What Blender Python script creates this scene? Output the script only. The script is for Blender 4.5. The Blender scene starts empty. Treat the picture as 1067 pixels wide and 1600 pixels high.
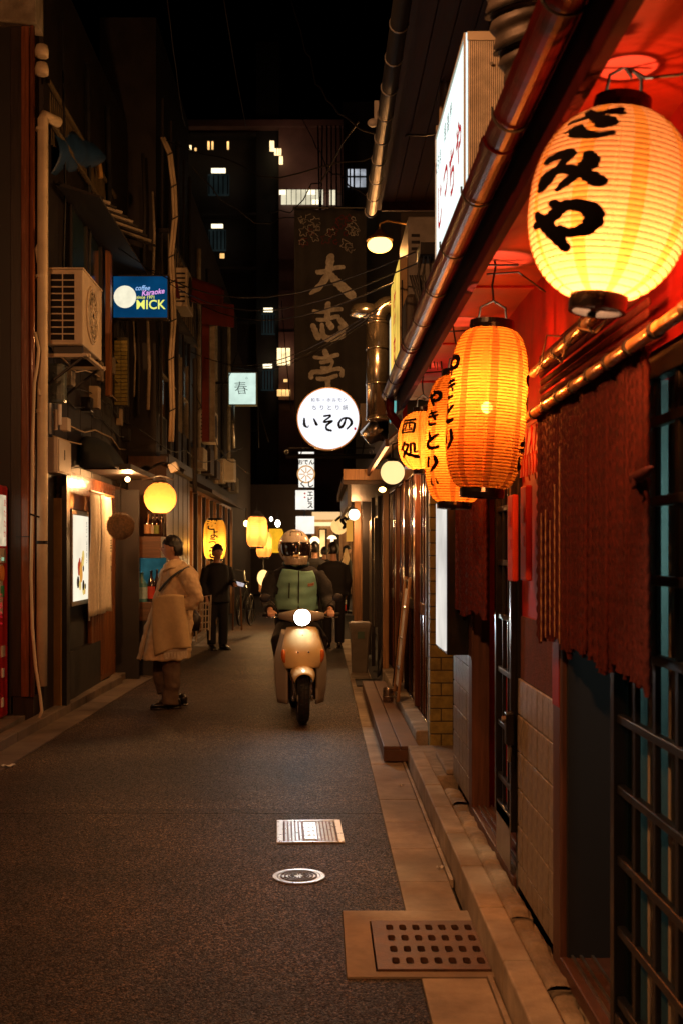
import bpy, bmesh, math, random
from mathutils import Vector, Matrix, Euler
from math import sin, cos, pi, radians, sqrt, atan2
random.seed(7)
SC = bpy.context.scene
COL = SC.collection

# ------------------------------------------------------------ camera, sky, exposure
CAM_H = 1.55; F = 1800.0; CX = 500.0; CY = 862.0
cam_d = bpy.data.cameras.new('camera'); cam = bpy.data.objects.new('camera', cam_d); COL.objects.link(cam)
cam.location = (0, 0, CAM_H); cam.rotation_euler = (pi / 2, 0, 0)
cam_d.sensor_fit = 'VERTICAL'; cam_d.sensor_height = 36.0; cam_d.lens = 36.0 * F / 1600.0
cam_d.shift_x = (533.5 - CX) / 1600.0; cam_d.shift_y = (CY - 800.0) / 1600.0
cam_d.clip_start = 0.05; cam_d.clip_end = 600
cam_d.dof.use_dof = True; cam_d.dof.focus_distance = 8.0; cam_d.dof.aperture_fstop = 5.6
SC.camera = cam
world = bpy.data.worlds.new('World'); SC.world = world; world.use_nodes = True
nt = world.node_tree; bg = nt.nodes['Background']
sky = nt.nodes.new('ShaderNodeTexSky'); sky.sky_type = 'NISHITA'; sky.sun_disc = False
sky.sun_elevation = radians(-6); sky.sun_rotation = radians(200)
nt.links.new(sky.outputs[0], bg.inputs[0]); bg.inputs[1].default_value = 0.004
sun_d = bpy.data.lights.new('moon', 'SUN'); sun_d.energy = 0.002; sun_d.angle = radians(0.5); sun_d.color = (0.75, 0.85, 1)
sun = bpy.data.objects.new('moon', sun_d); COL.objects.link(sun); sun.rotation_euler = (radians(28), 0, radians(20)); sun.location = (0, 0, 30)
SC.view_settings.view_transform = 'Standard'; SC.view_settings.look = 'None'
SC.view_settings.exposure = 0.15; SC.view_settings.gamma = 1.0; SC.view_settings.use_curve_mapping = False
SC.cycles.use_denoising = True
SC.cycles.max_bounces = 6; SC.cycles.diffuse_bounces = 3; SC.cycles.glossy_bounces = 3
SC.cycles.transparent_max_bounces = 12; SC.cycles.transmission_bounces = 4
SC.cycles.sample_clamp_indirect = 3.0
SC.cycles.caustics_reflective = False; SC.cycles.caustics_refractive = False

def W(px, py, D):
    """point of the place that lies D metres down the lane"""
    return Vector(((px - CX) * D / F, D, CAM_H + (CY - py) * D / F))
def XX(px, D): return (px - CX) * D / F
def ZZ(py, D): return CAM_H + (CY - py) * D / F

# ------------------------------------------------------------ materials
MATS = {}
def _mat(name):
    m = bpy.data.materials.new(name); m.use_nodes = True
    n = m.node_tree.nodes; l = m.node_tree.links
    return m, n, l, n['Principled BSDF']
def mat(name, col, rough=0.6, metal=0.0, var=0.25, scale=8.0, bump=0.0, bscale=60.0, stretch=(1, 1, 1),
        spec=0.5, coat=0.0, col2=None, dirt=0.0, bdist=0.004):
    """base colour with noise variation, optional second colour blotches, fine relief"""
    if name in MATS: return MATS[name]
    m, n, l, p = _mat(name)
    tc = n.new('ShaderNodeTexCoord'); mp = n.new('ShaderNodeMapping'); mp.inputs['Scale'].default_value = stretch
    l.new(tc.outputs['Object'], mp.inputs[0])
    nz = n.new('ShaderNodeTexNoise'); nz.inputs['Scale'].default_value = scale; nz.inputs['Detail'].default_value = 6
    nz.inputs['Roughness'].default_value = 0.65
    l.new(mp.outputs[0], nz.inputs['Vector'])
    rp = n.new('ShaderNodeValToRGB'); l.new(nz.outputs['Fac'], rp.inputs[0])
    c2 = col2 or tuple(c * (1 - var) for c in col)
    rp.color_ramp.elements[0].position = 0.33; rp.color_ramp.elements[0].color = (*c2, 1)
    rp.color_ramp.elements[1].position = 0.68; rp.color_ramp.elements[1].color = (*[min(1, c * (1 + var * .5)) for c in col], 1)
    out = rp.outputs[0]
    if dirt > 0:
        n2 = n.new('ShaderNodeTexNoise'); n2.inputs['Scale'].default_value = scale * .27; n2.inputs['Detail'].default_value = 8
        l.new(tc.outputs['Object'], n2.inputs['Vector'])
        r2 = n.new('ShaderNodeValToRGB'); l.new(n2.outputs['Fac'], r2.inputs[0])
        r2.color_ramp.elements[0].position = 0.42; r2.color_ramp.elements[0].color = (0, 0, 0, 1)
        r2.color_ramp.elements[1].position = 0.62; r2.color_ramp.elements[1].color = (1, 1, 1, 1)
        ml = n.new('ShaderNodeMath'); ml.operation = 'MULTIPLY'; ml.inputs[1].default_value = dirt; l.new(r2.outputs[0], ml.inputs[0])
        mx = n.new('ShaderNodeMix'); mx.data_type = 'RGBA'; l.new(ml.outputs[0], mx.inputs[0])
        l.new(out, mx.inputs[6]); mx.inputs[7].default_value = (col[0] * .35, col[1] * .3, col[2] * .25, 1)
        out = mx.outputs[2]
    l.new(out, p.inputs['Base Color'])
    rr = n.new('ShaderNodeMapRange'); l.new(nz.outputs['Fac'], rr.inputs[0])
    rr.inputs[3].default_value = max(0.03, rough - .12); rr.inputs[4].default_value = min(1, rough + .12)
    l.new(rr.outputs[0], p.inputs['Roughness'])
    p.inputs['Metallic'].default_value = metal; p.inputs['Specular IOR Level'].default_value = spec
    p.inputs['Coat Weight'].default_value = coat; p.inputs['Coat Roughness'].default_value = 0.12
    if bump > 0:
        nb = n.new('ShaderNodeTexNoise'); nb.inputs['Scale'].default_value = bscale; nb.inputs['Detail'].default_value = 4
        l.new(mp.outputs[0], nb.inputs['Vector'])
        bp = n.new('ShaderNodeBump'); bp.inputs['Strength'].default_value = bump; bp.inputs['Distance'].default_value = bdist
        l.new(nb.outputs['Fac'], bp.inputs['Height']); l.new(bp.outputs[0], p.inputs['Normal'])
    MATS[name] = m
    return m
def wood(name, col, rough=0.45, along='Z', dark=0.45, coat=0.0, sc=6.0):
    st = {'Z': (9, 9, .5), 'Y': (9, .5, 9), 'X': (.5, 9, 9)}[along]
    return mat(name, col, rough, 0, 0, sc, .35, 14, st, .5, coat, tuple(c * dark for c in col), .35, .003)
def emi(name, col, s, var=0.0, scale=4.0):
    if name in MATS: return MATS[name]
    m = bpy.data.materials.new(name); m.use_nodes = True; n = m.node_tree.nodes; l = m.node_tree.links
    n.clear(); o = n.new('ShaderNodeOutputMaterial'); e = n.new('ShaderNodeEmission')
    e.inputs[0].default_value = (*col, 1); e.inputs[1].default_value = s; l.new(e.outputs[0], o.inputs[0])
    if var > 0:
        tc = n.new('ShaderNodeTexCoord'); nz = n.new('ShaderNodeTexNoise'); nz.inputs['Scale'].default_value = scale; nz.inputs['Detail'].default_value = 3
        l.new(tc.outputs['Object'], nz.inputs['Vector'])
        mr = n.new('ShaderNodeMapRange'); l.new(nz.outputs['Fac'], mr.inputs[0]); mr.inputs[1].default_value = .3; mr.inputs[2].default_value = .7
        mr.inputs[3].default_value = s * (1 - var); mr.inputs[4].default_value = s * (1 + var); l.new(mr.outputs[0], e.inputs[1])
    MATS[name] = m
    return m
def paper(name, col, trans=0.22, tcol=None, diff=0.15):
    """lamp paper: scatters the bulb's light and lets a share of it through"""
    if name in MATS: return MATS[name]
    m = bpy.data.materials.new(name); m.use_nodes = True; n = m.node_tree.nodes; l = m.node_tree.links
    n.clear(); o = n.new('ShaderNodeOutputMaterial')
    tc = n.new('ShaderNodeTexCoord'); nz = n.new('ShaderNodeTexNoise'); nz.inputs['Scale'].default_value = 26; nz.inputs['Detail'].default_value = 5
    l.new(tc.outputs['Object'], nz.inputs['Vector'])
    rp = n.new('ShaderNodeValToRGB'); l.new(nz.outputs['Fac'], rp.inputs[0])
    rp.color_ramp.elements[0].position = .3; rp.color_ramp.elements[0].color = (*[c * .86 for c in col], 1)
    rp.color_ramp.elements[1].position = .7; rp.color_ramp.elements[1].color = (*col, 1)
    t = n.new('ShaderNodeBsdfTranslucent'); l.new(rp.outputs[0], t.inputs[0])
    d = n.new('ShaderNodeBsdfDiffuse'); l.new(rp.outputs[0], d.inputs[0])
    m1 = n.new('ShaderNodeMixShader'); m1.inputs[0].default_value = diff; l.new(t.outputs[0], m1.inputs[1]); l.new(d.outputs[0], m1.inputs[2])
    tr = n.new('ShaderNodeBsdfTransparent'); tr.inputs[0].default_value = (*(tcol or col), 1)
    m2 = n.new('ShaderNodeMixShader'); m2.inputs[0].default_value = trans; l.new(m1.outputs[0], m2.inputs[1]); l.new(tr.outputs[0], m2.inputs[2])
    l.new(m2.outputs[0], o.inputs[0]); MATS[name] = m
    return m
def glass(name, col=(.02, .03, .03), rough=0.08, alpha=0.5):
    if name in MATS: return MATS[name]
    m, n, l, p = _mat(name)
    p.inputs['Base Color'].default_value = (*col, 1); p.inputs['Roughness'].default_value = rough
    p.inputs['Alpha'].default_value = alpha; p.inputs['Coat Weight'].default_value = 1; p.inputs['Coat Roughness'].default_value = .05
    MATS[name] = m
    return m
def asphalt():
    m, n, l, p = _mat('asphalt')
    tc = n.new('ShaderNodeTexCoord')
    def noise(s, d=4, r=.6):
        x = n.new('ShaderNodeTexNoise'); x.inputs['Scale'].default_value = s; x.inputs['Detail'].default_value = d; x.inputs['Roughness'].default_value = r
        l.new(tc.outputs['Object'], x.inputs['Vector']); return x
    def ramp(src, a, ca, b, cb):
        x = n.new('ShaderNodeValToRGB'); l.new(src, x.inputs[0]); e = x.color_ramp.elements
        e[0].position = a; e[0].color = (*ca, 1); e[1].position = b; e[1].color = (*cb, 1); return x
    v = n.new('ShaderNodeTexVoronoi'); v.inputs['Scale'].default_value = 165; l.new(tc.outputs['Object'], v.inputs['Vector'])
    sp = n.new('ShaderNodeSeparateColor'); l.new(v.outputs['Color'], sp.inputs[0])
    stones = ramp(sp.outputs[0], .70, (.0150, .0098, .0072), 1.0, (.260, .185, .125))
    stones.color_ramp.interpolation = 'EASE'
    big = noise(.55, 6, .62); base = ramp(big.outputs['Fac'], .42, (.45, .41, .38), .60, (1.4, 1.28, 1.12))
    mid = noise(6, 5); md = ramp(mid.outputs['Fac'], .3, (.75, .75, .75), .7, (1.12, 1.12, 1.12))
    mx = n.new('ShaderNodeMix'); mx.data_type = 'RGBA'; mx.blend_type = 'MULTIPLY'; mx.inputs[0].default_value = 1
    l.new(stones.outputs[0], mx.inputs[6]); l.new(base.outputs[0], mx.inputs[7])
    mx2 = n.new('ShaderNodeMix'); mx2.data_type = 'RGBA'; mx2.blend_type = 'MULTIPLY'; mx2.inputs[0].default_value = 1
    l.new(mx.outputs[2], mx2.inputs[6]); l.new(md.outputs[0], mx2.inputs[7])
    l.new(mx2.outputs[2], p.inputs['Base Color'])
    mr = n.new('ShaderNodeMapRange'); l.new(sp.outputs[1], mr.inputs[0]); mr.inputs[3].default_value = .38; mr.inputs[4].default_value = .85
    l.new(mr.outputs[0], p.inputs['Roughness'])
    b1 = n.new('ShaderNodeBump'); b1.inputs['Strength'].default_value = .6; b1.inputs['Distance'].default_value = .005; b1.invert = True
    l.new(v.outputs['Distance'], b1.inputs['Height'])
    b2 = n.new('ShaderNodeBump'); b2.inputs['Strength'].default_value = .5; b2.inputs['Distance'].default_value = .01
    l.new(mid.outputs['Fac'], b2.inputs['Height']); l.new(b1.outputs[0], b2.inputs['Normal'])
    l.new(b2.outputs[0], p.inputs['Normal']); p.inputs['Specular IOR Level'].default_value = .22
    return m

# ------------------------------------------------------------ mesh helpers
class MB:
    def __init__(s): s.v = []; s.f = []; s.m = []
    def add(s, vs, fs, mi=0):
        b = len(s.v); s.v += [Vector(p) for p in vs]; s.f += [tuple(b + i for i in f) for f in fs]; s.m += [mi] * len(fs); return s
    def box(s, x0, x1, y0, y1, z0, z1, mi=0):
        if x0 > x1: x0, x1 = x1, x0
        if y0 > y1: y0, y1 = y1, y0
        if z0 > z1: z0, z1 = z1, z0
        vs = [(x, y, z) for z in (z0, z1) for y in (y0, y1) for x in (x0, x1)]
        return s.add(vs, [(0, 2, 3, 1), (4, 5, 7, 6), (0, 1, 5, 4), (2, 6, 7, 3), (0, 4, 6, 2), (1, 3, 7, 5)], mi)
    def obox(s, c, ax, ay, az, mi=0):
        """oriented box: centre and three half-axis vectors"""
        c, ax, ay, az = map(Vector, (c, ax, ay, az))
        vs = [c + ax * i + ay * j + az * k for k in (-1, 1) for j in (-1, 1) for i in (-1, 1)]
        return s.add(vs, [(0, 2, 3, 1), (4, 5, 7, 6), (0, 1, 5, 4), (2, 6, 7, 3), (0, 4, 6, 2), (1, 3, 7, 5)], mi)
    def tube(s, pts, r, n=8, mi=0, caps=True, up=None, flat=1.0):
        """round or elliptic tube along points; r scalar, list, or list of (ra, rb)"""
        pts = [Vector(p) for p in pts]; k = len(pts)
        rs = [r] * k if isinstance(r, (int, float)) else list(r)
        vs = []; fs = []; prev = None
        for i, p in enumerate(pts):
            t = (pts[min(i + 1, k - 1)] - pts[max(i - 1, 0)])
            t = t.normalized() if t.length > 1e-9 else Vector((0, 0, 1))
            if up is not None: u = Vector(up)
            elif prev is not None: u = prev
            else: u = Vector((0, 0, 1)) if abs(t.z) < .9 else Vector((0, 1, 0))
            a = (u - t * u.dot(t))
            a = a.normalized() if a.length > 1e-6 else t.orthogonal().normalized()
            prev = a; b = t.cross(a)
            ra, rb = rs[i] if isinstance(rs[i], (tuple, list)) else (rs[i], rs[i] * flat)
            for j in range(n):
                w = 2 * pi * j / n; vs.append(p + a * cos(w) * ra + b * sin(w) * rb)
        for i in range(k - 1):
            for j in range(n):
                j2 = (j + 1) % n; fs.append((i * n + j, i * n + j2, (i + 1) * n + j2, (i + 1) * n + j))
        if caps:
            fs.append(tuple(range(n - 1, -1, -1))); fs.append(tuple((k - 1) * n + j for j in range(n)))
        return s.add(vs, fs, mi)
    def lathe(s, prof, c=(0, 0, 0), n=24, mi=0, axis='Z', closed=False):
        if closed: prof = list(prof) + [prof[0]]
        """profile [(r, h)] spun about an axis through c"""
        c = Vector(c); vs = []; fs = []; k = len(prof)
        for r, h in prof:
            for j in range(n):
                w = 2 * pi * j / n; a, b = r * cos(w), r * sin(w)
                vs.append(c + (Vector((a, b, h)) if axis == 'Z' else Vector((h, a, b)) if axis == 'X' else Vector((b, h, a))))
        for i in range(k - 1):
            for j in range(n):
                j2 = (j + 1) % n; fs.append((i * n + j, i * n + j2, (i + 1) * n + j2, (i + 1) * n + j))
        if prof[0][0] > 1e-5 and not closed: fs.append(tuple(range(n - 1, -1, -1)))
        if prof[-1][0] > 1e-5 and not closed: fs.append(tuple((k - 1) * n + j for j in range(n)))
        return s.add(vs, fs, mi)
    def ball(s, c, r, n=16, m=10, mi=0, sc=(1, 1, 1)):
        c = Vector(c); vs = []; fs = []
        for i in range(m + 1):
            a = pi * i / m
            for j in range(n):
                w = 2 * pi * j / n
                vs.append(c + Vector((r * sin(a) * cos(w) * sc[0], r * sin(a) * sin(w) * sc[1], r * cos(a) * sc[2])))
        for i in range(m):
            for j in range(n):
                j2 = (j + 1) % n; fs.append((i * n + j, (i + 1) * n + j, (i + 1) * n + j2, i * n + j2))
        return s.add(vs, fs, mi)
    def poly(s, pts, d, mi=0):
        """prism: polygon points pushed along vector d"""
        pts = [Vector(p) for p in pts]; d = Vector(d); n = len(pts)
        vs = pts + [p + d for p in pts]
        fs = [tuple(range(n - 1, -1, -1)), tuple(range(n, 2 * n))] + [(i, (i + 1) % n, n + (i + 1) % n, n + i) for i in range(n)]
        return s.add(vs, fs, mi)
    def grid(s, fn, nu, nv, mi=0):
        vs = [fn(i / nu, j / nv) for j in range(nv + 1) for i in range(nu + 1)]
        fs = [(j * (nu + 1) + i, j * (nu + 1) + i + 1, (j + 1) * (nu + 1) + i + 1, (j + 1) * (nu + 1) + i) for j in range(nv) for i in range(nu)]
        return s.add(vs, fs, mi)
    def xf(s, M, start=0):
        for i in range(start, len(s.v)): s.v[i] = M @ s.v[i]
        return s
    def build(s, name, m, parent=None, smooth=False, bevel=0.0, weld=False, solid=0.0, remesh=0.0, sub=0, origin=None):
        me = bpy.data.meshes.new(name)
        if parent is not None:
            o0 = root_of(parent).location.copy()
        elif origin is not None: o0 = Vector(origin)
        elif s.v:
            xs = [p.x for p in s.v]; ys = [p.y for p in s.v]; zs = [p.z for p in s.v]
            o0 = Vector(((min(xs) + max(xs)) / 2, (min(ys) + max(ys)) / 2, min(zs)))
        me.from_pydata([p - o0 for p in s.v], [], s.f)
        ms = m if isinstance(m, (list, tuple)) else [m]
        for x in ms: me.materials.append(x)
        if len(ms) > 1: me.polygons.foreach_set('material_index', s.m)
        bm = bmesh.new(); bm.from_mesh(me)
        if weld: bmesh.ops.remove_doubles(bm, verts=bm.verts, dist=1e-5)
        bmesh.ops.recalc_face_normals(bm, faces=bm.faces)
        bm.to_mesh(me); bm.free()
        if smooth: me.polygons.foreach_set('use_smooth', [True] * len(me.polygons))
        me.update()
        o = bpy.data.objects.new(name, me); COL.objects.link(o)
        if parent is not None: o.parent = parent
        else: o.location = o0
        if solid:
            q = o.modifiers.new('s', 'SOLIDIFY'); q.thickness = solid; q.offset = 0
        if remesh:
            q = o.modifiers.new('r', 'REMESH'); q.mode = 'VOXEL'; q.voxel_size = remesh; q.use_smooth_shade = True
            q = o.modifiers.new('sm', 'SMOOTH'); q.iterations = 4; q.factor = .5
        if bevel:
            q = o.modifiers.new('b', 'BEVEL'); q.width = bevel; q.segments = 2; q.limit_method = 'ANGLE'; q.angle_limit = radians(40)
        if sub:
            q = o.modifiers.new('u', 'SUBSURF'); q.levels = sub; q.render_levels = sub
        return o
def root_of(o):
    while o.parent is not None: o = o.parent
    return o
def thing(name, label, cat, loc, group=None):
    o = bpy.data.objects.new(name, None); COL.objects.link(o); o.location = loc; o.empty_display_size = .1
    return tag(o, label, cat, group)
def tag(o, label=None, cat=None, group=None):
    if label: o['label'] = label
    if cat: o['category'] = cat
    if group: o['group'] = group
    return o
def struct(o): o['kind'] = 'structure'; return o
def stuff(o): o['kind'] = 'stuff'; return o
def kids(o): return [c for c in bpy.data.objects if c.parent == o]
def dup(root, dloc, label=None, rotz=None):
    ch = kids(root); sub = {c: kids(c) for c in ch}
    r = root.copy(); COL.objects.link(r); r.location = Vector(dloc)
    if rotz is not None: r.rotation_euler.z = rotz
    if label: r['label'] = label
    for c in ch:
        d = c.copy(); COL.objects.link(d); d.parent = r
        for g in sub[c]:
            e = g.copy(); COL.objects.link(e); e.parent = d
    return r
def inst(src, name, parent, loc=(0, 0, 0), rot=None, scale=None):
    """another piece sharing src's mesh"""
    o = bpy.data.objects.new(name, src.data); COL.objects.link(o); o.parent = parent; o.location = loc
    if rot: o.rotation_euler = rot
    if scale: o.scale = scale
    for md in src.modifiers:
        q = o.modifiers.new(md.name, md.type)
        if md.type == 'BEVEL': q.width = md.width; q.segments = md.segments; q.limit_method = 'ANGLE'; q.angle_limit = md.angle_limit
    return o
def lamp(name, loc, watts, col, r=0.03, parent=None, spot=None, aim=None, blend=.5):
    d = bpy.data.lights.new(name, 'SPOT' if spot else 'POINT'); d.energy = watts; d.color = col; d.shadow_soft_size = r
    if spot: d.spot_size = spot; d.spot_blend = blend
    o = bpy.data.objects.new(name, d); COL.objects.link(o); loc = Vector(loc)
    if parent is not None: o.parent = parent; o.location = loc - root_of(parent).location
    else: o.location = loc
    if aim is not None: o.rotation_euler = (Vector(aim) - loc).to_track_quat('-Z', 'Y').to_euler()
    return o

# lettering: flat text outline turned into a thin solid
def text_mb(s, size, origin, xd=(1, 0, 0), yd=(0, 0, 1), bold=0.0, depth=0.002, shear=0.0, sx=1.0, mi=0, mb=None):
    cu = bpy.data.curves.new('t', 'FONT'); cu.body = s; cu.size = 1.0; cu.align_x = 'CENTER'; cu.align_y = 'CENTER'
    cu.offset = bold; cu.shear = shear; cu.resolution_u = 3
    o = bpy.data.objects.new('t', cu); COL.objects.link(o)
    dg = bpy.context.evaluated_depsgraph_get(); dg.update()
    me = bpy.data.meshes.new_from_object(o.evaluated_get(dg), depsgraph=dg)
    mb = mb or MB(); b = len(mb.v)
    xd = Vector(xd).normalized(); yd = Vector(yd).normalized(); nd = xd.cross(yd); origin = Vector(origin)
    vs = [v.co.copy() for v in me.vertices]
    if vs:
        cx = (min(v.x for v in vs) + max(v.x for v in vs)) / 2; cy = (min(v.y for v in vs) + max(v.y for v in vs)) / 2
        P = [origin + xd * (v.x - cx) * size * sx + yd * (v.y - cy) * size + nd * depth for v in vs]
        mb.add(P, [tuple(p.vertices) for p in me.polygons], mi)
    bpy.data.objects.remove(o); bpy.data.curves.remove(cu); bpy.data.meshes.remove(me)
    return mb
def text(s, size, origin, m, parent, xd=(1, 0, 0), yd=(0, 0, 1), bold=0.0, depth=0.002, shear=0.0, sx=1.0, name='lettering'):
    return text_mb(s, size, origin, xd, yd, bold, depth, shear, sx).build(name, m, parent)
# brush strokes: list of points (u, v, width) in a unit square, mapped by fn(u, v) -> point
def brush(mb, strokes, fn, k=1.0):
    for st in strokes:
        P = []
        for i in range(len(st) - 1):                    # Catmull-Rom
            a = st[max(i - 1, 0)]; b = st[i]; c = st[i + 1]; d = st[min(i + 2, len(st) - 1)]
            for q in range(6):
                t = q / 6.0
                P.append(tuple(.5 * (2 * b[x] + (c[x] - a[x]) * t + (2 * a[x] - 5 * b[x] + 4 * c[x] - d[x]) * t * t + (3 * b[x] - a[x] - 3 * c[x] + d[x]) * t ** 3) for x in range(3)))
        P.append(st[-1])
        L = []; R = []
        for i, p in enumerate(P):
            a = P[max(i - 1, 0)]; b = P[min(i + 1, len(P) - 1)]
            tx, ty = b[0] - a[0], b[1] - a[1]; q = sqrt(tx * tx + ty * ty) or 1; w = p[2] * .5 * k * (1 + .12 * sin(i * 2.3 + p[0] * 20))
            L.append((p[0] - ty / q * w, p[1] + tx / q * w)); R.append((p[0] + ty / q * w, p[1] - tx / q * w))
        vs = []
        for l_, r_ in zip(L, R):
            for s_ in (0, .5, 1): vs.append(fn(l_[0] + (r_[0] - l_[0]) * s_, l_[1] + (r_[1] - l_[1]) * s_))
        fs = []
        for i in range(len(P) - 1):
            for j in range(2): fs.append((i * 3 + j, i * 3 + j + 1, i * 3 + j + 4, i * 3 + j + 3))
        # rounded ends
        for e, sgn in ((0, -1), (len(P) - 1, 1)):
            p = P[e]; a = P[max(e - 1, 0)]; b = P[min(e + 1, len(P) - 1)]
            an = atan2(b[1] - a[1], b[0] - a[0]); w = p[2] * .5 * k
            b0 = len(vs); vs.append(fn(p[0], p[1]))
            for j in range(9):
                w2 = an + sgn * 0 + (-pi / 2 + pi * j / 8) + (0 if sgn > 0 else pi)
                vs.append(fn(p[0] + cos(w2) * w, p[1] + sin(w2) * w))
            for j in range(8): fs.append((b0, b0 + 1 + j, b0 + 2 + j))
        mb.add(vs, fs)
    return mb

# ------------------------------------------------------------ common materials
M_asph = asphalt()
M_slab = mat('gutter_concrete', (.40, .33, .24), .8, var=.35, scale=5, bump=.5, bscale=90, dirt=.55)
M_kerb = mat('kerb_stone', (.46, .39, .29), .75, var=.35, scale=7, bump=.5, bscale=120, dirt=.6)
M_rough = mat('rough_concrete', (.38, .33, .25), .9, var=.4, scale=9, bump=.9, bscale=40, dirt=.6, bdist=.01)
M_iron = mat('cast_iron', (.10, .085, .07), .42, .75, .4, 12, .4, 90)
M_steel = mat('worn_steel', (.45, .44, .42), .32, .9, .25, 14, .2, 120)
M_black = mat('black_metal', (.012, .012, .013), .32, .3, .3, 9, .15, 60)
M_blackwood = wood('black_wood', (.018, .015, .013), .4)
M_dark = mat('dark_plaster', (.022, .019, .017), .75, var=.5, scale=3, bump=.3, bscale=30)
M_void = mat('unlit_interior', (.006, .006, .006), .9)
M_white = mat('white_paint', (.72, .70, .66), .5, var=.12)
M_cream = mat('cream_plastic', (.55, .48, .38), .45, var=.12, dirt=.25)
M_brass = mat('brass', (.6, .38, .14), .3, .9)
M_glow_black = mat('lettering_ink', (.004, .003, .003), .9, spec=.05)
M_wire = mat('cable_rubber', (.012, .011, .01), .6)

# ------------------------------------------------------------ road with a paving seam across it
base = struct(MB().box(-18, 18, -4, 72, -1.0, -.06).build('ground', M_dark))
def sheet(nm, x0, x1, y0, y1, z, m, th=.05, par=None):
    return MB().box(x0, x1, y0, y1, z - th, z).build(nm, m, par)
seam = 6.82
rd = MB()
# left edge follows the bent kerb
def left_edge(y): return -2.26 + .16 * max(0, min(1, (y - 8) / 5.3)) + (0 if y < 13.3 else min(.35, (y - 13.3) * .06))
def road_piece(y0, y1, nm):
    b = MB(); n = 14
    for i in range(n):
        a = y0 + (y1 - y0) * i / n; c = y0 + (y1 - y0) * (i + 1) / n
        b.poly([(left_edge(a), a, -.05), (.365, a, -.05), (.365, c, -.05), (left_edge(c), c, -.05)], (0, 0, .05))
    return struct(b.build(nm, M_asph, weld=True))
# near piece leaves out the drain frame (x .09..; y 4.18..4.96)
b = MB()
for (x0, x1, y0, y1) in ((-2.26, .095, 4.18, 4.96), (-2.26, .365, .2, 4.18), (-2.26, .365, 4.96, 6.70)):
    b.box(x0, x1, y0, y1, -.05, 0)
SJ = random.Random(4); JX = [0]
for i in range(60): JX.append(JX[-1] * .8 + SJ.uniform(-.006, .006))
for i in range(60):
    xa, xb = -2.26 + 2.625 * i / 60, -2.26 + 2.625 * (i + 1) / 60; ja, jb = JX[i], JX[i + 1]; g_ = .003 + .002 * sin(i * .9)
    b.poly([(xa, 6.70, -.05), (xb, 6.70, -.05), (xb, seam - g_ + jb, -.05), (xa, seam - g_ + ja, -.05)], (0, 0, .05))
struct(b.build('road', M_asph, weld=True))
b = MB()
for i in range(60):
    xa, xb = -2.26 + 2.625 * i / 60, -2.26 + 2.625 * (i + 1) / 60; ja, jb = JX[i], JX[i + 1]; g_ = .003
    b.poly([(xa, seam + g_ + ja, -.05), (xb, seam + g_ + jb, -.05), (xb, 6.95, -.05), (xa, 6.95, -.05)], (0, 0, .05))
struct(b.build('road', M_asph, weld=True))
road_piece(6.95, 62, 'road')
struct(MB().box(-2.26, .365, seam - .04, seam + .04, -.06, -.012).build('road_seam', M_dark))

# gutter of concrete slabs on the right, with the pale channel edge
gut = struct(thing('gutter', None, None, (.5, 0, 0))); 
del gut['kind']; gut['kind'] = 'structure'
y = 1.2; k = 0
while y < 20:
    y1 = y + .60
    if not (y1 > 4.18 and y < 4.96):
        MB().box(.368, .603, y + .004, y1 - .004, -.05, .003 + random.uniform(-.002, .002)).build('slab', M_slab, gut, bevel=.004)
    elif y < 4.18:
        MB().box(.368, .603, y + .004, 4.176, -.05, .004).build('slab', M_slab, gut, bevel=.004)
    else:
        MB().box(.368, .603, 4.964, y1 - .004, -.05, .004).build('slab', M_slab, gut, bevel=.004)
    if not (y < 4.96 and y1 > 4.3):
        MB().box(.606, .625, y + .01, y1 - .01, -.03, .012).build('channel_edge', M_kerb, gut, bevel=.003)
    y = y1
# left gutter strip and kerb
lg = struct(thing('gutter', None, None, (-2.4, 0, 0)))
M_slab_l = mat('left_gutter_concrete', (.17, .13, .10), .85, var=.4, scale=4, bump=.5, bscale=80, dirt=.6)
y = 4.0
while y < 22:
    y1 = y + .6; o = .24 if y < 13 else .3
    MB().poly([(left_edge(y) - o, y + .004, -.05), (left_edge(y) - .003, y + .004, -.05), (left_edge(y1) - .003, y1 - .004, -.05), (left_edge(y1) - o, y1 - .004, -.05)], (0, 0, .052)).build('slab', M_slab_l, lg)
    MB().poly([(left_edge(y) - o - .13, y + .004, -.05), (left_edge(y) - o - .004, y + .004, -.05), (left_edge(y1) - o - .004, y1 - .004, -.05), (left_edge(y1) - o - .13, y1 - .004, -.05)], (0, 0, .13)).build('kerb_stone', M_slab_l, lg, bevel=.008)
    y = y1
struct(MB().box(-6, -2.66, 2, 22, -.05, .07).build('pavement', M_slab_l))

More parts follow.
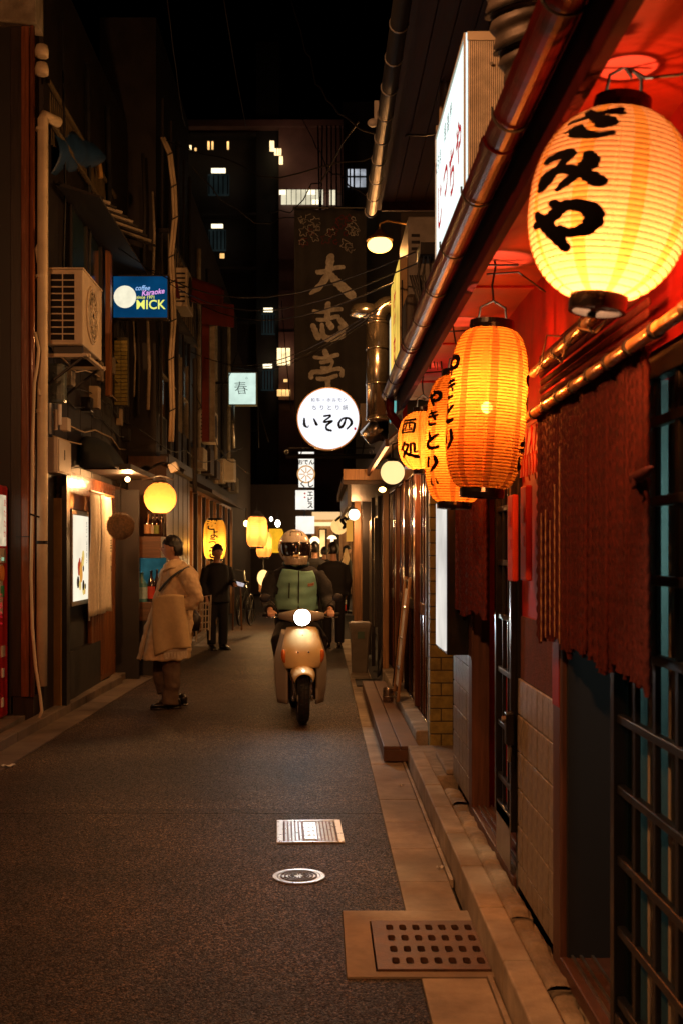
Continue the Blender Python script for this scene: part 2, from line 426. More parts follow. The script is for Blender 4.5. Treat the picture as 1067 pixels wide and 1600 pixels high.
# right kerb: lit arris stones, then the rougher row at the wall
kb = struct(thing('kerb', None, None, (.68, 0, 0)))
y = 1.0
while y < 8.15:
    y1 = min(y + .6, 8.2); j = random.uniform(-.003, .003)
    MB().box(.632, .735, y + .004, y1 - .004, -.05, .135 + j).build('kerb_stone', M_kerb, kb, bevel=.008)
    y = y1
y = 1.3; i = 0
rk = struct(thing('kerb', None, None, (.78, 0, 0)))
for (a, c, dz, dx) in ((1.2, 2.2, .10, 0), (2.2, 3.15, .09, .0), (3.16, 3.78, .085, .01), (3.80, 4.48, .115, .0), (4.5, 5.25, .13, -.005), (5.26, 5.9, .125, .0), (5.91, 6.5, .12, 0), (6.52, 6.95, .128, 0)):
    m = MB()
    def fn(u, v, a=a, c=c, dz=dz, dx=dx):
        r = .006 * sin(u * 37 + v * 11 + a * 7) + .005 * sin(v * 29 + a)
        return Vector((.742 + dx + .095 * u + r * .4, a + (c - a) * v, dz + r - (.02 * (2 * abs(u - .5)) ** 4)))
    m.grid(fn, 6, 10)
    m.box(.744 + dx, .835 + dx, a, c, -.05, dz - .014)
    m.build('kerb_stone', M_rough, rk, smooth=False)
M_litter = mat('litter_paper', (.7, .68, .62), .7)
# litter in the gutter and on the road
for (x, yy, r, lab) in ((.585, 5.62, .02, 'crumpled scrap of paper against the kerb on the gutter slabs'), (-2.24, 8.3, .05, 'flat white scrap of paper at the left kerb'), (.53, 7.6, .018, 'pale dry leaf scrap on the gutter slabs near the step')):
    m = MB(); m.grid(lambda u, v: Vector(((u - .5) * r * 2, (v - .5) * r, .012 + .008 * sin(u * 9) * cos(v * 7))), 5, 3); 
    m.xf(Matrix.Translation((x, yy, 0)) @ Matrix.Rotation(.5, 4, 'Z'))
    tag(m.build('paper_scrap', M_litter, solid=.001), lab, 'litter')

# ------------------------------------------------------------ drain grate in its concrete frame
dr = thing('drain_grate', 'rusty steel drain grate with rows of square holes let into a concrete frame', 'drain grate', (.4, 4.57, 0))
M_rust = mat('rusty_steel', (.16, .085, .05), .55, .35, .45, 16, .5, 90, dirt=.4)
fr = MB()
fr.box(.098, .205, 4.184, 4.956, -.05, .006).box(.205, .632, 4.184, 4.235, -.05, .006).box(.205, .632, 4.815, 4.956, -.05, .006)
fr.build('frame', M_slab, dr)
g = MB(); gx0, gx1, gy0, gy1 = .212, .63, 4.245, 4.805
nx, ny = 7, 4; px0 = gx0 + .045; cw = (gx1 - px0) / nx; ch = (gy1 - gy0 - .05) / ny; py0 = gy0 + .025
ztop = .012
def cell(m, x0, x1, y0, y1, hx, hy, z):
    cx, cy = (x0 + x1) / 2, (y0 + y1) / 2; n = 16; inn = []; out = []
    for i in range(n):
        a = 2 * pi * (i + .5) / n; c, s_ = cos(a), sin(a)
        e = 5.0; r = (abs(c) ** e + abs(s_) ** e) ** (-1 / e)
        inn.append((cx + c * r * hx, cy + s_ * r * hy, z))
        r2 = 1 / max(abs(c), abs(s_))
        out.append((cx + c * r2 * (x1 - x0) / 2, cy + s_ * r2 * (y1 - y0) / 2, z))
    # corners
    vs = inn + out + [(p[0], p[1], z - .02) for p in inn]; fs = []
    for i in range(n):
        j = (i + 1) % n; fs.append((i, j, n + j, n + i)); fs.append((i, j, 2 * n + j, 2 * n + i))
    b0 = len(vs); vs += [(x0, y0, z), (x1, y0, z), (x1, y1, z), (x0, y1, z)]
    for q, (sx, sy) in enumerate(((-1, -1), (1, -1), (1, 1), (-1, 1))):
        a = atan2(sy, sx) % (2 * pi); i = int(a / (2 * pi / n) - .5) % n; fs.append((n + i, n + (i + 1) % n, b0 + q))
    m.add(vs, fs)
for i in range(nx):
    for j in range(ny):
        cell(g, px0 + i * cw, px0 + (i + 1) * cw, py0 + j * ch, py0 + (j + 1) * ch, cw * .27, ch * .27, ztop)
g.box(gx0, px0, gy0, gy1, ztop - .02, ztop).box(px0, gx1, gy0, py0, ztop - .02, ztop).box(px0, gx1, gy1 - .025, gy1, ztop - .02, ztop)
g.build('grate', M_rust, dr)
MB().box(.2, .64, 4.2, 4.85, -.055, -.05).build('pit', M_void, dr)

# ------------------------------------------------------------ square and round iron covers
M_cov = mat('manhole_rim', (.62, .62, .58), .30, .75, .2, 20, .2, 100)
M_cov2 = mat('manhole_plate', (.20, .10, .055), .5, .4, .4, 18, .3, 120)
sq = thing('square_manhole_cover', 'square iron cover with studs and a worn emblem set in the asphalt', 'manhole cover', (-.06, 6.37, 0))
R = MB(); x0, x1, y0, y1 = -.238, .124, 6.12, 6.63
Mz = Matrix.Translation((-.057, 6.375, 0)) @ Matrix.Rotation(radians(2.0), 4, 'Z') @ Matrix.Translation((.057, -6.375, 0))
R.box(x0, x0 + .035, y0, y1, -.03, .008).box(x1 - .035, x1, y0, y1, -.03, .008).box(x0 + .035, x1 - .035, y0, y0 + .022, -.03, .008).box(x0 + .035, x1 - .035, y1 - .022, y1, -.03, .008)
R.xf(Mz).build('rim', M_cov, sq, bevel=.003)
pl = MB().box(x0 + .04, x1 - .04, y0 + .028, y1 - .028, -.03, .002).xf(Mz).build('plate', M_cov2, sq)
st = MB(); nxs, nys = 14, 17
for i in range(nxs):
    for j in range(nys):
        xx = x0 + .052 + (x1 - x0 - .104) * i / (nxs - 1); yy = y0 + .045 + (y1 - y0 - .09) * j / (nys - 1)
        if 5 <= i <= 8: continue
        st.box(xx - .0055, xx + .0055, yy - .008, yy + .008, 0, .007)
stuff(st.xf(Mz).build('studs', M_cov, sq))
em = MB(); rnd = random.Random(5)
em.box(-.057 - .03, -.057 + .036, y0 + .05, y1 - .04, 0, .004)
for q in range(5): em.box(-.088, -.024, y0 + .07 + q * .09, y0 + .085 + q * .09, .004, .008)
for q in (-.08, -.052, -.03): em.box(q, q + .01, y0 + .06, y1 - .06, .004, .0075)
em.xf(Mz).build('emblem', M_cov, sq)
rn = thing('round_manhole_cover', 'small round iron cover with raised rings set in the asphalt', 'manhole cover', (-.1, 5.49, 0))
cc = (-.1, 5.49, 0)
MB().lathe([(.104, -.02), (.104, .006), (.124, .006), (.124, -.02)], cc, 40).build('rim', M_cov, rn)
MB().lathe([(.100, -.02), (.100, .004), (.001, .005)], cc, 40).build('plate', M_cov, rn)
rr = MB()
for r in (.088, .07, .052): rr.lathe([(r, .003), (r, .009), (r - .007, .009), (r - .007, .003)], cc, 32)
for i in range(12):
    a = 2 * pi * i / 12; rr.obox((cc[0] + .032 * cos(a), cc[1] + .032 * sin(a), .006), (.009 * cos(a), .009 * sin(a), 0), (-.003 * sin(a), .003 * cos(a), 0), (0, 0, .003))
rr.build('raised_rings', M_iron, rn)

# ============================================================ RIGHT: the red shop (near)
M_red = mat('red_paint', (.30, .014, .003), .6, spec=.25, var=.35, scale=5, bump=.25, bscale=40, dirt=.25)
M_redw = mat('red_wall', (.36, .010, .009), .65, spec=.25, var=.4, scale=7, bump=.3, bscale=50, dirt=.3)
M_maroon = mat('maroon_stucco', (.10, .028, .028), .85, var=.4, scale=30, bump=1.0, bscale=110, bdist=.006)
M_brownpost = wood('brown_post', (.13, .055, .032), .5)
M_tile = mat('glazed_tile', (.30, .26, .20), .38, var=.5, scale=34, bump=1.0, bscale=120, bdist=.004, dirt=.35, spec=.4)
M_grout = mat('tile_grout', (.012, .010, .008), .9)
shop = thing('red_shopfront', 'red painted shopfront with tiled lower walls along the right side of the lane', 'shopfront', (.9, 5, 0))
WX = .845          # wall plane
# wall bodies, each set behind the wall plane
def wall(nm, y0, y1, z0, z1, m, x=WX, t=.25, par=shop): return MB().box(x, x + t, y0, y1, z0, z1).build(nm, m, par)
wall('wall', 0.2, 7.3, 2.06, 2.62, M_redw)
wall('wall', 6.42, 7.25, .12, 2.06, M_redw, WX + .006)
wall('wall', 3.98, 4.86, .12, 2.06, M_redw, WX + .006)
wall('stucco_panel', 4.10, 4.85, 1.02, 1.28, M_maroon, WX - .002, .02)

wall('base', 1.0, 7.24, -.05, .12, M_rough, WX + .02)
MB().box(WX + .9, WX + 1.0, .2, 7.3, 0, 2.6).build('back_wall', M_void, shop)
MB().box(WX + .256, WX + .9, 7.26, 7.34, 0, 2.6).build('side_wall', M_dark, shop)
MB().box(WX + .005, WX + .9, 3.955, 3.979, .1, 2.06).build('dark_cover', M_void, shop)  # black sheet standing in for the unlit doorway, hides the red wall end
MB().box(WX + .02, WX + .9, .2, 7.24, -.05, .1).build('floor', M_dark, shop)
# posts beside the openings
post = MB().box(WX - .018, WX + .08, 3.98, 4.10, .1, 2.06).build('post', M_brownpost, shop, bevel=.004)
MB().box(WX - .018, WX + .08, 3.985, 4.095, 1.01, 2.055).build('post_cover', M_red, shop).location.x = -.003
MB().box(WX - .018, WX + .08, 6.30, 6.42, .1, 2.06).build('post', M_brownpost, shop, bevel=.004)
MB().box(WX - .01, WX + .08, 4.86, 4.92, .1, 2.06).build('post', M_black, shop, bevel=.004)
# tile pieces: offset rows, each its own
tilesrc = {}
def tiles(y0, y1, z0, z1, ncol, rowh):
    cw = (y1 - y0) / ncol
    key = (round(cw, 4), round(rowh, 4))
    r = 0; z = z1
    MB().box(WX - .003, WX + .004, y0, y1, z0, z1).build('tile_backing', M_grout, shop)
    while z > z0 + .02:
        zz = max(z - rowh, z0)
        for c in range(ncol):
            full = abs(z - zz - rowh) < 1e-6
            dx = random.uniform(-.0012, .0012)
            if full and key in tilesrc:
                inst(tilesrc[key], 'tile', shop, Vector((dx, y0 + c * cw - tilesrc[key]['oy'], zz - tilesrc[key]['oz'])))
            else:
                o = MB().box(WX - .013, WX - .002, y0 + c * cw + .0035, y0 + (c + 1) * cw - .0035, zz + .004, z - .004).build('tile', M_tile, shop, bevel=.002)
                if full: tilesrc[key] = o; o['oy'] = y0 + c * cw; o['oz'] = zz
        z = zz
tiles(4.10, 4.86, .14, 1.02, 7, .155)
tiles(6.42, 7.22, .14, 1.06, 5, .155)
for o in tilesrc.values():
    del o['oy']; del o['oz']
# sills with steel tracks
for (a, c) in ((2.0, 3.97), (4.93, 6.3)):
    MB().box(WX - .02, WX + .16, a, c, .1, .155).build('sill', M_brownpost, shop, bevel=.005)
    for dx in (.015, .045, .085):
        MB().box(WX + dx, WX + dx + .008, a, c, .155, .165).build('track', M_steel, shop)
# lattice door nearest the camera (X just behind the wall plane), panes with curtain behind
M_lat = mat('lattice_black', (.010, .010, .011), .4, spec=.3)
def lattice(name, label, y0, y1, x, z0, z1, nv, zs, barw=.02, pane=True):
    t = thing(name, label, 'door', (x, (y0 + y1) / 2, z0))
    s0 = MB().box(x - .012, x + .012, -barw / 2, barw / 2, z0, z1)
    for s_ in (y0, y1): MB().box(x - .02, x + .02, s_ - .022, s_ + .022, z0, z1).build('stile', M_black, t, bevel=.003)
    for zz in (z0 + .03, z1 - .03): MB().box(x - .018, x + .018, y0 + .022, y1 - .022, zz - .03, zz + .03).build('rail', M_black, t, bevel=.003)
    ys = [y0 + (y1 - y0) * (i + 1) / (nv + 1) for i in range(nv)]
    for yy in ys: MB().box(x - .008, x + .008, yy - barw / 2, yy + barw / 2, z0 + .06, z1 - .06).build('bar', M_lat, t, bevel=.003)
    for zz in zs: MB().box(x - .012, x + .012, y0 + .022, y1 - .022, zz - .013, zz + .013).build('crossbar', M_lat, t, bevel=.004)
    if pane:
        ed = [y0] + ys + [y1]; ez = [z0 + .06] + sorted(zs) + [z1 - .06]
        for i in range(len(ed) - 1):
            for j in range(len(ez) - 1):
                MB().box(x + .0085, x + .0125, ed[i] + .012, ed[i + 1] - .012, ez[j] + .014, ez[j + 1] - .014).build('pane', M_pane, t)
    return t
M_pane = glass('teal_pane', (.008, .03, .035), .10, .15)
M_curt = paper('teal_curtain', (.13, .24, .24), .02, (.5, 1, 1), .3)
M_curt2 = mat('beige_curtain', (.50, .42, .30), .8, var=.4, scale=3, stretch=(1, 14, .3))
zs = [.258 + .203 * i for i in range(9)]
lattice('lattice_door', 'black lattice sliding door with dark glass panes nearest the camera on the right', 1.45, 3.34, WX + .02, .165, 2.05, 9, zs, .028)
lamp('interior_fill', (WX + .45, 3.0, 1.6), 10, (.85, 1, .9), .15, shop)  # dim unseen lamp added to light the door curtain from behind
cu = MB()
def cfn(u, v): return Vector((WX + .10 + .014 * sin(u * 90) + .006 * sin(u * 37), 1.5 + 2.24 * u, .2 + 1.82 * v))
cu.grid(cfn, 160, 6); tag(cu.build('door_curtain', M_curt, smooth=True), 'teal pleated curtain hanging behind the panes of the near lattice door', 'curtain')
for (a, c) in ((3.36, 3.42), (3.17, 3.23), (2.98, 3.04), (2.79, 2.85), (2.6, 2.66)):
    m = MB().grid(lambda u, v: Vector((WX + .075 + .008 * sin(u * 14), a + (c - a) * u, .2 + 1.82 * v)), 8, 2)
    tag(m.build('curtain_strip', M_curt2, smooth=True), 'beige curtain edge behind the near lattice door, ' + {3.36: 'furthest down the lane', 3.17: 'second furthest down the lane', 2.98: 'middle one of five', 2.79: 'second nearest the camera', 2.6: 'nearest the camera'}[a], 'curtain', 'beige curtain edges behind the near lattice door')
# second sliding leaf, edge seen in the open doorway + colourful banner inside
lf = thing('sliding_door_leaf', 'black sliding door leaf pushed behind the near lattice door', 'door', (WX + .07, 3.1, .16))
MB().box(WX + .05, WX + .09, 3.40, 3.45, .17, 2.04).build('stile', M_black, lf, bevel=.004)
MB().box(WX + .05, WX + .09, 3.50, 3.53, .17, 2.04).build('stile', M_black, lf, bevel=.004)
MB().box(WX + .066, WX + .072, 3.45, 3.50, .2, 2.02).build('pane', M_pane, lf)
bn = thing('small_banner', 'blue and cream patterned banner hanging inside the open doorway', 'banner', (1.2, 3.75, .9))
MB().box(1.10, 1.104, 3.80, 4.05, .72, 1.26).build('cloth', mat('banner_blue', (.02, .09, .16), .8), bn)
MB().poly([(1.098, 3.82, 1.06), (1.098, 3.98, 1.26), (1.098, 4.02, 1.26), (1.098, 4.02, 1.14)], (-.002, 0, 0)).build('stripe', M_cream, bn)
MB().poly([(1.098, 3.82, .92), (1.098, 4.02, 1.02), (1.098, 4.02, .98), (1.098, 3.82, .87)], (-.002, 0, 0)).build('stripe', M_brass, bn)
MB().poly([(1.098, 3.82, .74), (1.098, 3.98, .74), (1.098, 4.02, .84), (1.098, 3.85, .82)], (-.002, 0, 0)).build('stripe', M_cream, bn)
# narrow grille at the middle doorway: bright edged bars
gr = lattice('lattice_gate', 'narrow black lattice gate beside the tiled wall with a padlocked latch', 4.94, 5.36, WX - .012, .35, 1.98, 2, [.52 + .245 * i for i in range(6)], .018, False)
MB().box(WX - .03, WX - .026, 4.96, 5.34, .175, .40).build('kick_plate', M_steel, gr)
MB().box(WX + .02, WX + .024, 4.96, 5.34, .4, 1.95).build('backing', mat('smoked_glass', (.01, .012, .014), .06, spec=.8, coat=1), gr)
lk = thing('padlock_latch', 'black padlock latch hanging at the edge of the lattice gate', 'lock', (WX - .04, 4.9, .75))
MB().box(WX - .06, WX - .024, 4.865, 4.925, .73, .87).build('body', M_black, lk, bevel=.008)
MB().tube([(WX - .04, 4.88, .72), (WX - .045, 4.88, .66), (WX - .045, 4.91, .66), (WX - .04, 4.91, .72)], .006, 8).build('shackle', M_steel, lk)
MB().lathe([(.012, 0), (.012, .02)], (WX - .075, 4.895, .84), 12, axis='X').build('knob', M_steel, lk)

# soffit, fascia, gutter
MB().box(.56, WX + .25, .2, 8.0, 2.60, 2.66).build('soffit', M_red, shop)
for yy in (.9, 2.05, 3.3, 4.55, 5.8, 7.1): MB().box(.57, WX, yy, yy + .028, 2.592, 2.60).build('soffit_joint', M_redw, shop)
MB().box(.53, .56, .2, 8.02, 2.50, 2.74).build('fascia', mat('dark_fascia', (.035, .002, .0015), .8, var=.4, spec=.05), shop, bevel=.004)
MB().box(.56, 1.7, .2, 8.02, 2.66, 2.78).build('eave_top', M_dark, shop)
MB().box(.57, .60, 7.96, 8.02, 2.35, 2.60).build('end_board', M_red, shop)
M_gut = mat('lacquered_gutter', (.055, .004, .0025), .34, .0, .4, 6, .3, 30, spec=.08, coat=.0)
gt = thing('eave_gutter', 'glossy dark red half round eave gutter running above the lanterns', 'gutter', (.48, 4, 2.55))
pr = [(.047 * cos(a), .047 * sin(a)) for a in [pi + pi * i / 12 for i in range(13)]]
g = MB(); pts_o = [(.478 + x, z) for x, z in pr]; pts_i = [(.478 + x * .86, z * .86) for x, z in reversed(pr)]
def gseg(a, c, s_=1.0):
    m = MB(); q = [(.478 + x * s_, z * s_) for x, z in pr] + [(.478 + x * .86, z * .86) for x, z in reversed(pr)]
    m.poly([(x, a, 2.645 + z) for x, z in q], (0, c - a, 0)); return m
gseg(.2, 3.05).build('trough', M_gut, gt, smooth=False); gseg(3.08, 6.1).build('trough', M_gut, gt); gseg(6.13, 8.05).build('trough', M_gut, gt)
for a in (3.03, 6.08): gseg(a, a + .07, 1.1).build('joint_sleeve', M_gut, gt)
MB().poly([(.478 + x, 8.05, 2.645 + z) for x, z in pr], (0, .01, 0)).build('end_cap', M_gut, gt)
MB().tube([(.478, 7.9, 2.60), (.478, 7.9, 2.50), (.56, 7.95, 2.40), (.70, 7.98, 2.36)], .03, 12).build('outlet_pipe', M_gut, gt, smooth=True)
k = 0
for yy in [1.0 + .62 * i for i in range(12)]:
    MB().tube([(.478 + .053 * cos(a), yy, 2.645 + .053 * sin(a)) for a in [pi * .95 + pi * 1.1 * i / 10 for i in range(11)]], .0035, 6).build('bracket', M_wire, gt)
    if k % 2: MB().tube([(.53, yy, 2.58), (.60, yy + .02, 2.575), (.72, yy + .1, 2.595)], .004, 6).build('strut', M_wire, gt)
    k += 1

# ------------------------------------------------------------ paper lanterns
P_or = paper('orange_lantern_paper', (.215, .060, .007), .38, (1, .36, .09))
P_or_s = paper('lantern_seam', (.13, .030, .003), .14, (1, .35, .08), .25)
P_or2 = paper('deep_orange_lantern_paper', (.225, .050, .004), .38, (1, .34, .08))
P_or2s = paper('deep_lantern_seam', (.12, .022, .002), .12, (1, .3, .06), .25)
P_pe = (paper('peach_lantern_paper', (.205, .076, .026), .38, (1, .44, .20)), paper('peach_lantern_seam', (.165, .050, .008), .14, (1, .38, .1), .25), paper('peach_lantern_hoop', (.125, .038, .007), .0, (1, .4, .1), .4))
P_rib = paper('lantern_hoop', (.115, .030, .0045), .0, (1, .4, .1), .4)
M_cap = mat('black_lacquer', (.012, .008, .007), .25, .2, .3, 8, coat=.6)
BULB = (1.0, .64, .34)
def lantern(name, label, cat, c, R, H, capr, tilt=0.0, ex=2.3, ribs=30, watts=8, group=None, chars=(), bulbz=-.1, lean=(1, 0), seams=8, seam0=.2, caph=.03, P=None, hook=None, n=64, bulbr=.02, cord=True, bulbvis=False):
    """c: centre of the paper body. chars: list of (angle, v centre, half width angle, half height v, strokes)"""
    P = P or (P_or, P_or_s, P_rib)
    c = Vector(c); t = thing(name, label, cat, c, group)
    T = Matrix.Translation(c) @ Matrix.Rotation(tilt, 4, 'Y')
    te = (1 - (capr / R) ** ex) ** (1 / ex) if capr < R else .9
    def rad(v):            # v -1..1 along the body
        return R * (max(1e-6, 1 - abs(v * te) ** ex)) ** (1 / ex)
    m = MB(); nv = ribs * 4
    vs = []; fs = []; mi = []
    for i in range(nv + 1):
        v = -1 + 2 * i / nv; ph = (i % 4) / 4
        r = rad(v) - (.0 if i % 4 == 0 else .0) + R * .008 * (1 - abs(2 * ph - 1)) * -1 + (R * .010 if i % 4 == 0 else 0)
        for j in range(n):
            a = 2 * pi * j / n; vs.append(Vector((r * cos(a), r * sin(a), v * H)))
    for i in range(nv):
        for j in range(n):
            j2 = (j + 1) % n; fs.append((i * n + j, i * n + j2, (i + 1) * n + j2, (i + 1) * n + j))
            sj = min(abs(((j + .5) / n * seams + seam0) % 1), 1 - abs(((j + .5) / n * seams + seam0) % 1)) * n / seams
            mi.append(1 if sj < .75 else 0)
    m.v = vs; m.f = fs; m.m = mi; m.xf(T)
    shade = m.build('paper_shade', [P[0], P[1]], t, smooth=True)
    hp = MB()
    for i in range(0, nv + 1, 4):
        v = -1 + 2 * i / nv; r = rad(v) + R * .012
        b0 = len(hp.v); w = H * .0055
        for zz, rr_ in ((-w, r - .001), (0, r + .0012), (w, r - .001)):
            for j in range(n):
                a = 2 * pi * j / n; hp.v.append(Vector((rr_ * cos(a), rr_ * sin(a), v * H + zz)))
        for q in range(2):
            for j in range(n):
                hp.f.append((b0 + q * n + j, b0 + q * n + (j + 1) % n, b0 + (q + 1) * n + (j + 1) % n, b0 + (q + 1) * n + j)); hp.m.append(0)
    hp.xf(T); stuff(hp.build('hoops', P[2], shade, smooth=True))
    # caps: open rings
    for s_, nm in ((1, 'top_cap'), (-1, 'bottom_cap')):
        r = capr * 1.06
        z0, z1 = s_ * H * .985, s_ * (H + caph)
        MB().lathe([(r, z0), (r * 1.02, (z0 + z1) / 2), (r, z1), (r * .86, z1), (r * .86, z0)], (0, 0, 0), 40, closed=True).xf(T).build(nm, M_cap, t, smooth=False)
    # cross bars in the bottom ring, with holes between
    z = -(H + caph * .8)
    b_ = MB().box(-capr, capr, -capr * .16, capr * .16, z, z + .006).box(-capr * .16, capr * .16, -capr, capr, z + .001, z + .005).lathe([(capr * .3, z), (capr * .3, z + .008)], (0, 0, 0), 16)
    b_.xf(T).build('bottom_plate', M_cap, t)
    bz = bulbz * H
    MB().lathe([(.003, H * .99), (.003, bz + .07), (.004, bz + .05)], (0, 0, 0), 12).xf(T).build('lamp_holder', M_cap, t)
    if bulbvis:
        MB().ball(T @ Vector((0, 0, bz - .05)), .021, 14, 10).build('glass_bulb', emi('bulb_glass', (1, .85, .6), 26), t, smooth=True)
    lp = lamp('bulb', T @ Vector((0, 0, bz)), watts, BULB, bulbr, t)
    # handle and hook
    top = T @ Vector((0, 0, H + caph))
    if cord:
        h = MB().tube([T @ Vector((-capr * .7, 0, H + caph * .5)), T @ Vector((-capr * .6, 0, H + caph + .05)), T @ Vector((0, 0, H + caph + .075)), T @ Vector((capr * .6, 0, H + caph + .05)), T @ Vector((capr * .7, 0, H + caph * .5))], .004, 6)
        h.build('handle', M_wire, t, smooth=True)
    if hook is not None:
        hk = Vector(hook); a = T @ Vector((0, 0, H + caph + .072))
        MB().tube([hk, hk + Vector((.004, 0, -.02)), a.lerp(hk, .4) + Vector((-.006, 0, 0)), a + Vector((0, 0, .005)), a + Vector((.01, 0, -.008))], .004, 6).build('hook', M_wire, t)
    # brushed characters on the paper
    if chars:
        bm_ = MB()
        for (ang, vc, ha, hv, strokes) in chars:
            def fn(u, v, ang=ang, vc=vc, ha=ha, hv=hv):
                a = ang + (u - .5) * 2 * ha; q = max(-1, min(1, vc + (.5 - v) * 2 * hv)); r = rad(q) + R * .012 + .0022
                return T @ Vector((r * cos(a), r * sin(a), q * H))
            brush(bm_, strokes, fn, 1.6)
        bm_.build('brush_lettering', M_glow_black, shade)
    return t
# strokes in a unit square, v down, (u, v, width)
SA = [[(.10, .42, .10), (.45, .34, .09), (.92, .10, .12)], [(.30, .10, .10), (.52, .36, .15), (.74, .56, .24), (.70, .66, .16)], [(.12, .74, .06), (.30, .70, .16), (.34, .84, .18), (.62, .98, .13), (.85, .92, .08)], [(.45, .22, .07), (.95, .26, .11)]]
MI = [[(.12, .10, .13), (.52, .06, .14), (.40, .32, .10), (.20, .62, .15), (.06, .80, .10), (.06, .50, .07), (.40, .44, .13), (.72, .55, .15), (.98, .80, .17)], [(.80, .12, .10), (.84, .34, .18), (.66, .62, .14), (.42, .90, .08)]]
YA = [[(.04, .42, .10), (.34, .38, .16), (.60, .16, .15), (.92, .28, .17), (.92, .60, .16), (.66, .72, .12), (.50, .60, .08)], [(.40, .06, .10), (.52, .22, .12)], [(.10, .22, .10), (.28, .50, .17), (.55, .98, .12)]]
SAKE = [[(.08, .10, .10), (.92, .08, .10)], [(.14, .34, .08), (.12, .92, .09)], [(.14, .34, .08), (.88, .32, .09), (.88, .92, .09)], [(.12, .92, .08), (.90, .90, .08)], [(.38, .10, .07), (.36, .58, .07), (.26, .66, .06)], [(.62, .10, .07), (.62, .60, .07), (.78, .62, .05)], [(.16, .76, .06), (.86, .75, .06)]]
DOKO = [[(.30, .05, .08), (.20, .30, .09), (.06, .50, .06)], [(.24, .22, .08), (.52, .22, .08), (.40, .55, .09), (.08, .95, .10)], [(.20, .50, .07), (.42, .78, .11), (.98, .96, .13)], [(.66, .18, .08), (.62, .70, .08)], [(.66, .18, .08), (.84, .18, .08), (.84, .66, .08), (.98, .64, .05)]]
TO = [[(.30, .06, .11), (.38, .46, .13)], [(.86, .22, .10), (.40, .48, .15), (.16, .74, .17), (.50, .94, .14), (.90, .88, .11)]]
RI = [[(.28, .10, .12), (.24, .56, .14), (.34, .62, .06)], [(.70, .08, .14), (.78, .50, .15), (.42, .96, .07)]]
KI = [[(.18, .22, .09), (.80, .14, .10)], [(.16, .42, .09), (.86, .34, .10)], [(.38, .02, .09), (.74, .60, .12)], [(.20, .66, .10), (.30, .92, .13), (.76, .90, .09)]]
NO = [[(.56, .12, .09), (.42, .60, .14), (.20, .82, .16), (.10, .52, .13), (.36, .18, .11), (.76, .18, .13), (.92, .52, .15), (.62, .92, .08)]]
SO = [[(.22, .10, .09), (.76, .08, .10), (.18, .44, .10), (.90, .38, .09), (.44, .62, .12), (.44, .86, .13), (.80, .94, .10)]]
I_ = [[(.14, .14, .09), (.16, .66, .15), (.34, .84, .07), (.40, .70, .04)], [(.72, .18, .08), (.88, .62, .16)]]
L1c = (.628, 2.5, ZZ(322, 2.5))
aL = lambda px, c, R, D=None: -pi / 2 + math.asin(max(-.98, min(.98, XX(px, c[1]) - c[0]) / R if False else max(-.98, min(.98, (XX(px, c[1]) - c[0]) / R))))
lantern('paper_lantern', 'largest round orange paper lantern with black brush lettering, nearest the camera', 'lantern', L1c, .172, .200, .058, radians(7), 2.25, 34, 46, 'orange paper lanterns under the red eave',
        [(-pi / 2 - .62, .66, .46, .20, SA), (-pi / 2 - .80, .10, .44, .22, MI), (-pi / 2 - .84, -.42, .50, .24, YA)], bulbz=-.60, P=P_pe, seams=9, seam0=.12, hook=(.672, 2.5, 2.598), caph=.032)
L2c = (XX(760, 4.15), 4.15, ZZ(640, 4.15))
lantern('paper_lantern', 'tall orange paper lantern with a bright bulb spot, second from the camera', 'lantern', L2c, .141, .288, .075, radians(3.5), 3.6, 52, 46, 'orange paper lanterns under the red eave',
        [(-pi / 2 - 1.32, .52, .30, .13, YA), (-pi / 2 - 1.32, .22, .30, .13, KI), (-pi / 2 - 1.32, -.08, .30, .13, TO), (-pi / 2 - 1.28, -.42, .32, .13, RI), (-pi / 2 + 1.35, .42, .36, .13, TO), (-pi / 2 + 1.35, .05, .36, .13, RI), (-pi / 2 + 1.22, -.55, .40, .2, KI)],
        bulbz=.20, bulbvis=True, P=(P_or2, P_or2s, P_rib), seams=8, seam0=.0, hook=(XX(772, 4.15), 4.15, 2.598), caph=.03)
L3c = (XX(713, 5.27), 5.27, ZZ(687, 5.27))
lantern('paper_lantern', 'tall orange paper lantern half hidden behind the second lantern', 'lantern', L3c, .141, .288, .075, radians(2), 3.6, 52, 46, 'orange paper lanterns under the red eave',
        [(-pi / 2 - 1.02, .62, .32, .12, YA), (-pi / 2 - 1.02, .30, .32, .12, KI), (-pi / 2 - 1.0, -.05, .36, .14, TO), (-pi / 2 - .98, -.42, .36, .13, RI), (-pi / 2 - .9, -.7, .2, .08, I_)],
        bulbz=-.1, P=(P_or2, P_or2s, P_rib), seams=8, seam0=.25, hook=(XX(706, 5.27), 5.27, 2.598), caph=.03)
L4c = (XX(661, 6.5), 6.5, ZZ(689, 6.5))
lantern('paper_lantern', 'small round orange lantern at the far end of the red eave', 'lantern', L4c, .143, .162, .055, 0, 2.6, 26, 30, 'orange paper lanterns under the red eave',
        [(-pi / 2 - .75, .45, .36, .26, SAKE), (-pi / 2 - .72, -.35, .42, .28, DOKO)], bulbz=-.35, seams=8, seam0=.3, hook=(XX(661, 6.5), 6.5, 2.598), caph=.025)

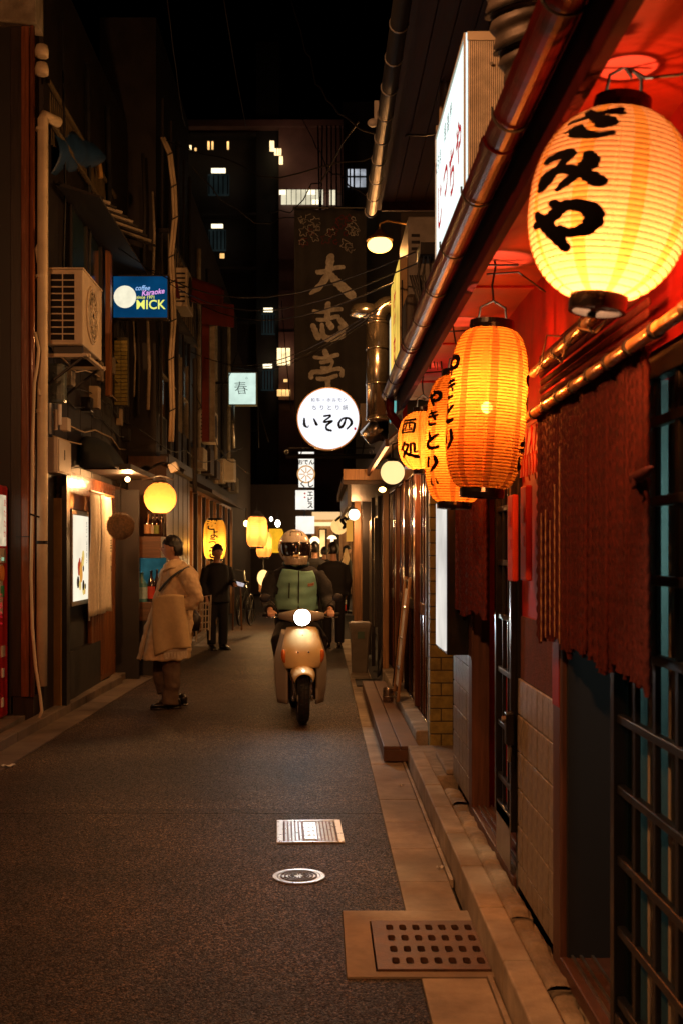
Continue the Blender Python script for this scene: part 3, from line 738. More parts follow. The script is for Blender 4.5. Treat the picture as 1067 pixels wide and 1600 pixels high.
# ------------------------------------------------------------ rope curtains and bamboo
M_bamb = mat('bamboo', (.62, .30, .10), .28, var=.3, scale=5, bump=.2, bscale=30, coat=.5)
M_rope = mat('red_rope', (.072, .011, .008), .85, var=.45, scale=60, bump=.8, bscale=260, bdist=.003, spec=.2)
M_ropeg = mat('gold_thread_rope', (.42, .22, .10), .5, var=.5, scale=60, bump=.8, bscale=260)
def bamboo(name, label, a, b, r, nodes=6, parent=None):
    a, b = Vector(a), Vector(b); t = thing(name, label, 'bamboo pole', (a + b) / 2)
    pts = []; rs = []
    for i in range(nodes):
        for q, k in ((.0, 1.16), (.03, 1.0), (.5, .97), (.97, 1.0)):
            pts.append(a.lerp(b, (i + q) / nodes)); rs.append(r * k)
    pts.append(b); rs.append(r)
    MB().tube(pts, rs, 14).build('pole', M_bamb, t, smooth=True)
    for i in range(1, nodes, 1):
        p = a.lerp(b, i / nodes); d = (b - a).normalized()
        MB().tube([p - d * .012, p + d * .012], r * 1.24, 12).build('binding', M_wire, t)
    return t
NX = .765
bamboo('bamboo_pole', 'long bamboo pole carrying the wide red rope curtain', (NX - .02, 2.35, 2.045), (NX - .02, 4.22, 2.03), .0165, 9)
bamboo('bamboo_pole', 'bamboo pole carrying the narrow red rope curtain further down the wall', (NX - .02, 5.25, 2.03), (NX - .02, 7.05, 2.03), .0165, 7)
bamboo('bamboo_pole', 'short bamboo pole wrapped in wires under the big lantern', (.715, 2.92, 2.165), (.735, 3.98, 2.165), .015, 5)
w = thing('loose_wires', 'loose wires wound round the short bamboo pole under the big lantern', 'wires', (.71, 3.4, 2.1))
for q, (o1, o2) in enumerate(((.018, -.012), (-.018, .018), (.0, -.026))):
    MB().tube([(.712 + o1 * sin(i * 1.3), 2.75 + .13 * i, 2.19 - .02 * (i % 3) + o2 - .018 * sin(i * .5 * (q + 1))) for i in range(9)], .0025, 5).build('wire', M_bamb if q == 0 else M_wire, w)
MB().tube([(.672, 2.5, 2.598), (.70, 2.48, 2.57), (.76, 2.44, 2.56), (.80, 2.35, 2.54), (.84, 2.2, 2.53)], .0035, 6).build('wire', M_wire, w)
MB().tube([(.60, 4.15, 2.55), (.72, 4.2, 2.57), (.84, 4.3, 2.52)], .0035, 6).build('wire', M_wire, w)
def strand_mesh(L, r, mt, phase):
    m = MB(); n = 6; k = int(L / .011); vs = []
    for i in range(k + 1):
        for j in range(n):
            a = 2 * pi * j / n; rr_ = r * (1 + .38 * sin(a * 2 + i * 1.57 + phase)); vs.append(Vector((rr_ * cos(a), rr_ * sin(a), -L * i / k)))
    fs = [(i * n + j, i * n + (j + 1) % n, (i + 1) * n + (j + 1) % n, (i + 1) * n + j) for i in range(k) for j in range(n)]
    m.add(vs, fs); return m
def rope_curtain(label, y0, y1, ztop, zb, sp, x, net=0.0):
    t = thing('rope_curtain', label, 'rope curtain', (x, (y0 + y1) / 2, ztop))
    src = {}; n = int((y1 - y0) / sp)
    for i in range(n + 1):
        u = i / n; L = ztop - zb(u) + random.uniform(-.012, .012)
        Lq = round(L / .012) * .012
        if Lq not in src:
            m = strand_mesh(Lq, sp * .64, M_rope, random.random() * 6); src[Lq] = m.build('rope', M_rope, t, smooth=True)
            ob = src[Lq]; ob.data.transform(Matrix.Translation(t.location)); # author at the origin of the strand
            o = ob
        else: o = inst(src[Lq], 'rope', t)
        o.location = Vector((x + random.uniform(-.0022, .0022) + .003 * sin(i * .35), y0 + (y1 - y0) * u + random.uniform(-.002, .002), ztop)) - t.location
        o.rotation_euler = (random.uniform(-.008, .008), random.uniform(-.006, .006), random.random() * 6)
    # knots in rows where the ropes turn over the pole
    if net:
        kn = MB()
        for r_ in range(int(net / .028)):
            for i in range(n + 1):
                kn.ball((x + .004 * (r_ % 2), y0 + (y1 - y0) * (i + .5 * (r_ % 2)) / n, ztop + .02 + r_ * .028), sp * .62, 6, 4, sc=(.9, .75, 1.5))
        stuff(kn.build('knotted_net', M_rope, t, smooth=True))
    return t
rope_curtain('wide curtain of dark red twisted ropes hanging from a bamboo pole over the doorway', 2.71, 4.02, 2.035, lambda u: 1.21 + .03 * u + .035 * abs(sin(u * 9.5)), .0125, NX + .004, .20)
rope_curtain('narrow curtain of red twisted ropes over the far doorway of the red shop', 5.36, 6.96, 2.035, lambda u: 1.24 + .02 * sin(u * 9), .016, NX + .004, .14)
gs = thing('gold_cords', 'thin gold cords hanging in front of the left end of the wide rope curtain', 'cords', (NX - .012, 3.85, 1.3))
for q in range(5):
    L = random.uniform(.30, .6) if q else .62
    yy = 3.62 + .075 * q; m = strand_mesh(L, .0019, M_ropeg, q)
    m.xf(Matrix.Translation((NX - .014, yy, 1.26 + L + .02 * sin(q)))); m.build('cord', M_ropeg, gs)
tag(MB().tube([(NX - .01, 2.78, 1.73), (NX - .02, 2.73, 1.725), (NX - .01, 2.66, 1.735), (NX - .015, 2.61, 1.74)], [.012, .016, .013, .006], 8).tube([(NX - .02, 2.74, 1.75), (NX - .03, 2.70, 1.70)], .007, 6).build('rope_knot', M_rope, smooth=True), 'frayed rope knot tying back the right edge of the wide rope curtain', 'knot')

# ------------------------------------------------------------ red plaques, amulets, menu light box
for (y0, y1, z0, z1, s_, lab) in ((4.32, 4.44, 1.44, 1.80, '亀', 'orange-red wooden plaque with a carved mark on the red wall'), (4.62, 4.74, 1.43, 1.78, '寿', 'darker red wooden plaque further from the camera on the red wall')):
    t = thing('wooden_plaque', lab, 'plaque', (WX - .02, (y0 + y1) / 2, z0))
    MB().box(WX - .075, WX - .05, y0, y1, z0, z1).build('board', mat('plaque_red', (.42, .035, .015), .7, spec=.15), t, bevel=.006)
    text(s_, .085, (WX - .078, (y0 + y1) / 2, z1 - .10), M_redw, t, (0, -1, 0), (0, 0, 1), .01, .001)
    for q in (z0 + .13, z0 + .22): MB().box(WX - .0775, WX - .075, y0 + .03, y1 - .03, q, q + .04).build('carved_mark', M_redw, t)
am = thing('amulet_strings', 'bundle of red paper amulet strings hanging above the plaques', 'amulets', (WX - .05, 4.35, 1.95))
for q in range(7):
    yy = 4.16 + .06 * q
    MB().tube([(WX - .045 - .008 * (q % 3), yy, 2.02), (WX - .06, yy + .012 * sin(q * 2), 1.92), (WX - .045, yy, 1.82 + .02 * (q % 2))], .003, 5).build('string', M_redw, am)
    MB().box(WX - .06, WX - .055, yy - .014, yy + .014, 1.84, 1.92).build('paper_slip', mat('plaque_red', (0, 0, 0)), am)
# upright light box on the wall before the far doorway
lb = thing('upright_light_box', 'tall narrow white light box on the wall past the rope curtains', 'light box', (.77, 6.6, .9))
E_box = emi('light_box_panel', (1, .93, .84), .72, .25, 2.2)
MB().box(.71, .83, 6.46, 7.0, .97, 1.86).build('case', M_black, lb, bevel=.004)
MB().box(.700, .7095, 6.48, 6.98, .99, 1.84).build('lit_panel', E_box, lb)

# ============================================================ RIGHT, above the eave
M_mesh = mat('pale_render', (.34, .26, .18), .8, var=.3, scale=5, bump=.6, bscale=50, dirt=.4)
M_orange = wood('orange_board', (.40, .16, .05), .5)
M_ribbed = mat('ribbed_aluminium', (.80, .71, .58), .5, .0, .3, 22, .3, 60, dirt=.35)
up = thing('upper_storey', 'pale rendered upper storey set back above the red eave on the right', 'building', (1.2, 5, 2.8))
UX = .95
MB().box(UX, UX + .3, .2, 9.3, 2.78, 4.55).build('wall', M_mesh, up)
MB().box(UX - .10, UX, 4.9, 5.25, 2.9, 4.5).build('orange_board', M_orange, up)
MB().box(UX - .05, UX, 5.25, 5.3, 2.9, 4.5).build('board_edge', M_brownpost, up)
pp = MB().box(UX - .12, UX, 4.2, 4.86, 2.9, 4.5)
pp.build('perforated_panel', mat('panel_cream', (.55, .42, .32), .7, var=.2, dirt=.3), up)
pf = MB()
for i in range(5):
    for j in range(26):
        z = 2.95 + j * .058; xx = UX - .112 + i * .025
        pf.obox((xx, 4.198, z + .02 * (i % 2)), (.003, 0, .004), (0, .003, 0), (-.002, 0, .012))
stuff(pf.build('perforations', M_glow_black, up))
MB().box(UX - .03, UX, 5.7, 6.5, 3.2, 4.1).build('window', M_black, up)
for q in (5.75, 6.1, 6.45): MB().box(UX - .05, UX - .03, q - .02, q + .02, 3.2, 4.1).build('window_bar', M_cream, up)
MB().box(UX - .08, UX - .03, 7.2, 7.9, 2.9, 3.9).build('shutter_box', M_mesh, up, bevel=.01)
for i in range(9): MB().box(UX - .095, UX - .08, 7.2, 7.9, 2.95 + i * .1, 3.01 + i * .1).build('slat', M_cream, up)
# upper roof: brown soffit, dark drain gutter
ur = thing('upper_roof', 'dark brown overhanging upper roof with a black eave gutter on the right', 'roof', (.8, 7.5, 4.3))
M_brsoff = wood('brown_soffit', (.11, .030, .012), .7, 'Y')
for i in range(4):
    MB().box(.50 + i * .115, .61 + i * .115, 4.0, 9.4, 4.40, 4.44).build('soffit_board', M_brsoff, ur, bevel=.003)
MB().box(.46, .495, 4.0, 9.42, 4.34, 4.56).build('fascia', M_brsoff, ur)
MB().box(.5, 1.6, 9.38, 9.42, 4.33, 4.5).build('gable_board', M_brsoff, ur)
MB().box(.5, 1.6, 4, 9.4, 4.45, 4.55).build('roof_deck', M_dark, ur)
ug = thing('upper_gutter', 'black pipe shaped gutter with metal straps along the upper roof edge', 'gutter', (.43, 7, 4.3))
M_bpipe = mat('black_pipe', (.03, .032, .036), .6, .0, .3, 8, spec=.25)
MB().tube([(.415, 4.0, 4.34), (.415, 9.42, 4.34)], .048, 14).build('pipe', M_bpipe, ug, smooth=True)
for i in range(13):
    MB().tube([(.415, 4.4 + .42 * i, 4.34), (.415, 4.408 + .42 * i, 4.34)], .054, 14).build('strap', M_steel, ug)
# big sign box
M_signw = emi('sign_white', (.86, 1.0, .96), 1.15, .12, 2)
sg = thing('long_wall_sign', 'long lit white shop sign with red and black characters above the red eave', 'sign', (.56, 4.45, 2.79))
sy0, sy1, sz0, sz1 = 3.95, 4.95, 2.79, 3.33
MB().box(.505, .66, sy0, sy1, sz0, sz1).build('case', mat('case_shadow', (.16, .14, .11), .6), sg, bevel=.004)  # case coloured darker than its ribs, standing in for shade between them
rb = MB()
for i in range(21): rb.box(.508 + i * .0072, .5115 + i * .0072, sy0 - .004, sy0 - .0002, sz0 + .005, sz1 - .03)
stuff(rb.build('ribs', M_ribbed, sg))
MB().box(.503, .66, sy0 - .006, sy0, sz1 - .028, sz1 + .002).build('end_trim', M_cream, sg)
MB().lathe([(.006, -.008), (.004, 0)], (.585, sy0 - .004, sz1 - .11), 10, axis='Y').build('screw', M_steel, sg)
MB().box(.498, .505, sy0, sy1, sz0, sz1).build('lit_face', M_signw, sg)
for (z0_, z1_) in ((sz0, sz0 + .012), (sz1 - .012, sz1)): MB().box(.492, .499, sy0, sy1, z0_, z1_).build('frame', M_cream, sg)
for yy in (sy0, sy1 - .012): MB().box(.492, .4985, yy, yy + .012, sz0 + .012, sz1 - .012).build('frame', M_cream, sg)
E_red = emi('sign_red', (.75, .02, .03), .6); E_blue = mat('sign_blue', (.02, .06, .25), .5)
for i, ch in enumerate('じっちゃ'):
    text(ch, .21, (.4975, sy1 - .16 - i * .215, sz0 + .20 + (.03 if i % 2 else 0)), E_red, sg, (0, -1, 0), (0, 0, 1), .02, .001)
for i, ch in enumerate('居酒屋'):
    text(ch, .075, (.4975, sy1 - .36 - i * .10, sz1 - .11), M_glow_black, sg, (0, -1, 0), (0, 0, 1), .01, .001)
text('だるま', .07, (.4975, sy1 - .10, sz0 + .40), E_blue, sg, (0, -1, 0), (0, 0, 1), .01, .001)
for yy in (4.1, 4.8): MB().tube([(.6, yy, 3.30), (.6, yy, 3.36), (UX, yy, 3.40)], .012, 8).build('bracket', M_steel, sg)
# flexible duct
fd = thing('flexible_duct', 'thick dark corrugated duct coming down over the near end of the lit sign', 'duct', (.72, 3.2, 3))
pts = []; rs = []
N_ = 110
for i in range(N_ + 1):
    t = i / N_; a = t * 1.9
    p = Vector((.655 + .30 * (1 - cos(a)) * .8, 3.02 + .55 * t, 3.42 - .42 * sin(a) if a < pi / 2 else 3.42 - .42 * sin(a)))
    p = W(800 + 20 * t + 100 * max(0, t - .35) ** 1.5, -190 + 400 * t, 3.25 + .15 * t)
    pts.append(p); ph = (i / N_ * 15) % 1; rs.append(.10 * (1 + .07 * (1 if ph < .5 else -1) * (1 - abs(4 * (ph % .5) - 1))) )
MB().tube(pts, rs, 28).build('hose', mat('duct_grey', (.11, .09, .08), .55, .3, .4, 12, .4, 50, dirt=.4), fd, smooth=True)
for q in range(7):
    i = int((q + .5) / 7 * N_)
    MB().tube([pts[i] - (pts[i + 1] - pts[i]).normalized() * .003, pts[i] + (pts[i + 1] - pts[i]).normalized() * .003], .112, 28).build('hoop', M_black, fd)
# vertical conduits
M_cond = mat('conduit_cream', (.50, .38, .24), .5, var=.2, dirt=.3)
for (px, D, z0, z1, r, lab) in ((688, 7.0, 3.05, 5.0, .011, 'thin cream conduit running up the wall beyond the white sign, left one'), (699, 7.0, 3.05, 5.0, .014, 'thicker cream conduit beside a thin one up the wall beyond the white sign'), (716, 7.2, 3.3, 5.0, .012, 'brown conduit close to the wall right of the cream pair')):
    c = thing('conduit', lab, 'pipe', (XX(px, D), D, z0))
    X = XX(px, D)
    MB().tube([(X + .02, D, z0), (X + .005, D, z0 + .5), (X - .006, D, z0 + .9), (X + .008, D, z1 - .5), (X - .01, D, z1)], r, 10).build('pipe', M_cond if px < 710 else M_brownpost, c, smooth=True)
    for zz in (z0 + .25, z0 + 1.05, z0 + 1.45): MB().box(X - .03, X + .03, D - .02, D + .02, zz, zz + .035).build('clamp', M_cream, c, bevel=.003)
# junction clutter: beige grid frame, box, small bright sign lamp
jb = thing('junction_box', 'small black junction box with hanging cables by the lit sign', 'junction box', (.6, 6.2, 3.0))
MB().box(XX(655, 6.3), XX(682, 6.3), 6.3, 6.5, ZZ(398, 6.3), ZZ(378, 6.3)).build('box', M_black, jb, bevel=.005)
rc = random.Random(11)
for q in range(11):
    x0 = XX(654 + q * 3.2, 6.35); pp_ = [(x0, 6.35, ZZ(392, 6.35))]
    for s_ in range(5): pp_.append((x0 + rc.uniform(-.03, .03), 6.35 + rc.uniform(-.04, .08), ZZ(392, 6.35) - .13 * (s_ + 1)))
    MB().tube(pp_, rc.choice([.003, .005, .007]), 5).build('cable', rc.choice([M_wire, M_wire, M_cond, M_black]), jb, smooth=True)
for q in range(6):
    MB().tube([(XX(640, 6.4) + q * .012, 6.4, ZZ(430, 6.4)), (XX(655, 6.4) + q * .01, 6.42, ZZ(480, 6.4) + q * .02), (XX(668, 6.4), 6.45, ZZ(505, 6.4)), (XX(672, 6.4) + .01 * q, 6.4, ZZ(560, 6.4))], .005, 5).build('cable', M_wire, jb, smooth=True)
lp_ = thing('sign_lamp', 'small bright bulb at the lower far corner of the lit white sign', 'lamp', (XX(687, 5.6), 5.6, ZZ(383, 5.6)))
MB().ball((XX(687, 5.6), 5.6, ZZ(383, 5.6)), .018, 12, 8, sc=(.9, .9, 1.6)).build('bulb', emi('warm_bulb', (1, .62, .25), 14), lp_, smooth=True)
MB().tube([(XX(687, 5.6), 5.6, ZZ(383, 5.6) - .06), (XX(687, 5.6), 5.6, ZZ(383, 5.6) - .025)], .014, 8).build('socket', M_black, lp_)
# grey condenser / cabinets on the wall beyond
ac2 = thing('grey_cabinet', 'grey metal cabinet fixed to the wall under the street lamp bracket', 'cabinet', (.72, 8.8, 3.2))
MB().box(XX(637, 8.6), XX(637, 8.6) + .22, 8.6, 9.5, ZZ(505, 8.6), ZZ(338, 8.6)).build('case', mat('cabinet_grey', (.22, .21, .2), .5, var=.3, dirt=.4), ac2, bevel=.01)
for q in (0, .05, .1): MB().box(XX(642, 8.6), XX(655, 8.6), 8.592, 8.6, 3.9 - q, 3.92 - q).build('vent', M_black, ac2)
db = thing('rounded_case', 'dark rounded speaker shaped case among the yellow signs', 'case', (.62, 8.0, 3))
MB().box(XX(634, 8.1), XX(652, 8.1), 8.1, 8.5, ZZ(560, 8.1), ZZ(458, 8.1)).build('body', mat('case_brown', (.06, .045, .035), .5), db, bevel=.03)
for q in range(2): MB().obox((XX(636 + 8 * q, 8.05), 8.05, ZZ(545 - 9 * q, 8.05)), (.012, 0, -.05), (0, .01, 0), (.012, 0, .006)).build('white_bracket', M_white, db)
# lit signs edge-on: yellow and cyan/white
E_yel = emi('sign_yellow', (1, .62, .10), .85, .35, 3); E_cya = emi('sign_cyan', (.25, .8, .75), .55, .3, 3); E_wh = emi('sign_pale', (1, .85, .55), .8, .2, 3)
ys = thing('yellow_projecting_sign', 'tall yellow lit sign seen nearly edge-on on the right wall', 'sign', (.58, 9, 2.9))
x0 = .60
MB().box(x0, x0 + .06, 8.7, 9.7, 2.82, 3.78).build('case', mat('sign_case_tan', (.45, .30, .14), .5), ys, bevel=.005)
MB().box(x0 - .006, x0, 8.72, 9.68, 2.84, 3.76).build('lit_face', E_yel, ys)
MB().box(x0 + .012, x0 + .022, 8.694, 8.70, 3.1, 3.6).build('slot', M_black, ys)
for q, ch in enumerate('焼肉'): text(ch, .28, (x0 - .008, 9.2, 3.5 - q * .35), E_red, ys, (0, -1, 0), (0, 0, 1), .02, .001)
cs = thing('cyan_projecting_sign', 'pale cyan and white lit sign behind the yellow one', 'sign', (.66, 10.5, 2.9))
x0 = .66
MB().box(x0, x0 + .08, 9.9, 10.9, 2.75, 3.75).build('case', M_cream, cs, bevel=.005)
MB().box(x0 - .006, x0, 9.92, 10.88, 2.77, 3.2).build('lit_face', E_cya, cs); MB().box(x0 - .006, x0, 9.92, 10.88, 3.2, 3.73).build('lit_face', E_wh, cs)
MB().box(x0 + .005, x0 + .075, 9.892, 9.9, 2.77, 3.1).build('cyan_side', mat('cyan_paint', (.12, .42, .42), .5), cs)

# street lamp
sl = thing('street_lamp', 'glowing street lamp under a small shade on a wall bracket at the right', 'street lamp', W(593, 372, 11))
Lc = W(593, 381, 11)
MB().lathe([(.035, .13), (.05, .10), (.122, .055), (.132, .03), (.122, .03), (.11, .055), (.03, .095)], Lc, 28).build('shade', mat('lamp_shade_metal', (.20, .11, .05), .4, .5), sl, smooth=True)
MB().ball(Lc - Vector((0, 0, .012)), .118, 20, 12, sc=(1, 1, .62)).build('diffuser', emi('sodium_globe', (1, .50, .10), 6), sl, smooth=True)
MB().tube([Lc + Vector((0, 0, .12)), Lc + Vector((0, 0, .19)), Lc + Vector((.07, 0, .22)), Lc + Vector((.26, 0, .19)), (UX, 11, Lc.z + .19)], .012, 8).build('bracket', M_brass, sl, smooth=True)
MB().tube([Lc + Vector((.26, 0, .19)), Lc + Vector((.27, 0, -.25)), Lc + Vector((.30, 0, -.5))], .010, 8).build('cable', M_brass, sl, smooth=True)
lamp('glow', Lc - Vector((0, 0, .14)), 150, (1, .42, .12), .09, sl)
# lamp at the gutter end
sp = thing('security_light', 'small white twin floodlight on the end of the upper gutter, unlit', 'floodlight', W(585, 185, 9.5))
MB().ball(W(582, 192, 9.5), .045, 14, 8, sc=(1, .8, .8)).build('head', M_white, sp, smooth=True)
MB().obox(W(588, 175, 9.5), (.02, 0, 0), (0, .02, 0), (0, 0, .09)).build('arm', M_white, sp, bevel=.005)

# ============================================================ green brick pier and the wooden facade behind it
M_gbrick = mat('olive_brick', (.30, .24, .06), .6, var=.4, scale=18, bump=.5, bscale=60, dirt=.35)
M_mort = mat('mortar', (.07, .06, .035), .9)
pier = thing('brick_pier', 'narrow olive green brick pier at the end of the red shop', 'pier', (.89, 8.6, 0))
px0_, px1_ = XX(671, 8.5), XX(707, 8.5)
MB().box(px0_ + .006, px1_, 8.506, 8.72, 0, 2.6).build('mortar', M_mort, pier)
bs = None; z = .02; i = 0
while z < 2.55:
    o = MB()
    if i % 2 == 0: segs = [(px0_, px1_)]
    else: segs = [(px0_, px0_ + .08), (px0_ + .088, px1_)]
    for a, c in segs:
        MB().box(a, c, 8.5 + random.uniform(-.002, .003), 8.62, z, z + .086).build('brick', M_gbrick, pier, bevel=.004)
    z += .094; i += 1
stp = thing('concrete_step', 'low concrete step at the foot of the green brick pier', 'step', (.85, 8.1, 0))
MB().box(.64, .99, 7.3, 8.45, -.02, .13).build('slab', M_rough, stp, bevel=.01)
MB().box(.80, .99, 7.32, 8.0, .131, .165).build('slab', M_rough, stp, bevel=.01)

M_gwood = wood('polished_wood', (.14, .045, .022), .18, 'Z', .4, .9)
M_gwood2 = wood('dark_polished_wood', (.05, .02, .012), .2, 'Z', .4, .9)
M_oak = wood('pale_post_wood', (.42, .22, .085), .45)
wf = thing('wooden_facade', 'polished brown wooden sliding door facade behind the green pier', 'shopfront', (.9, 11, 0))
FX = .86
MB().box(FX + .08, FX + .3, 8.72, 15, 0, 2.5).build('wall', M_dark, wf)
MB().box(FX - .02, FX + .10, 8.72, 15, .1, .20).build('sill', M_gwood2, wf, bevel=.008)
MB().box(FX - .02, FX + .10, 8.72, 15, 2.25, 2.40).build('lintel', M_gwood2, wf, bevel=.005)
MB().box(FX - .012, FX + .08, 8.72, 15, 1.02, 1.12).build('mid_rail', M_gwood, wf, bevel=.005)
yy = 8.76
i = 0
while yy < 14.8:
    big = i % 5 == 0
    MB().box(FX - (.04 if big else .01), FX + .07, yy, yy + (.12 if big else .05), .2, 2.25).build('post' if big else 'slat', M_gwood if i % 2 else M_gwood2, wf, bevel=.012)
    yy += .30 if big else .24; i += 1
for (a, c) in ((8.9, 9.9), (10.1, 11.1), (11.3, 12.5), (12.7, 14.4)):
    MB().box(FX + .03, FX + .035, a, c, .22, 1.0).build('lower_panel', M_gwood, wf)
    MB().box(FX + .03, FX + .035, a, c, 1.14, 2.2).build('pane', mat('amber_dark_glass', (.06, .03, .015), .08, spec=.8, coat=1), wf)
MB().box(FX + .02, FX + .028, 8.95, 9.25, 1.45, 1.95).build('lit_pane', emi('amber_pane', (1, .45, .08), .8, .4, 4), wf)
for (px, D, y0, m_) in ((602, 13.4, 745, M_oak), ): MB().box(XX(598, D), XX(607, D), D, D + .1, 0.0, 2.4).build('door_post', m_, wf, bevel=.005)
MB().tube([(FX - .05, 8.76, .75), (FX - .05, 8.76, 2.1)], .010, 8).build('steel_rail', M_steel, wf)
# pent roof
pr_ = thing('pent_roof', 'small dark pent roof over the wooden facade', 'awning', (.7, 11, 2.4))
M_pent = wood('pent_boards', (.10, .05, .025), .5, 'Y')
yy = 8.9
while yy < 12.3:
    MB().poly([(.52, yy, 2.40), (.53, yy, 2.43), (1.0, yy, 2.86), (1.0, yy, 2.82)], (0, .165, 0)).build('board', M_pent, pr_, bevel=.002); yy += .17
MB().box(.50, .53, 8.9, 12.3, 2.36, 2.42).build('edge_board', M_brownpost, pr_)
MB().box(.25, .95, 12.4, 12.48, ZZ(750, 12.4), ZZ(733, 12.4)).build('beam', M_oak, pr_, bevel=.004)
MB().box(.25, .95, 12.5, 16.8, ZZ(756, 12.4), ZZ(750, 12.4) + .06).build('ceiling_board', M_pent, pr_)
MB().box(.30, .34, 12.6, 17, 2.05, 2.33).build('hanging_board', M_black, pr_)
# bench step, second step, leaning sign boards, tin can
M_step = mat('step_board', (.16, .085, .05), .6, var=.35, scale=6, bump=.4, bscale=50, dirt=.5)
be = thing('timber_step', 'long low brown timber step along the wooden facade', 'step', (.6, 10.5, 0))
for (a, c) in ((.462, .585), (.589, .72)): MB().box(a, c, 8.42, 12.7, .10, .128).build('plank', M_step, be, bevel=.006)
MB().box(.465, .718, 8.425, 8.45, .015, .10).build('front_board', M_step, be, bevel=.004)
MB().box(.465, .485, 8.45, 12.68, .015, .10).build('side_board', M_step, be, bevel=.004)
for q in (8.6, 10.4, 12.4): MB().box(.50, .70, q, q + .08, -.0, .1).build('foot', M_black, be)
b2 = thing('concrete_step', 'higher dark stone step against the sills of the wooden facade', 'step', (.8, 11, 0))
MB().box(.725, .86, 8.75, 13.5, 0, .19).build('slab', M_rough, b2, bevel=.01)
for k_, (px_, D_, wd, hh, lean) in enumerate(((628, 10.4, .5, 1.12, .10), (617, 11.2, .45, .95, .09))):
    t = thing('leaning_menu_board', ('taller slatted board leaning on the wooden facade by the timber step', 'shorter frame leaning on the wooden facade behind the taller board')[k_], 'board', (.72, D_, .13))
    xb = .70 + .04 * k_; 
    def L_(u, v): return Vector((xb + lean * v * 1.1, D_ + wd * u, .195 + hh * v))
    for u in (0, 1): MB().tube([L_(u, 0), L_(u, 1)], .016, 6).build('rail', M_oak if k_ == 0 else M_gwood2, t)
    for v in (.03, .25, .5, .75, .97): MB().tube([L_(0, v), L_(1, v)], .012, 6).build('rung', M_gwood2, t)
    MB().poly([L_(.08, .1), L_(.92, .1), L_(.92, .9), L_(.08, .9)], (.008, 0, 0)).build('sheet', M_litter if k_ == 0 else M_dark, t)
tc_ = thing('tin_can', 'small shiny tin can standing on the timber step', 'can', (.60, 9.9, .128))
cc = (XX(606, 10.9), 10.9, .129)
MB().lathe([(.045, 0), (.05, .005), (.05, .125), (.048, .13), (.044, .128), (.044, .01)], cc, 20).build('body', mat('tin', (.4, .33, .27), .25, .9, .3, 20), tc_, smooth=True)
MB().lathe([(.052, .05), (.054, .055), (.052, .06)], cc, 20).build('ridge', M_steel, tc_)
# grey bin
bi = thing('waste_bin', 'tall grey plastic waste bin with a lid at the right side of the lane', 'bin', (XX(563, 14.7), 14.7, 0))
bx, by = XX(563, 14.7), 14.85; M_bin = mat('bin_plastic', (.24, .21, .17), .5, var=.2, dirt=.35)
m = MB()
def rr_box(m, rings, n=6, mi=0):
    """rings: (cx, cy, z, hx, hy, radius): stacked rounded rectangles"""
    vs = []; K = 4 * n
    for (cx, cy, z, hx, hy, r) in rings:
        for q, (sx, sy) in enumerate(((1, 1), (-1, 1), (-1, -1), (1, -1))):
            for i in range(n):
                a = pi / 2 * (q + i / (n - 1)); vs.append((cx + sx * (hx - r) + r * cos(a), cy + sy * (hy - r) + r * sin(a), z))
    fs = [(i * K + j, i * K + (j + 1) % K, (i + 1) * K + (j + 1) % K, (i + 1) * K + j) for i in range(len(rings) - 1) for j in range(K)]
    fs.append(tuple(range(K - 1, -1, -1))); fs.append(tuple((len(rings) - 1) * K + j for j in range(K)))
    m.add(vs, fs, mi)
rr_box(m, [(bx - .01, by, 0, .098, .13, .02), (bx, by, .58, .128, .16, .025), (bx, by, .58, .14, .172, .03), (bx, by, .61, .14, .172, .03)])
m.build('body', M_bin, bi)
m = MB(); rr_box(m, [(bx, by, .612, .145, .18, .03), (bx, by, .63, .145, .18, .03), (bx, by, .645, .12, .15, .03)]); m.build('lid', M_bin, bi)
MB().box(bx - .04, bx + .05, by - .165, by - .158, .44, .53).build('sticker', mat('sticker_green', (.10, .17, .12), .5), bi)
# silver ducts
M_duct = mat('polished_duct', (.55, .48, .38), .22, .95, .2, 6)
du = thing('exhaust_duct', 'shiny silver exhaust duct with an elbow rising beside the hanging banner', 'duct', (.6, 12, 2.9))
X0, D0 = XX(589, 12.2), 12.2
MB().tube([(X0, D0, ZZ(655, D0)), (X0, D0, ZZ(505, D0))], .115, 28).build('riser', M_duct, du, smooth=True)
for q in (655, 600, 545, 505): MB().tube([(X0, D0, ZZ(q, D0) - .012), (X0, D0, ZZ(q, D0) + .012)], .122, 28).build('collar', M_duct, du, smooth=True)
el = [(X0 + .14 - .14 * cos(a), D0, ZZ(500, D0) + .16 * sin(a)) for a in [pi / 2 * i / 6 for i in range(7)]] + [(X0 + .6, D0, ZZ(500, D0) + .16)]
MB().tube(el, .095, 24).build('elbow', M_duct, du, smooth=True)
MB().lathe([(.02, .10), (.13, .07), (.16, .02), (.16, -.03), (.12, -.04)], (X0 - .13, D0, ZZ(488, D0)), 20).build('cowl', M_duct, du, smooth=True)
du2 = thing('exhaust_duct', 'smaller silver duct end under the round white sign bracket', 'duct', (.6, 13, 2.6))
MB().tube([(.75, 12.9, ZZ(672, 12.9)), (.62, 12.9, ZZ(672, 12.9)), (.5, 12.9, ZZ(685, 12.9))], [.13, .13, .09], 20).build('hood', M_duct, du2, smooth=True)
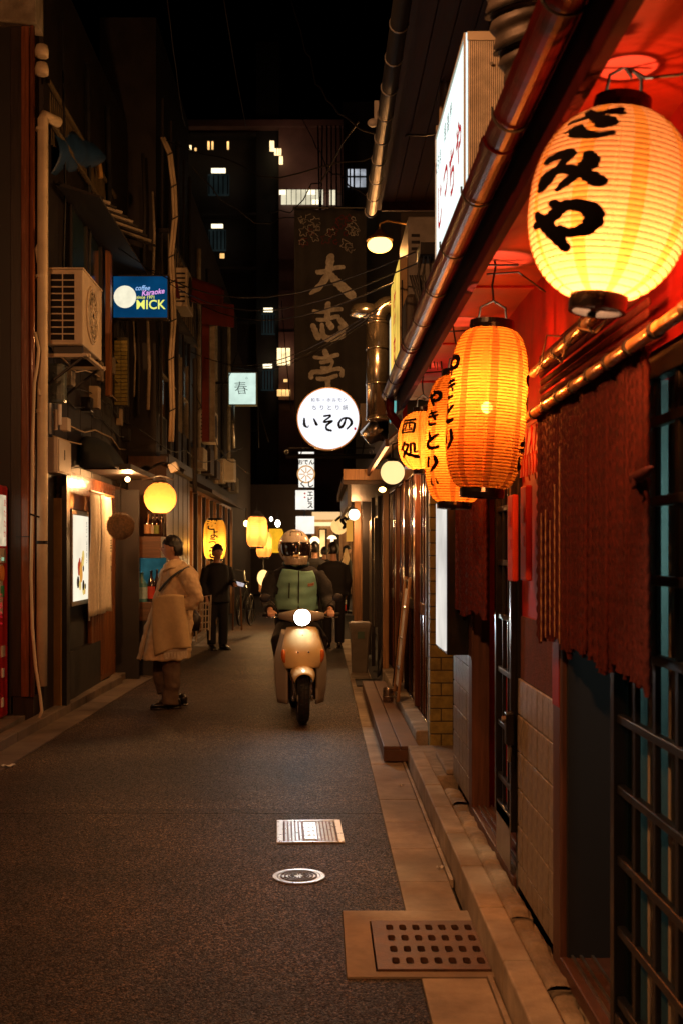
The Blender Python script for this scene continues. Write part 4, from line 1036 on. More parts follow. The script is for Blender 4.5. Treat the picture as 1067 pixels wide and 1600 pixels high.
# round sign
rs_ = thing('round_sign', 'round white lit sign with black brush characters and two small lines above', 'sign', W(513, 702, 13.4))
Rc = W(513, 655.5, 13.4); Rr = .352
MB().lathe([(Rr + .012, -.09), (Rr + .012, .09)], Rc, 56, axis='Y').build('case', mat('gilt_rim', (.50, .33, .14), .35, .5), rs_)
MB().lathe([(Rr - .01, -.101), (Rr - .005, -.092), (Rr, -.090)], Rc, 56, axis='Y').build('lit_face', emi('round_sign_white', (.93, .93, 1.0), 1.05, .06, 2.5), rs_)
f = Rc + Vector((0, -.103, 0))
def txpos(px, py): return Vector((XX(px, 13.3), f.y, ZZ(py, 13.3)))
brm = MB()
for (px, st, w_, h_) in ((485, I_, 26, 20), (512, SO, 20, 27), (539, NO, 24, 22)):
    brush(brm, st, lambda u, v, px=px, w_=w_, h_=h_: Vector((XX(px + (u - .5) * w_, 13.3), f.y, ZZ(661 + (v - .5) * h_, 13.3))), 1.15)
brm.build('brush_lettering', M_glow_black, rs_)
for i, ch in enumerate('和牛・ホルモン'): text(ch, .048, txpos(489 + i * 8.3, 625), M_glow_black, rs_, bold=.004)
for i, ch in enumerate('ちりとり鍋'): text(ch, .062, txpos(491 + i * 12, 637), M_glow_black, rs_, bold=.0)
MB().box(txpos(553, 670).x, txpos(556, 670).x, f.y - .002, f.y, ZZ(672, 13.3), ZZ(668, 13.3)).build('seal', E_red, rs_)
MB().box(XX(562, 13.5), XX(580, 13.5), 13.40, 13.55, ZZ(681, 13.5), ZZ(632, 13.5)).build('bracket_box', M_cream, rs_, bevel=.006)
MB().box(XX(580.5, 13.5), XX(606, 13.5), 13.42, 13.60, ZZ(679, 13.5), ZZ(632, 13.5)).build('bracket_box', M_black, rs_, bevel=.006)
MB().tube([(XX(604, 13.5), 13.5, ZZ(628, 13.5)), (XX(575, 13.5), 13.5, ZZ(632, 13.5))], .006, 6).build('stay', M_steel, rs_)
# rail with hooks under it
ra = thing('sign_rail', 'black horizontal steel rail with ring hooks below the round sign', 'rail', W(515, 715, 14))
MB().tube([W(447, 713, 14), W(585, 713, 14), (FX, 14, ZZ(713, 14))], .03, 8).build('bar', M_black, ra)
MB().tube([W(452, 700, 14), W(585, 700, 14)], .008, 6).build('thin_bar', M_black, ra)
for px in (448, 580):
    MB().tube([W(px + 3 * cos(a), 706 + 3.5 * sin(a), 13.95) for a in [2 * pi * i / 10 for i in range(11)]], .006, 6).build('ring_hook', M_steel, ra)
for px in (470, 500, 540, 565): MB().tube([W(px, 713, 14), W(px + 4, 690, 14)], .008, 6).build('upright', M_black, ra)
# long dark banner
M_ban = mat('banner_cloth', (.06, .062, .07), .85, var=.35, scale=2.2, bump=.3, bscale=40, dirt=.2)
ba = thing('hanging_banner', 'long dark cloth banner with three pale brush characters and a faded flower pattern', 'banner', W(515, 640, 17))
BD = 17.0
def bfn(u, v):
    x = XX(460 + 112 * u, BD); z = ZZ(326 + 330 * v, BD)
    return Vector((x, BD + .03 * sin(u * 9 + v * 2.2) + .02 * sin(u * 23 - v * 3), z + .02 * sin(u * 12)))
m = MB().grid(bfn, 40, 40); m.build('cloth', M_ban, ba, smooth=True, solid=.004)
E_pale = mat('banner_ink', (.85, .87, .85), .8, var=.3, scale=20, dirt=.4)
OO = [[(.20, .36, .10), (.80, .27, .08)], [(.50, .02, .16), (.44, .40, .15), (.22, .74, .12), (.02, .94, .05)], [(.48, .42, .10), (.66, .66, .17), (.99, .94, .20)]]
KOKORO = [[(.12, .22, .08), (.86, .18, .09)], [(.50, .02, .13), (.48, .40, .13)], [(.22, .42, .08), (.78, .38, .09)], [(.10, .62, .13), (.22, .88, .15)], [(.34, .54, .09), (.38, .84, .13), (.60, .94, .14), (.88, .84, .18), (.82, .66, .07)], [(.52, .52, .12), (.60, .64, .13)], [(.82, .46, .12), (.96, .62, .15)]]
TEI = [[(.46, .0, .13), (.52, .12, .13)], [(.14, .18, .07), (.84, .14, .09)], [(.34, .28, .08), (.66, .26, .08), (.62, .42, .08), (.36, .42, .07)], [(.04, .70, .12), (.14, .56, .10), (.90, .50, .09), (.96, .66, .11)], [(.24, .72, .09), (.80, .68, .09)], [(.54, .72, .13), (.54, .98, .12), (.40, .99, .08)]]
bl = MB()
for (px0b, px1b, py0b, py1b, st) in ((484, 549, 402, 464, OO), (484, 541, 474, 533, KOKORO), (484, 536, 548, 608, TEI)):
    def fn(u, v, a=px0b, b=px1b, c=py0b, d=py1b):
        px = a + (b - a) * u; py = c + (d - c) * v; uu = (px - 460) / 112; vv = (py - 326) / 330
        p = bfn(uu, vv); p.y -= .012; return p
    brush(bl, st, fn, 1.25)
bl.build('brush_lettering', E_pale, ba)
fl = MB(); fr_ = MB(); rf = random.Random(3)
for q in range(26):
    cx_, cy_ = rf.uniform(463, 560), rf.uniform(332, 388); r_ = rf.uniform(3, 8); ph = rf.random() * 6
    P_ = []
    for s_ in range(22):
        a = s_ / 21 * 2 * pi * rf.uniform(.8, 1.0); rad = r_ * (1 + .35 * sin(a * 5 + ph)); uu, vv = (cx_ + rad * cos(a) - 460) / 112, (cy_ + rad * sin(a) - 326) / 330
        p = bfn(min(1, max(0, uu)), max(0, vv)); p.y -= .012; P_.append(p)
    (fr_ if q % 3 == 0 else fl).tube(P_, .004, 4)
stuff(fl.build('flower_outline', E_pale, ba)); stuff(fr_.build('flower_outline', mat('flower_red', (.3, .03, .03), .8), ba))
MB().tube([bfn(-.02, -.005), bfn(1.02, -.005)], .02, 8).build('top_rod', M_black, ba)
# globes and a spot lamp on the right
def globe(name, label, px, py, D, r, m_, watts, col, group=None):
    c = W(px, py, D); t = thing(name, label, 'globe lamp', c, group)
    MB().ball(c, r, 24, 16).build('globe', m_, t, smooth=True)
    MB().lathe([(r * .45, r * .9), (r * .5, r * 1.08), (r * .2, r * 1.2)], c, 16).build('collar', M_black, t)
    MB().tube([c + Vector((0, 0, r * 1.15)), c + Vector((0, 0, r * 1.15 + .12)), c + Vector((.12, 0, r * 1.15 + .16))], .008, 6).build('arm', M_black, t)
    if watts: lamp('glow', c - Vector((.0, .0, r + .04)), watts, col, .05, t)
    return t
E_globe = emi('opal_globe', (1, .66, .28), 1.25, .05, 3)
globe('globe_lamp', 'plain round cream globe lamp in front of the small pent roof', 613, 738, 9.8, .102, E_globe, 26, (1, .45, .16))
globe('globe_lamp', 'small white globe lamp further down the right side of the lane', 553, 804, 17, .085, emi('opal_globe_far', (1, .78, .5), 3), 30, (1, .45, .16))
s2 = thing('spot_lamp', 'small bright spot lamp on the wooden facade below the globe lamp', 'lamp', W(597, 765, 11.5))
MB().ball(W(597, 765, 11.5), .032, 14, 10, sc=(1.1, 1, .8)).build('bulb', emi('spot_bulb', (1, .55, .16), 18), s2, smooth=True)
MB().tube([W(597, 765, 11.6), W(604, 758, 11.7), (FX, 11.8, ZZ(752, 11.7))], .014, 8).build('holder', M_black, s2)
lamp('glow', W(595, 768, 11.3), 26, (1, .43, .14), .03, s2)

# ============================================================ LEFT side of the lane
M_col = wood('varnished_column', (.30, .10, .04), .25, 'Z', .45, .6)
M_col2 = wood('column_dark', (.035, .02, .014), .4)
M_ochre = mat('ochre_render', (.46, .27, .08), .6, var=.25, scale=5, bump=.3, bscale=50, dirt=.3)
M_doorw = wood('orange_door_wood', (.34, .13, .04), .4)
M_pvc = mat('cream_pvc', (.68, .56, .38), .42, var=.15, scale=6, dirt=.3)
M_blk = mat('black_boards', (.011, .008, .007), .5, var=.4, scale=4)
LX = -2.5
lb_ = thing('left_corner_building', 'dark corner building with a varnished wooden column at the left edge', 'building', (-2.9, 10, 0))
MB().box(-3.6, -3.42, 6, 10.4, 0, 8).build('wall', M_dark, lb_)
MB().box(-3.42, -2.79, 10.42, 10.6, 0, 8).build('wall', M_blk, lb_)
# column: several vertical profiles
x0, x1 = XX(19, 10.45), XX(58, 10.45)
MB().box(x0, x0 + .10, 10.40, 10.62, .24, ZZ(46, 10.45)).build('column_panel', M_col2, lb_, bevel=.006)
MB().box(x0 + .103, x1 - .05, 10.37, 10.62, .24, ZZ(46, 10.45)).build('column_panel', M_col, lb_, bevel=.01)
MB().tube([(x1 - .025, 10.39, .24), (x1 - .025, 10.39, ZZ(46, 10.45))], .024, 12).build('column_bead', M_col, lb_, smooth=True)
MB().box(x0 + .02, x1 - .02, 10.41, 10.62, .0, .24).build('column_foot', M_col2, lb_)
MB().box(x0 + .06, x1, 10.362, 10.372, ZZ(838, 10.45) - .006, ZZ(838, 10.45)).build('joint', M_black, lb_)
MB().box(-3.4, XX(62, 10.45), 10.3, 10.7, ZZ(45, 10.45), 8).build('concrete_head', M_rough, lb_)
MB().box(-3.2, x0 - .1, 10.41, 10.419, ZZ(560, 10.4), ZZ(480, 10.4)).build('notice', M_cream, lb_)

# vending machine: red, front faces the lane
vm = thing('vending_machine', 'red drinks vending machine covered in stickers at the left edge of the frame', 'vending machine', (-3.1, 9.9, .07))
M_vred = mat('vending_red', (.50, .012, .014), .35, var=.15, coat=.3)
vx = -2.80
MB().box(-3.42, vx, 9.3, 10.36, .08, 2.14).build('cabinet', M_vred, vm, bevel=.02)
MB().box(vx, vx + .006, 9.34, 10.27, 1.60, 2.05).build('display_window', emi('vending_display', (1, .78, .5), .55, .3, 9), vm)
MB().box(vx, vx + .012, 9.34, 10.25, 1.45, 1.58).build('button_panel', M_cream, vm, bevel=.003)
MB().box(vx, vx + .006, 9.34, 10.16, 1.0, 1.44).build('sticker_panel', M_cream, vm)
MB().box(vx, vx + .007, 10.12, 10.24, .62, .72).build('sticker', M_cream, vm); MB().box(vx, vx + .007, 10.14, 10.22, .44, .52).build('sticker', M_litter, vm)
MB().box(vx, vx + .007, 10.13, 10.2, .18, .26).build('sticker', M_litter, vm)
MB().box(vx, vx + .012, 9.4, 10.05, .30, .50).build('pickup_flap', M_black, vm)
MB().box(vx + .006, vx + .010, 10.10, 10.20, 1.15, 1.25).build('green_sticker', mat('sticker_green2', (.02, .30, .12), .5), vm)
MB().lathe([(.07, 0), (.07, .012)], (vx + .004, 10.12, 1.36), 20, axis='X').build('round_sticker', mat('sticker_orange', (.7, .25, .04), .5), vm)
for q in range(6): MB().box(vx + .012, vx + .018, 9.45 + q * .13, 9.51 + q * .13, 1.47, 1.5).build('button', emi('vending_button', (.6, 1, .6), .4), vm)
for q in range(4): text('あたたかい'[q], .07, (vx + .013, 10.20 - q * .0, 1.98 - q * .09), E_red, vm, (0, 1, 0), (0, 0, 1), .01, .001)
for q in range(4): text('つめた〜い'[q], .07, (vx + .009, 10.10, 1.36 - .2 - q * .08), E_red, vm, (0, 1, 0), (0, 0, 1), .01, .001)

# cream downpipe and hose
dp = thing('downpipe', 'tall cream plastic downpipe beside the varnished column', 'pipe', (XX(66, 10.3), 10.3, 0))
X = XX(66, 10.3)
MB().tube([(X, 10.3, .35), (X + .005, 10.3, 2.2), (X + .01, 10.3, ZZ(186, 10.3)), (X + .015, 10.31, ZZ(180, 10.3)), (X + .10, 10.5, ZZ(178, 10.3))], .048, 16).build('pipe', M_pvc, dp, smooth=True)
for py in (200, 430, 640, 845): MB().tube([(X, 10.3, ZZ(py, 10.3)), (X, 10.3, ZZ(py + 5, 10.3))], .054, 16).build('strap', M_pvc if py != 845 else M_black, dp)
ho = thing('drain_hose', 'thin cream hose curving down in front of the downpipe to the ground', 'hose', (XX(55, 10.2), 10.2, 0))
hp_ = [(56, 520), (62, 545), (60, 570), (55, 600), (52, 700), (52, 800), (50, 900), (52, 980), (57, 1040), (64, 1085), (67, 1110), (60, 1128)]
MB().tube([(XX(a, 10.2), 10.18, ZZ(b, 10.2)) for a, b in hp_], .014, 10).build('hose', M_pvc, ho, smooth=True)
MB().tube([W(47, 803, 10.15), W(62, 808, 10.2)], .008, 6).build('tie', M_black, ho)
iso = thing('insulators', 'pair of pale porcelain insulator caps at the top of the wooden column', 'insulator', W(66, 110, 10.3))
for py in (80, 108):
    c = W(66, py, 10.3); MB().lathe([(.01, .06), (.05, .05), (.062, .0), (.058, -.05), (.03, -.05)], c, 18).build('cap', M_pvc, iso, smooth=True)

# second house on the left: recess wall, ochre post, boards
h2 = thing('left_shop', 'dark boarded shop with an ochre door post and an orange wooden door on the left', 'shopfront', (-2.6, 13, 0))
MB().box(LX - .3, LX - .04, 10.6, 15.2, .0, 7.2).build('wall', M_blk, h2)
for q in range(15):      # vertical boards
    y0 = 10.62 + q * .30
    MB().box(LX - .04, LX - .018 + .004 * (q % 2), y0, y0 + .292, 2.35, 4.0).build('board', M_blk, h2, bevel=.003)
MB().box(XX(75, 11), XX(97, 11), 11.0, 11.12, .05, ZZ(778, 11)).build('ochre_post', M_ochre, h2, bevel=.006)
MB().box(XX(97.5, 11), XX(105, 11), 11.0, 11.14, .0, ZZ(742, 11)).build('door_frame', M_black, h2)
MB().box(XX(58, 11), XX(97, 11), 11.14, 11.2, ZZ(800, 11), ZZ(745, 11)).build('glass_block_panel', mat('old_glass', (.10, .08, .03), .2), h2)
for i in range(4):
    for j in range(3): MB().box(XX(64 + j * 11, 11.13), XX(74 + j * 11, 11.13), 11.12, 11.14, ZZ(757 + i * 13 + 11, 11.1), ZZ(757 + i * 13, 11.1)).build('glass_block', mat('old_glass', (0, 0, 0)), h2, bevel=.006)
MB().box(LX - .04, LX + .03, 11.15, 13.0, .0, .55).build('plinth', M_blk, h2)
MB().box(LX - .04, LX + .015, 11.15, 15.2, 1.98, 2.35).build('lintel', M_col, h2, bevel=.005)
# orange door with vertical grooves
MB().box(LX - .03, LX + .02, 12.55, 14.0, .08, 1.98).build('door_panel', M_doorw, h2, bevel=.008)
for q in range(13): MB().box(LX + .02, LX + .028, 12.66 + q * .10, 12.70 + q * .10, .14, .90).build('groove_batten', M_doorw, h2, bevel=.002)
MB().box(LX - .3, LX + .30, 14.02, 14.06, 0.0, 2.3).build('return_wall', M_blk, h2)
# upper window frames, beams, awnings
MB().box(XX(165, 13.2), XX(173, 13.2), 13.2, 13.32, ZZ(618, 13.2), ZZ(372, 13.2)).build('upright_beam', M_doorw, h2, bevel=.004)
m = MB(); a, c = W(98, 292, 11.2), W(168, 375, 13.2); m.tube([a, c], .045, 4); m.build('raking_beam', M_doorw, h2)
MB().box(LX - .03, LX + .01, 11.5, 13.1, 4.1, 5.1).build('upper_window', mat('dark_teal_glass', (.01, .03, .028), .1, coat=1), h2)
for q in (11.5, 12.3, 13.1): MB().box(LX - .03, LX + .03, q - .025, q + .025, 4.1, 5.1).build('window_bar', M_blk, h2)
# small tiled strip wall
tw = thing('brick_strip', 'narrow strip of brownish brick wall beside the raking wooden beam', 'wall', W(190, 600, 14))
MB().box(XX(177, 14.0), XX(198, 14.0), 14.10, 14.2, ZZ(632, 14), ZZ(525, 14)).build('mortar', M_mort, tw)
for i in range(17):
    for j in range(2):
        o = .5 * (i % 2); a = 177 + (j) * 10.5
        MB().box(XX(a + .4, 14), XX(a + 10.1, 14), 14.085, 14.1, ZZ(530 + 6 * i + 5.2, 14), ZZ(530 + 6 * i, 14)).build('brick', M_gbrick, tw, bevel=.003)
# old slanted lattice screen (upper left)
ls = thing('slatted_balcony_screen', 'brown slanted slatted screen high on the left wall', 'screen', W(150, 230, 12))
M_scr = wood('weathered_slats', (.16, .12, .06), .7)
def scr(u, v):   # u along the lane, v down
    return Vector((LX + .10 + .26 * u * 0 - .0, 10.7 + 3.2 * u, 6.05 - .95 * v - 1.15 * max(0, u - .15) * 0))
for q in range(38):
    y = 10.75 + q * .085
    MB().tube([(LX + .0, y, 5.35 + .16 * sin(q * .08)), (LX - .10, y + .25, 6.5)], .010, 4).build('slat', M_scr, ls)
for z, dx in ((5.5, .01), (5.9, -.03), (6.3, -.07)): MB().box(LX + dx, LX + dx + .025, 10.7, 14.2, z, z + .04).build('rail', M_scr, ls)
MB().poly([(LX - .04, 10.7, 5.3), (LX - .04, 14.2, 5.3), (LX - .16, 14.2, 6.6), (LX - .16, 10.7, 6.6)], (-.02, 0, 0)).build('backing', mat('old_plaster', (.075, .05, .028), .9, var=.6, scale=6, bump=.6, bscale=30), ls)
# blue tarp awning
bt = thing('blue_awning', 'rolled dark blue tarpaulin awning high on the left wall', 'awning', W(110, 240, 11))
def tarp(u, v):
    px = 77 + 78 * u; top = 199 + 34 * u ** 2; bot = 275 - 16 * u
    py = top + (bot - top) * v; D = 10.9 + 2.0 * u
    p = W(px, py, D); p.x += .10 * sin(pi * v) + .02 * sin(u * 17); return p
MB().grid(tarp, 24, 10).build('tarp', mat('blue_tarp', (.01, .045, .13), .55, var=.3, bump=.3), bt, smooth=True, solid=.006)
MB().tube([W(155, 254, 12.9), W(158, 278, 12.9)], .03, 8).build('end_cap', M_ochre, bt)
# corrugated canopy edges
ca = thing('corrugated_canopy', 'dark corrugated canopy with pale ridges below the blue awning', 'canopy', W(190, 320, 13))
for q in range(11):
    a = W(98 + q * 11, 286 + q * 8, 11 + q * .35); b = W(150 + q * 8.5, 292 + q * 9.5, 12.2 + q * .28)
    a.x = LX; MB().tube([a, Vector((LX + .42, a.y + .1, a.z - .12))], .018, 6).build('ridge', M_rough if q % 2 else M_dark, ca)
MB().poly([(LX, 10.9, 5.02), (LX, 14.9, 5.02), (LX + .42, 14.9, 4.90), (LX + .42, 10.9, 4.90)], (0, 0, .02)).build('sheet', M_dark, ca)

# air conditioner on brackets
ac = thing('air_conditioner', 'cream outdoor air conditioner unit on a bracket on the left wall', 'air conditioner', (-2.3, 11, 3.45))
M_ac = mat('ac_cream', (.62, .52, .38), .45, var=.12, scale=6, dirt=.2)
ax0, ax1, ay0, ay1 = XX(72, 10.5), XX(130, 10.5), 10.5, 11.42
az0, az1 = ZZ(538, 10.5), ZZ(420, 10.5)
MB().box(ax0, ax1, ay0 + .012, ay1, az0, az1).build('casing', M_ac, ac, bevel=.012)
MB().box(ax0 - .005, ax1 + .006, ay0 + .005, ay1 + .01, az1, az1 + .016).build('lid', M_ac, ac, bevel=.005)
lx0, lx1 = XX(79, 10.5), XX(118, 10.5); lz0, lz1 = ZZ(532, 10.5), ZZ(427, 10.5)
MB().box(lx0, lx1, ay0 + .0085, ay0 + .0118, lz0, lz1).build('opening', M_void, ac)
for i in range(11):
    z = lz0 + (lz1 - lz0) * i / 10; MB().box(lx0 - .006, lx1 + .006, ay0 - .002, ay0 + .008, z - .006, z + .006).build('louvre', M_ac, ac, bevel=.002)
for i in range(3):
    x = lx0 + (lx1 - lx0) * i / 2; MB().box(x - .005, x + .005, ay0 - .004, ay0 - .0021, lz0, lz1).build('louvre_post', M_ac, ac)
fc = Vector((ax1, (ay0 + ay1) / 2 - .04, (az0 + az1) / 2))
MB().lathe([(.27, 0), (.275, .012), (.26, .02), (.25, .012), (.25, 0)], fc, 32, axis='X').build('fan_ring', M_ac, ac, smooth=True)
MB().lathe([(.245, .002), (.001, .003)], fc, 32, axis='X').build('fan_opening', M_void, ac)
for r in (.06, .12, .18, .225): MB().lathe([(r, .012), (r + .006, .018), (r + .012, .012)], fc, 28, axis='X').build('grille_ring', M_ac, ac)
for q in range(16):
    a = 2 * pi * q / 16; MB().tube([fc + Vector((.014, .03 * cos(a), .03 * sin(a))), fc + Vector((.014, .25 * cos(a), .25 * sin(a)))], .004, 4).build('grille_spoke', M_ac, ac)
for y in (ay0 + .08, ay1 - .1):
    MB().box(LX - .05, ax1 + .05, y, y + .04, az0 - .10, az0 - .07).build('bracket_arm', M_ac, ac)
    MB().tube([(LX, y + .02, az0 - .35), (ax1 - .02, y + .02, az0 - .10)], .014, 6).build('bracket_brace', M_blk, ac)
    MB().box(ax0 + .05, ax1 - .02, y, y + .05, az0 - .07, az0).build('foot', M_blk, ac)
for y0, y1 in ((ay0 + .02, ay1),): MB().box(ax1 - .01, ax1 + .03, y0, y1, az0 - .10, az0 - .075).build('bracket_bar', M_ac, ac)
MB().tube([(ax0, 10.45, az1 - .1), (ax0 - .04, 10.42, az1 + .05), (ax0 - .05, 10.40, az1 + .15), (X + .02, 10.38, az1 + .32)], .024, 8).build('coolant_pipe', M_pvc, ac, smooth=True)
MB().tube([(ax0 + .02, 10.45, az0 + .02), (ax0 - .06, 10.4, az0 - .25), (X + .0, 10.22, az0 - .5)], .010, 8).build('wire', M_pvc, ac, smooth=True)
# meter box and smoky glass display over it
mb_ = thing('meter_box', 'cream metal meter box on the left wall below the air conditioner', 'meter box', W(90, 742, 10.6))
MB().box(XX(69, 10.6), XX(91, 10.6), 10.6, 11.12, ZZ(738, 10.6), ZZ(683, 10.6)).build('box', M_cream, mb_, bevel=.006)
MB().box(XX(91, 10.6), XX(91, 10.6) + .012, 10.61, 11.11, ZZ(736, 10.6), ZZ(685, 10.6)).build('door', M_cream, mb_, bevel=.004)
MB().box(XX(91, 10.6) + .012, XX(91, 10.6) + .016, 10.82, 10.84, ZZ(716, 10.6), ZZ(700, 10.6)).build('label_slot', M_black, mb_)
wg = thing('wall_meter', 'greyish electricity meter with glass cover and white fittings above the meter box', 'meter', W(85, 620, 10.8))
MB().box(XX(70, 10.7), XX(99, 10.7), 10.75, 10.9, ZZ(628, 10.7), ZZ(566, 10.7)).build('housing', mat('meter_grey', (.14, .17, .16), .25, var=.4, coat=.5), wg, bevel=.03)
for px, y0, y1 in ((78, 630, 678), (88, 640, 672), (94, 632, 664)): MB().tube([W(px, y0, 10.7), W(px, y1, 10.7)], .018, 8).build('fitting', M_white if px != 88 else M_cream, wg)
MB().box(XX(94, 10.7), XX(106, 10.7), 10.7, 10.85, ZZ(672, 10.7), ZZ(652, 10.7)).build('small_box', M_cream, wg, bevel=.004)
# lit menu poster
lp2 = thing('lit_menu_poster', 'framed lit food poster beside the white shop curtain on the left', 'poster', (LX, 12, .9))
MB().box(LX - .01, LX + .035, 11.48, 12.30, 1.0, 1.97).build('frame', mat('frame_alu', (.35, .30, .24), .4, .6), lp2, bevel=.006)
MB().box(LX + .0355, LX + .039, 11.52, 12.26, 1.05, 1.92).build('lit_print', emi('poster_glow', (1, .88, .66), .95, .12, 2), lp2)
pm = [('food_red', (.55, .06, .02)), ('food_orange', (.9, .38, .06)), ('food_dark', (.05, .03, .02)), ('food_yellow', (1, .7, .2))]
rq = random.Random(9)
for q in range(16):
    a = pm[q % 4]; MB().lathe([(rq.uniform(.03, .09), 0), (rq.uniform(.01, .03), .002)], (LX + .0392 + .0004 * q, 11.90 + rq.uniform(-.18, .22), 1.1 + .34 * rq.random() + .02 * q / 4), 12, axis='X').build('printed_food', emi(a[0], a[1], .7), lp2)
for q in range(7): text('生ビール日替わり'[q], .06, (LX + .041, 12.16, 1.84 - q * .065), M_glow_black, lp2, (0, 1, 0), (0, 0, 1), 0, .001)
# white noren
nr = thing('shop_curtain', 'long white cloth shop curtain with small black characters over the orange door', 'curtain', (LX + .1, 13, .9))
M_lin = mat('linen', (.72, .64, .50), .85, var=.15, scale=30, bump=.2, bscale=200)
for (y0, y1) in ((11.98, 12.45), (12.48, 13.12)):
    def nf(u, v, y0=y0, y1=y1): return Vector((LX + .12 + .025 * sin(u * 7 + y0) * (.4 + v) + .01 * sin(v * 6), y0 + (y1 - y0) * u, 2.17 - 1.30 * v + .012 * sin(u * 3)))
    MB().grid(nf, 16, 20).build('cloth', M_lin, nr, smooth=True, solid=.003)
MB().tube([(LX + .12, 11.92, 2.18), (LX + .12, 13.3, 2.18)], .014, 8).build('rod', M_oak, nr)
for q, ch in enumerate('立吞処酒'): text(ch, .12 if q < 2 else .07, (LX + .16, 12.92, 1.72 - q * .12), M_glow_black, nr, (0, 1, 0), (0, 0, 1), .01, .001)
lamp('entrance_glow', (LX + .35, 12.9, 2.32), 48, (1, .48, .17), .03, None)  # unseen point light added to brighten the shop entrance
bpy.data.objects['entrance_glow'].parent = h2; bpy.data.objects['entrance_glow'].location = Vector((LX + .35, 12.9, 2.32)) - h2.location
MB().ball((LX + .35, 12.9, 2.36), .03, 10, 6).build('downlight', emi('downlight', (1, .6, .25), 12), h2)
MB().box(LX, LX + .5, 12.2, 14.0, 2.42, 2.48).build('canopy', M_blk, h2)
# rounded black awning
ra_ = thing('round_black_awning', 'small dome shaped black awning above the shop curtain', 'awning', W(145, 740, 12))
def aw(u, v):
    a = pi * u; b = pi / 2 * v
    return Vector((LX + .02 + .36 * sin(b), 11.9 + .55 * (1 - cos(a)) * .75, 2.42 + .36 * cos(b) * (sin(a) ** .6 if 0 < u < 1 else 0)))
MB().grid(aw, 16, 8).build('fabric', mat('black_canvas', (.015, .02, .022), .7), ra_, smooth=True, solid=.004)
# cedar ball
cb = thing('cedar_ball', 'brown ball of cedar twigs hanging by the shop entrance', 'cedar ball', W(189, 822, 12.4))
cc = W(189, 822, 12.4); M_ced = mat('dry_cedar', (.17, .09, .035), .9, var=.5, scale=40, bump=1, bscale=90, bdist=.01)
MB().ball(cc, .145, 28, 18).build('core', M_ced, cb, smooth=True)
tw_ = MB(); rq = random.Random(2)
for q in range(1300):
    z = rq.uniform(-1, 1); a = rq.uniform(0, 2 * pi); r = sqrt(1 - z * z); d = Vector((r * cos(a), r * sin(a), z))
    s_ = d.orthogonal().normalized(); s_.rotate(Matrix.Rotation(rq.uniform(0, 6), 3, d)); p = cc + d * .14; q_ = p + d * rq.uniform(.012, .026) + s_ * rq.uniform(-.012, .012)
    w_ = d.cross(s_) * .003; tw_.add([p + w_, p - w_, q_], [(0, 1, 2)])
stuff(tw_.build('twigs', M_ced, cb))
MB().tube([cc + Vector((0, 0, .14)), cc + Vector((0, 0, .5))], .006, 5).build('cord', M_wire, cb)

# counter with bottles
ct = thing('bottle_counter', 'small brown wooden bottle counter with a lit blue bottom shelf behind the man', 'shelf', (-2.1, 14.5, 0))
M_box = wood('counter_wood', (.16, .08, .045), .5, 'X')
D = 14.4
MB().box(XX(211, D), XX(252, D), D, D + .5, ZZ(872, D), ZZ(838, D)).build('upper_box', M_box, ct, bevel=.005)
MB().box(XX(211, D), XX(252, D), D, D + .5, ZZ(970, D), ZZ(941, D)).build('lower_box', M_box, ct, bevel=.005)
MB().box(XX(211, D), XX(252, D), D + .46, D + .5, ZZ(941, D), ZZ(872, D)).build('back_panel', emi('teal_back_light', (.10, .38, .42), .14, .4, 5), ct)
MB().box(XX(210, D), XX(211.5, D), D, D + .5, ZZ(941, D), ZZ(872, D)).build('side_panel', M_blk, ct)
MB().box(XX(212, D), XX(262, D), D, D + .5, 0, ZZ(970.5, D)).build('base', M_blk, ct)
def bottle(label, px, py, D, h, r, mb_, ml, group=None):
    c = W(px, py, D); t = thing('bottle', label, 'bottle', c, group)
    MB().lathe([(r * .9, 0), (r, .01), (r, h * .58), (r * .8, h * .68), (r * .35, h * .8), (r * .32, h * .96), (r * .42, h * .97), (r * .42, h), (.001, h)], c, 14).build('glass_body', mb_, t, smooth=True)
    MB().lathe([(r * 1.03, h * .12), (r * 1.03, h * .5)], c, 14).build('paper_label', ml, t)
M_bot = mat('bottle_brown', (.03, .014, .008), .08, coat=1); M_botg = mat('bottle_clear_blue', (.10, .30, .36), .08, coat=1)
M_l1 = mat('label_peach', (.6, .34, .16), .6); M_l2 = mat('label_green', (.22, .30, .08), .6); M_l3 = mat('label_white', (.55, .5, .42), .6); M_l4 = mat('label_red', (.5, .04, .02), .6)
bottle('dark bottle with a peach label, leftmost on top of the counter', 231, 838, D + .15, .30, .045, M_bot, M_l1)
bottle('slim dark bottle with a dull label, second on top of the counter', 239, 838, D + .2, .28, .033, M_bot, M_l3)
bottle('dark bottle with a green label on top of the counter', 246, 838, D + .15, .28, .038, M_bot, M_l2)
bottle('tall bare dark bottle, rightmost on top of the counter', 253, 838, D + .1, .34, .032, M_bot, M_bot)
bottle('clear blue bottle with a white label on the lit lower shelf', 222, 941, D + .1, .38, .075, M_botg, mat('label_bluewhite', (.35, .5, .55), .5))
bottle('dark bottle with a red label on the lit lower shelf', 237, 941, D + .12, .40, .048, M_bot, M_l4)
bottle('slim dark bottle at the right end of the lit lower shelf', 246, 941, D + .2, .42, .04, M_bot, M_bot)
lamp('shelf_light', (XX(222, D), D + .12, ZZ(878, D)), .9, (.4, .9, 1), .02, ct)

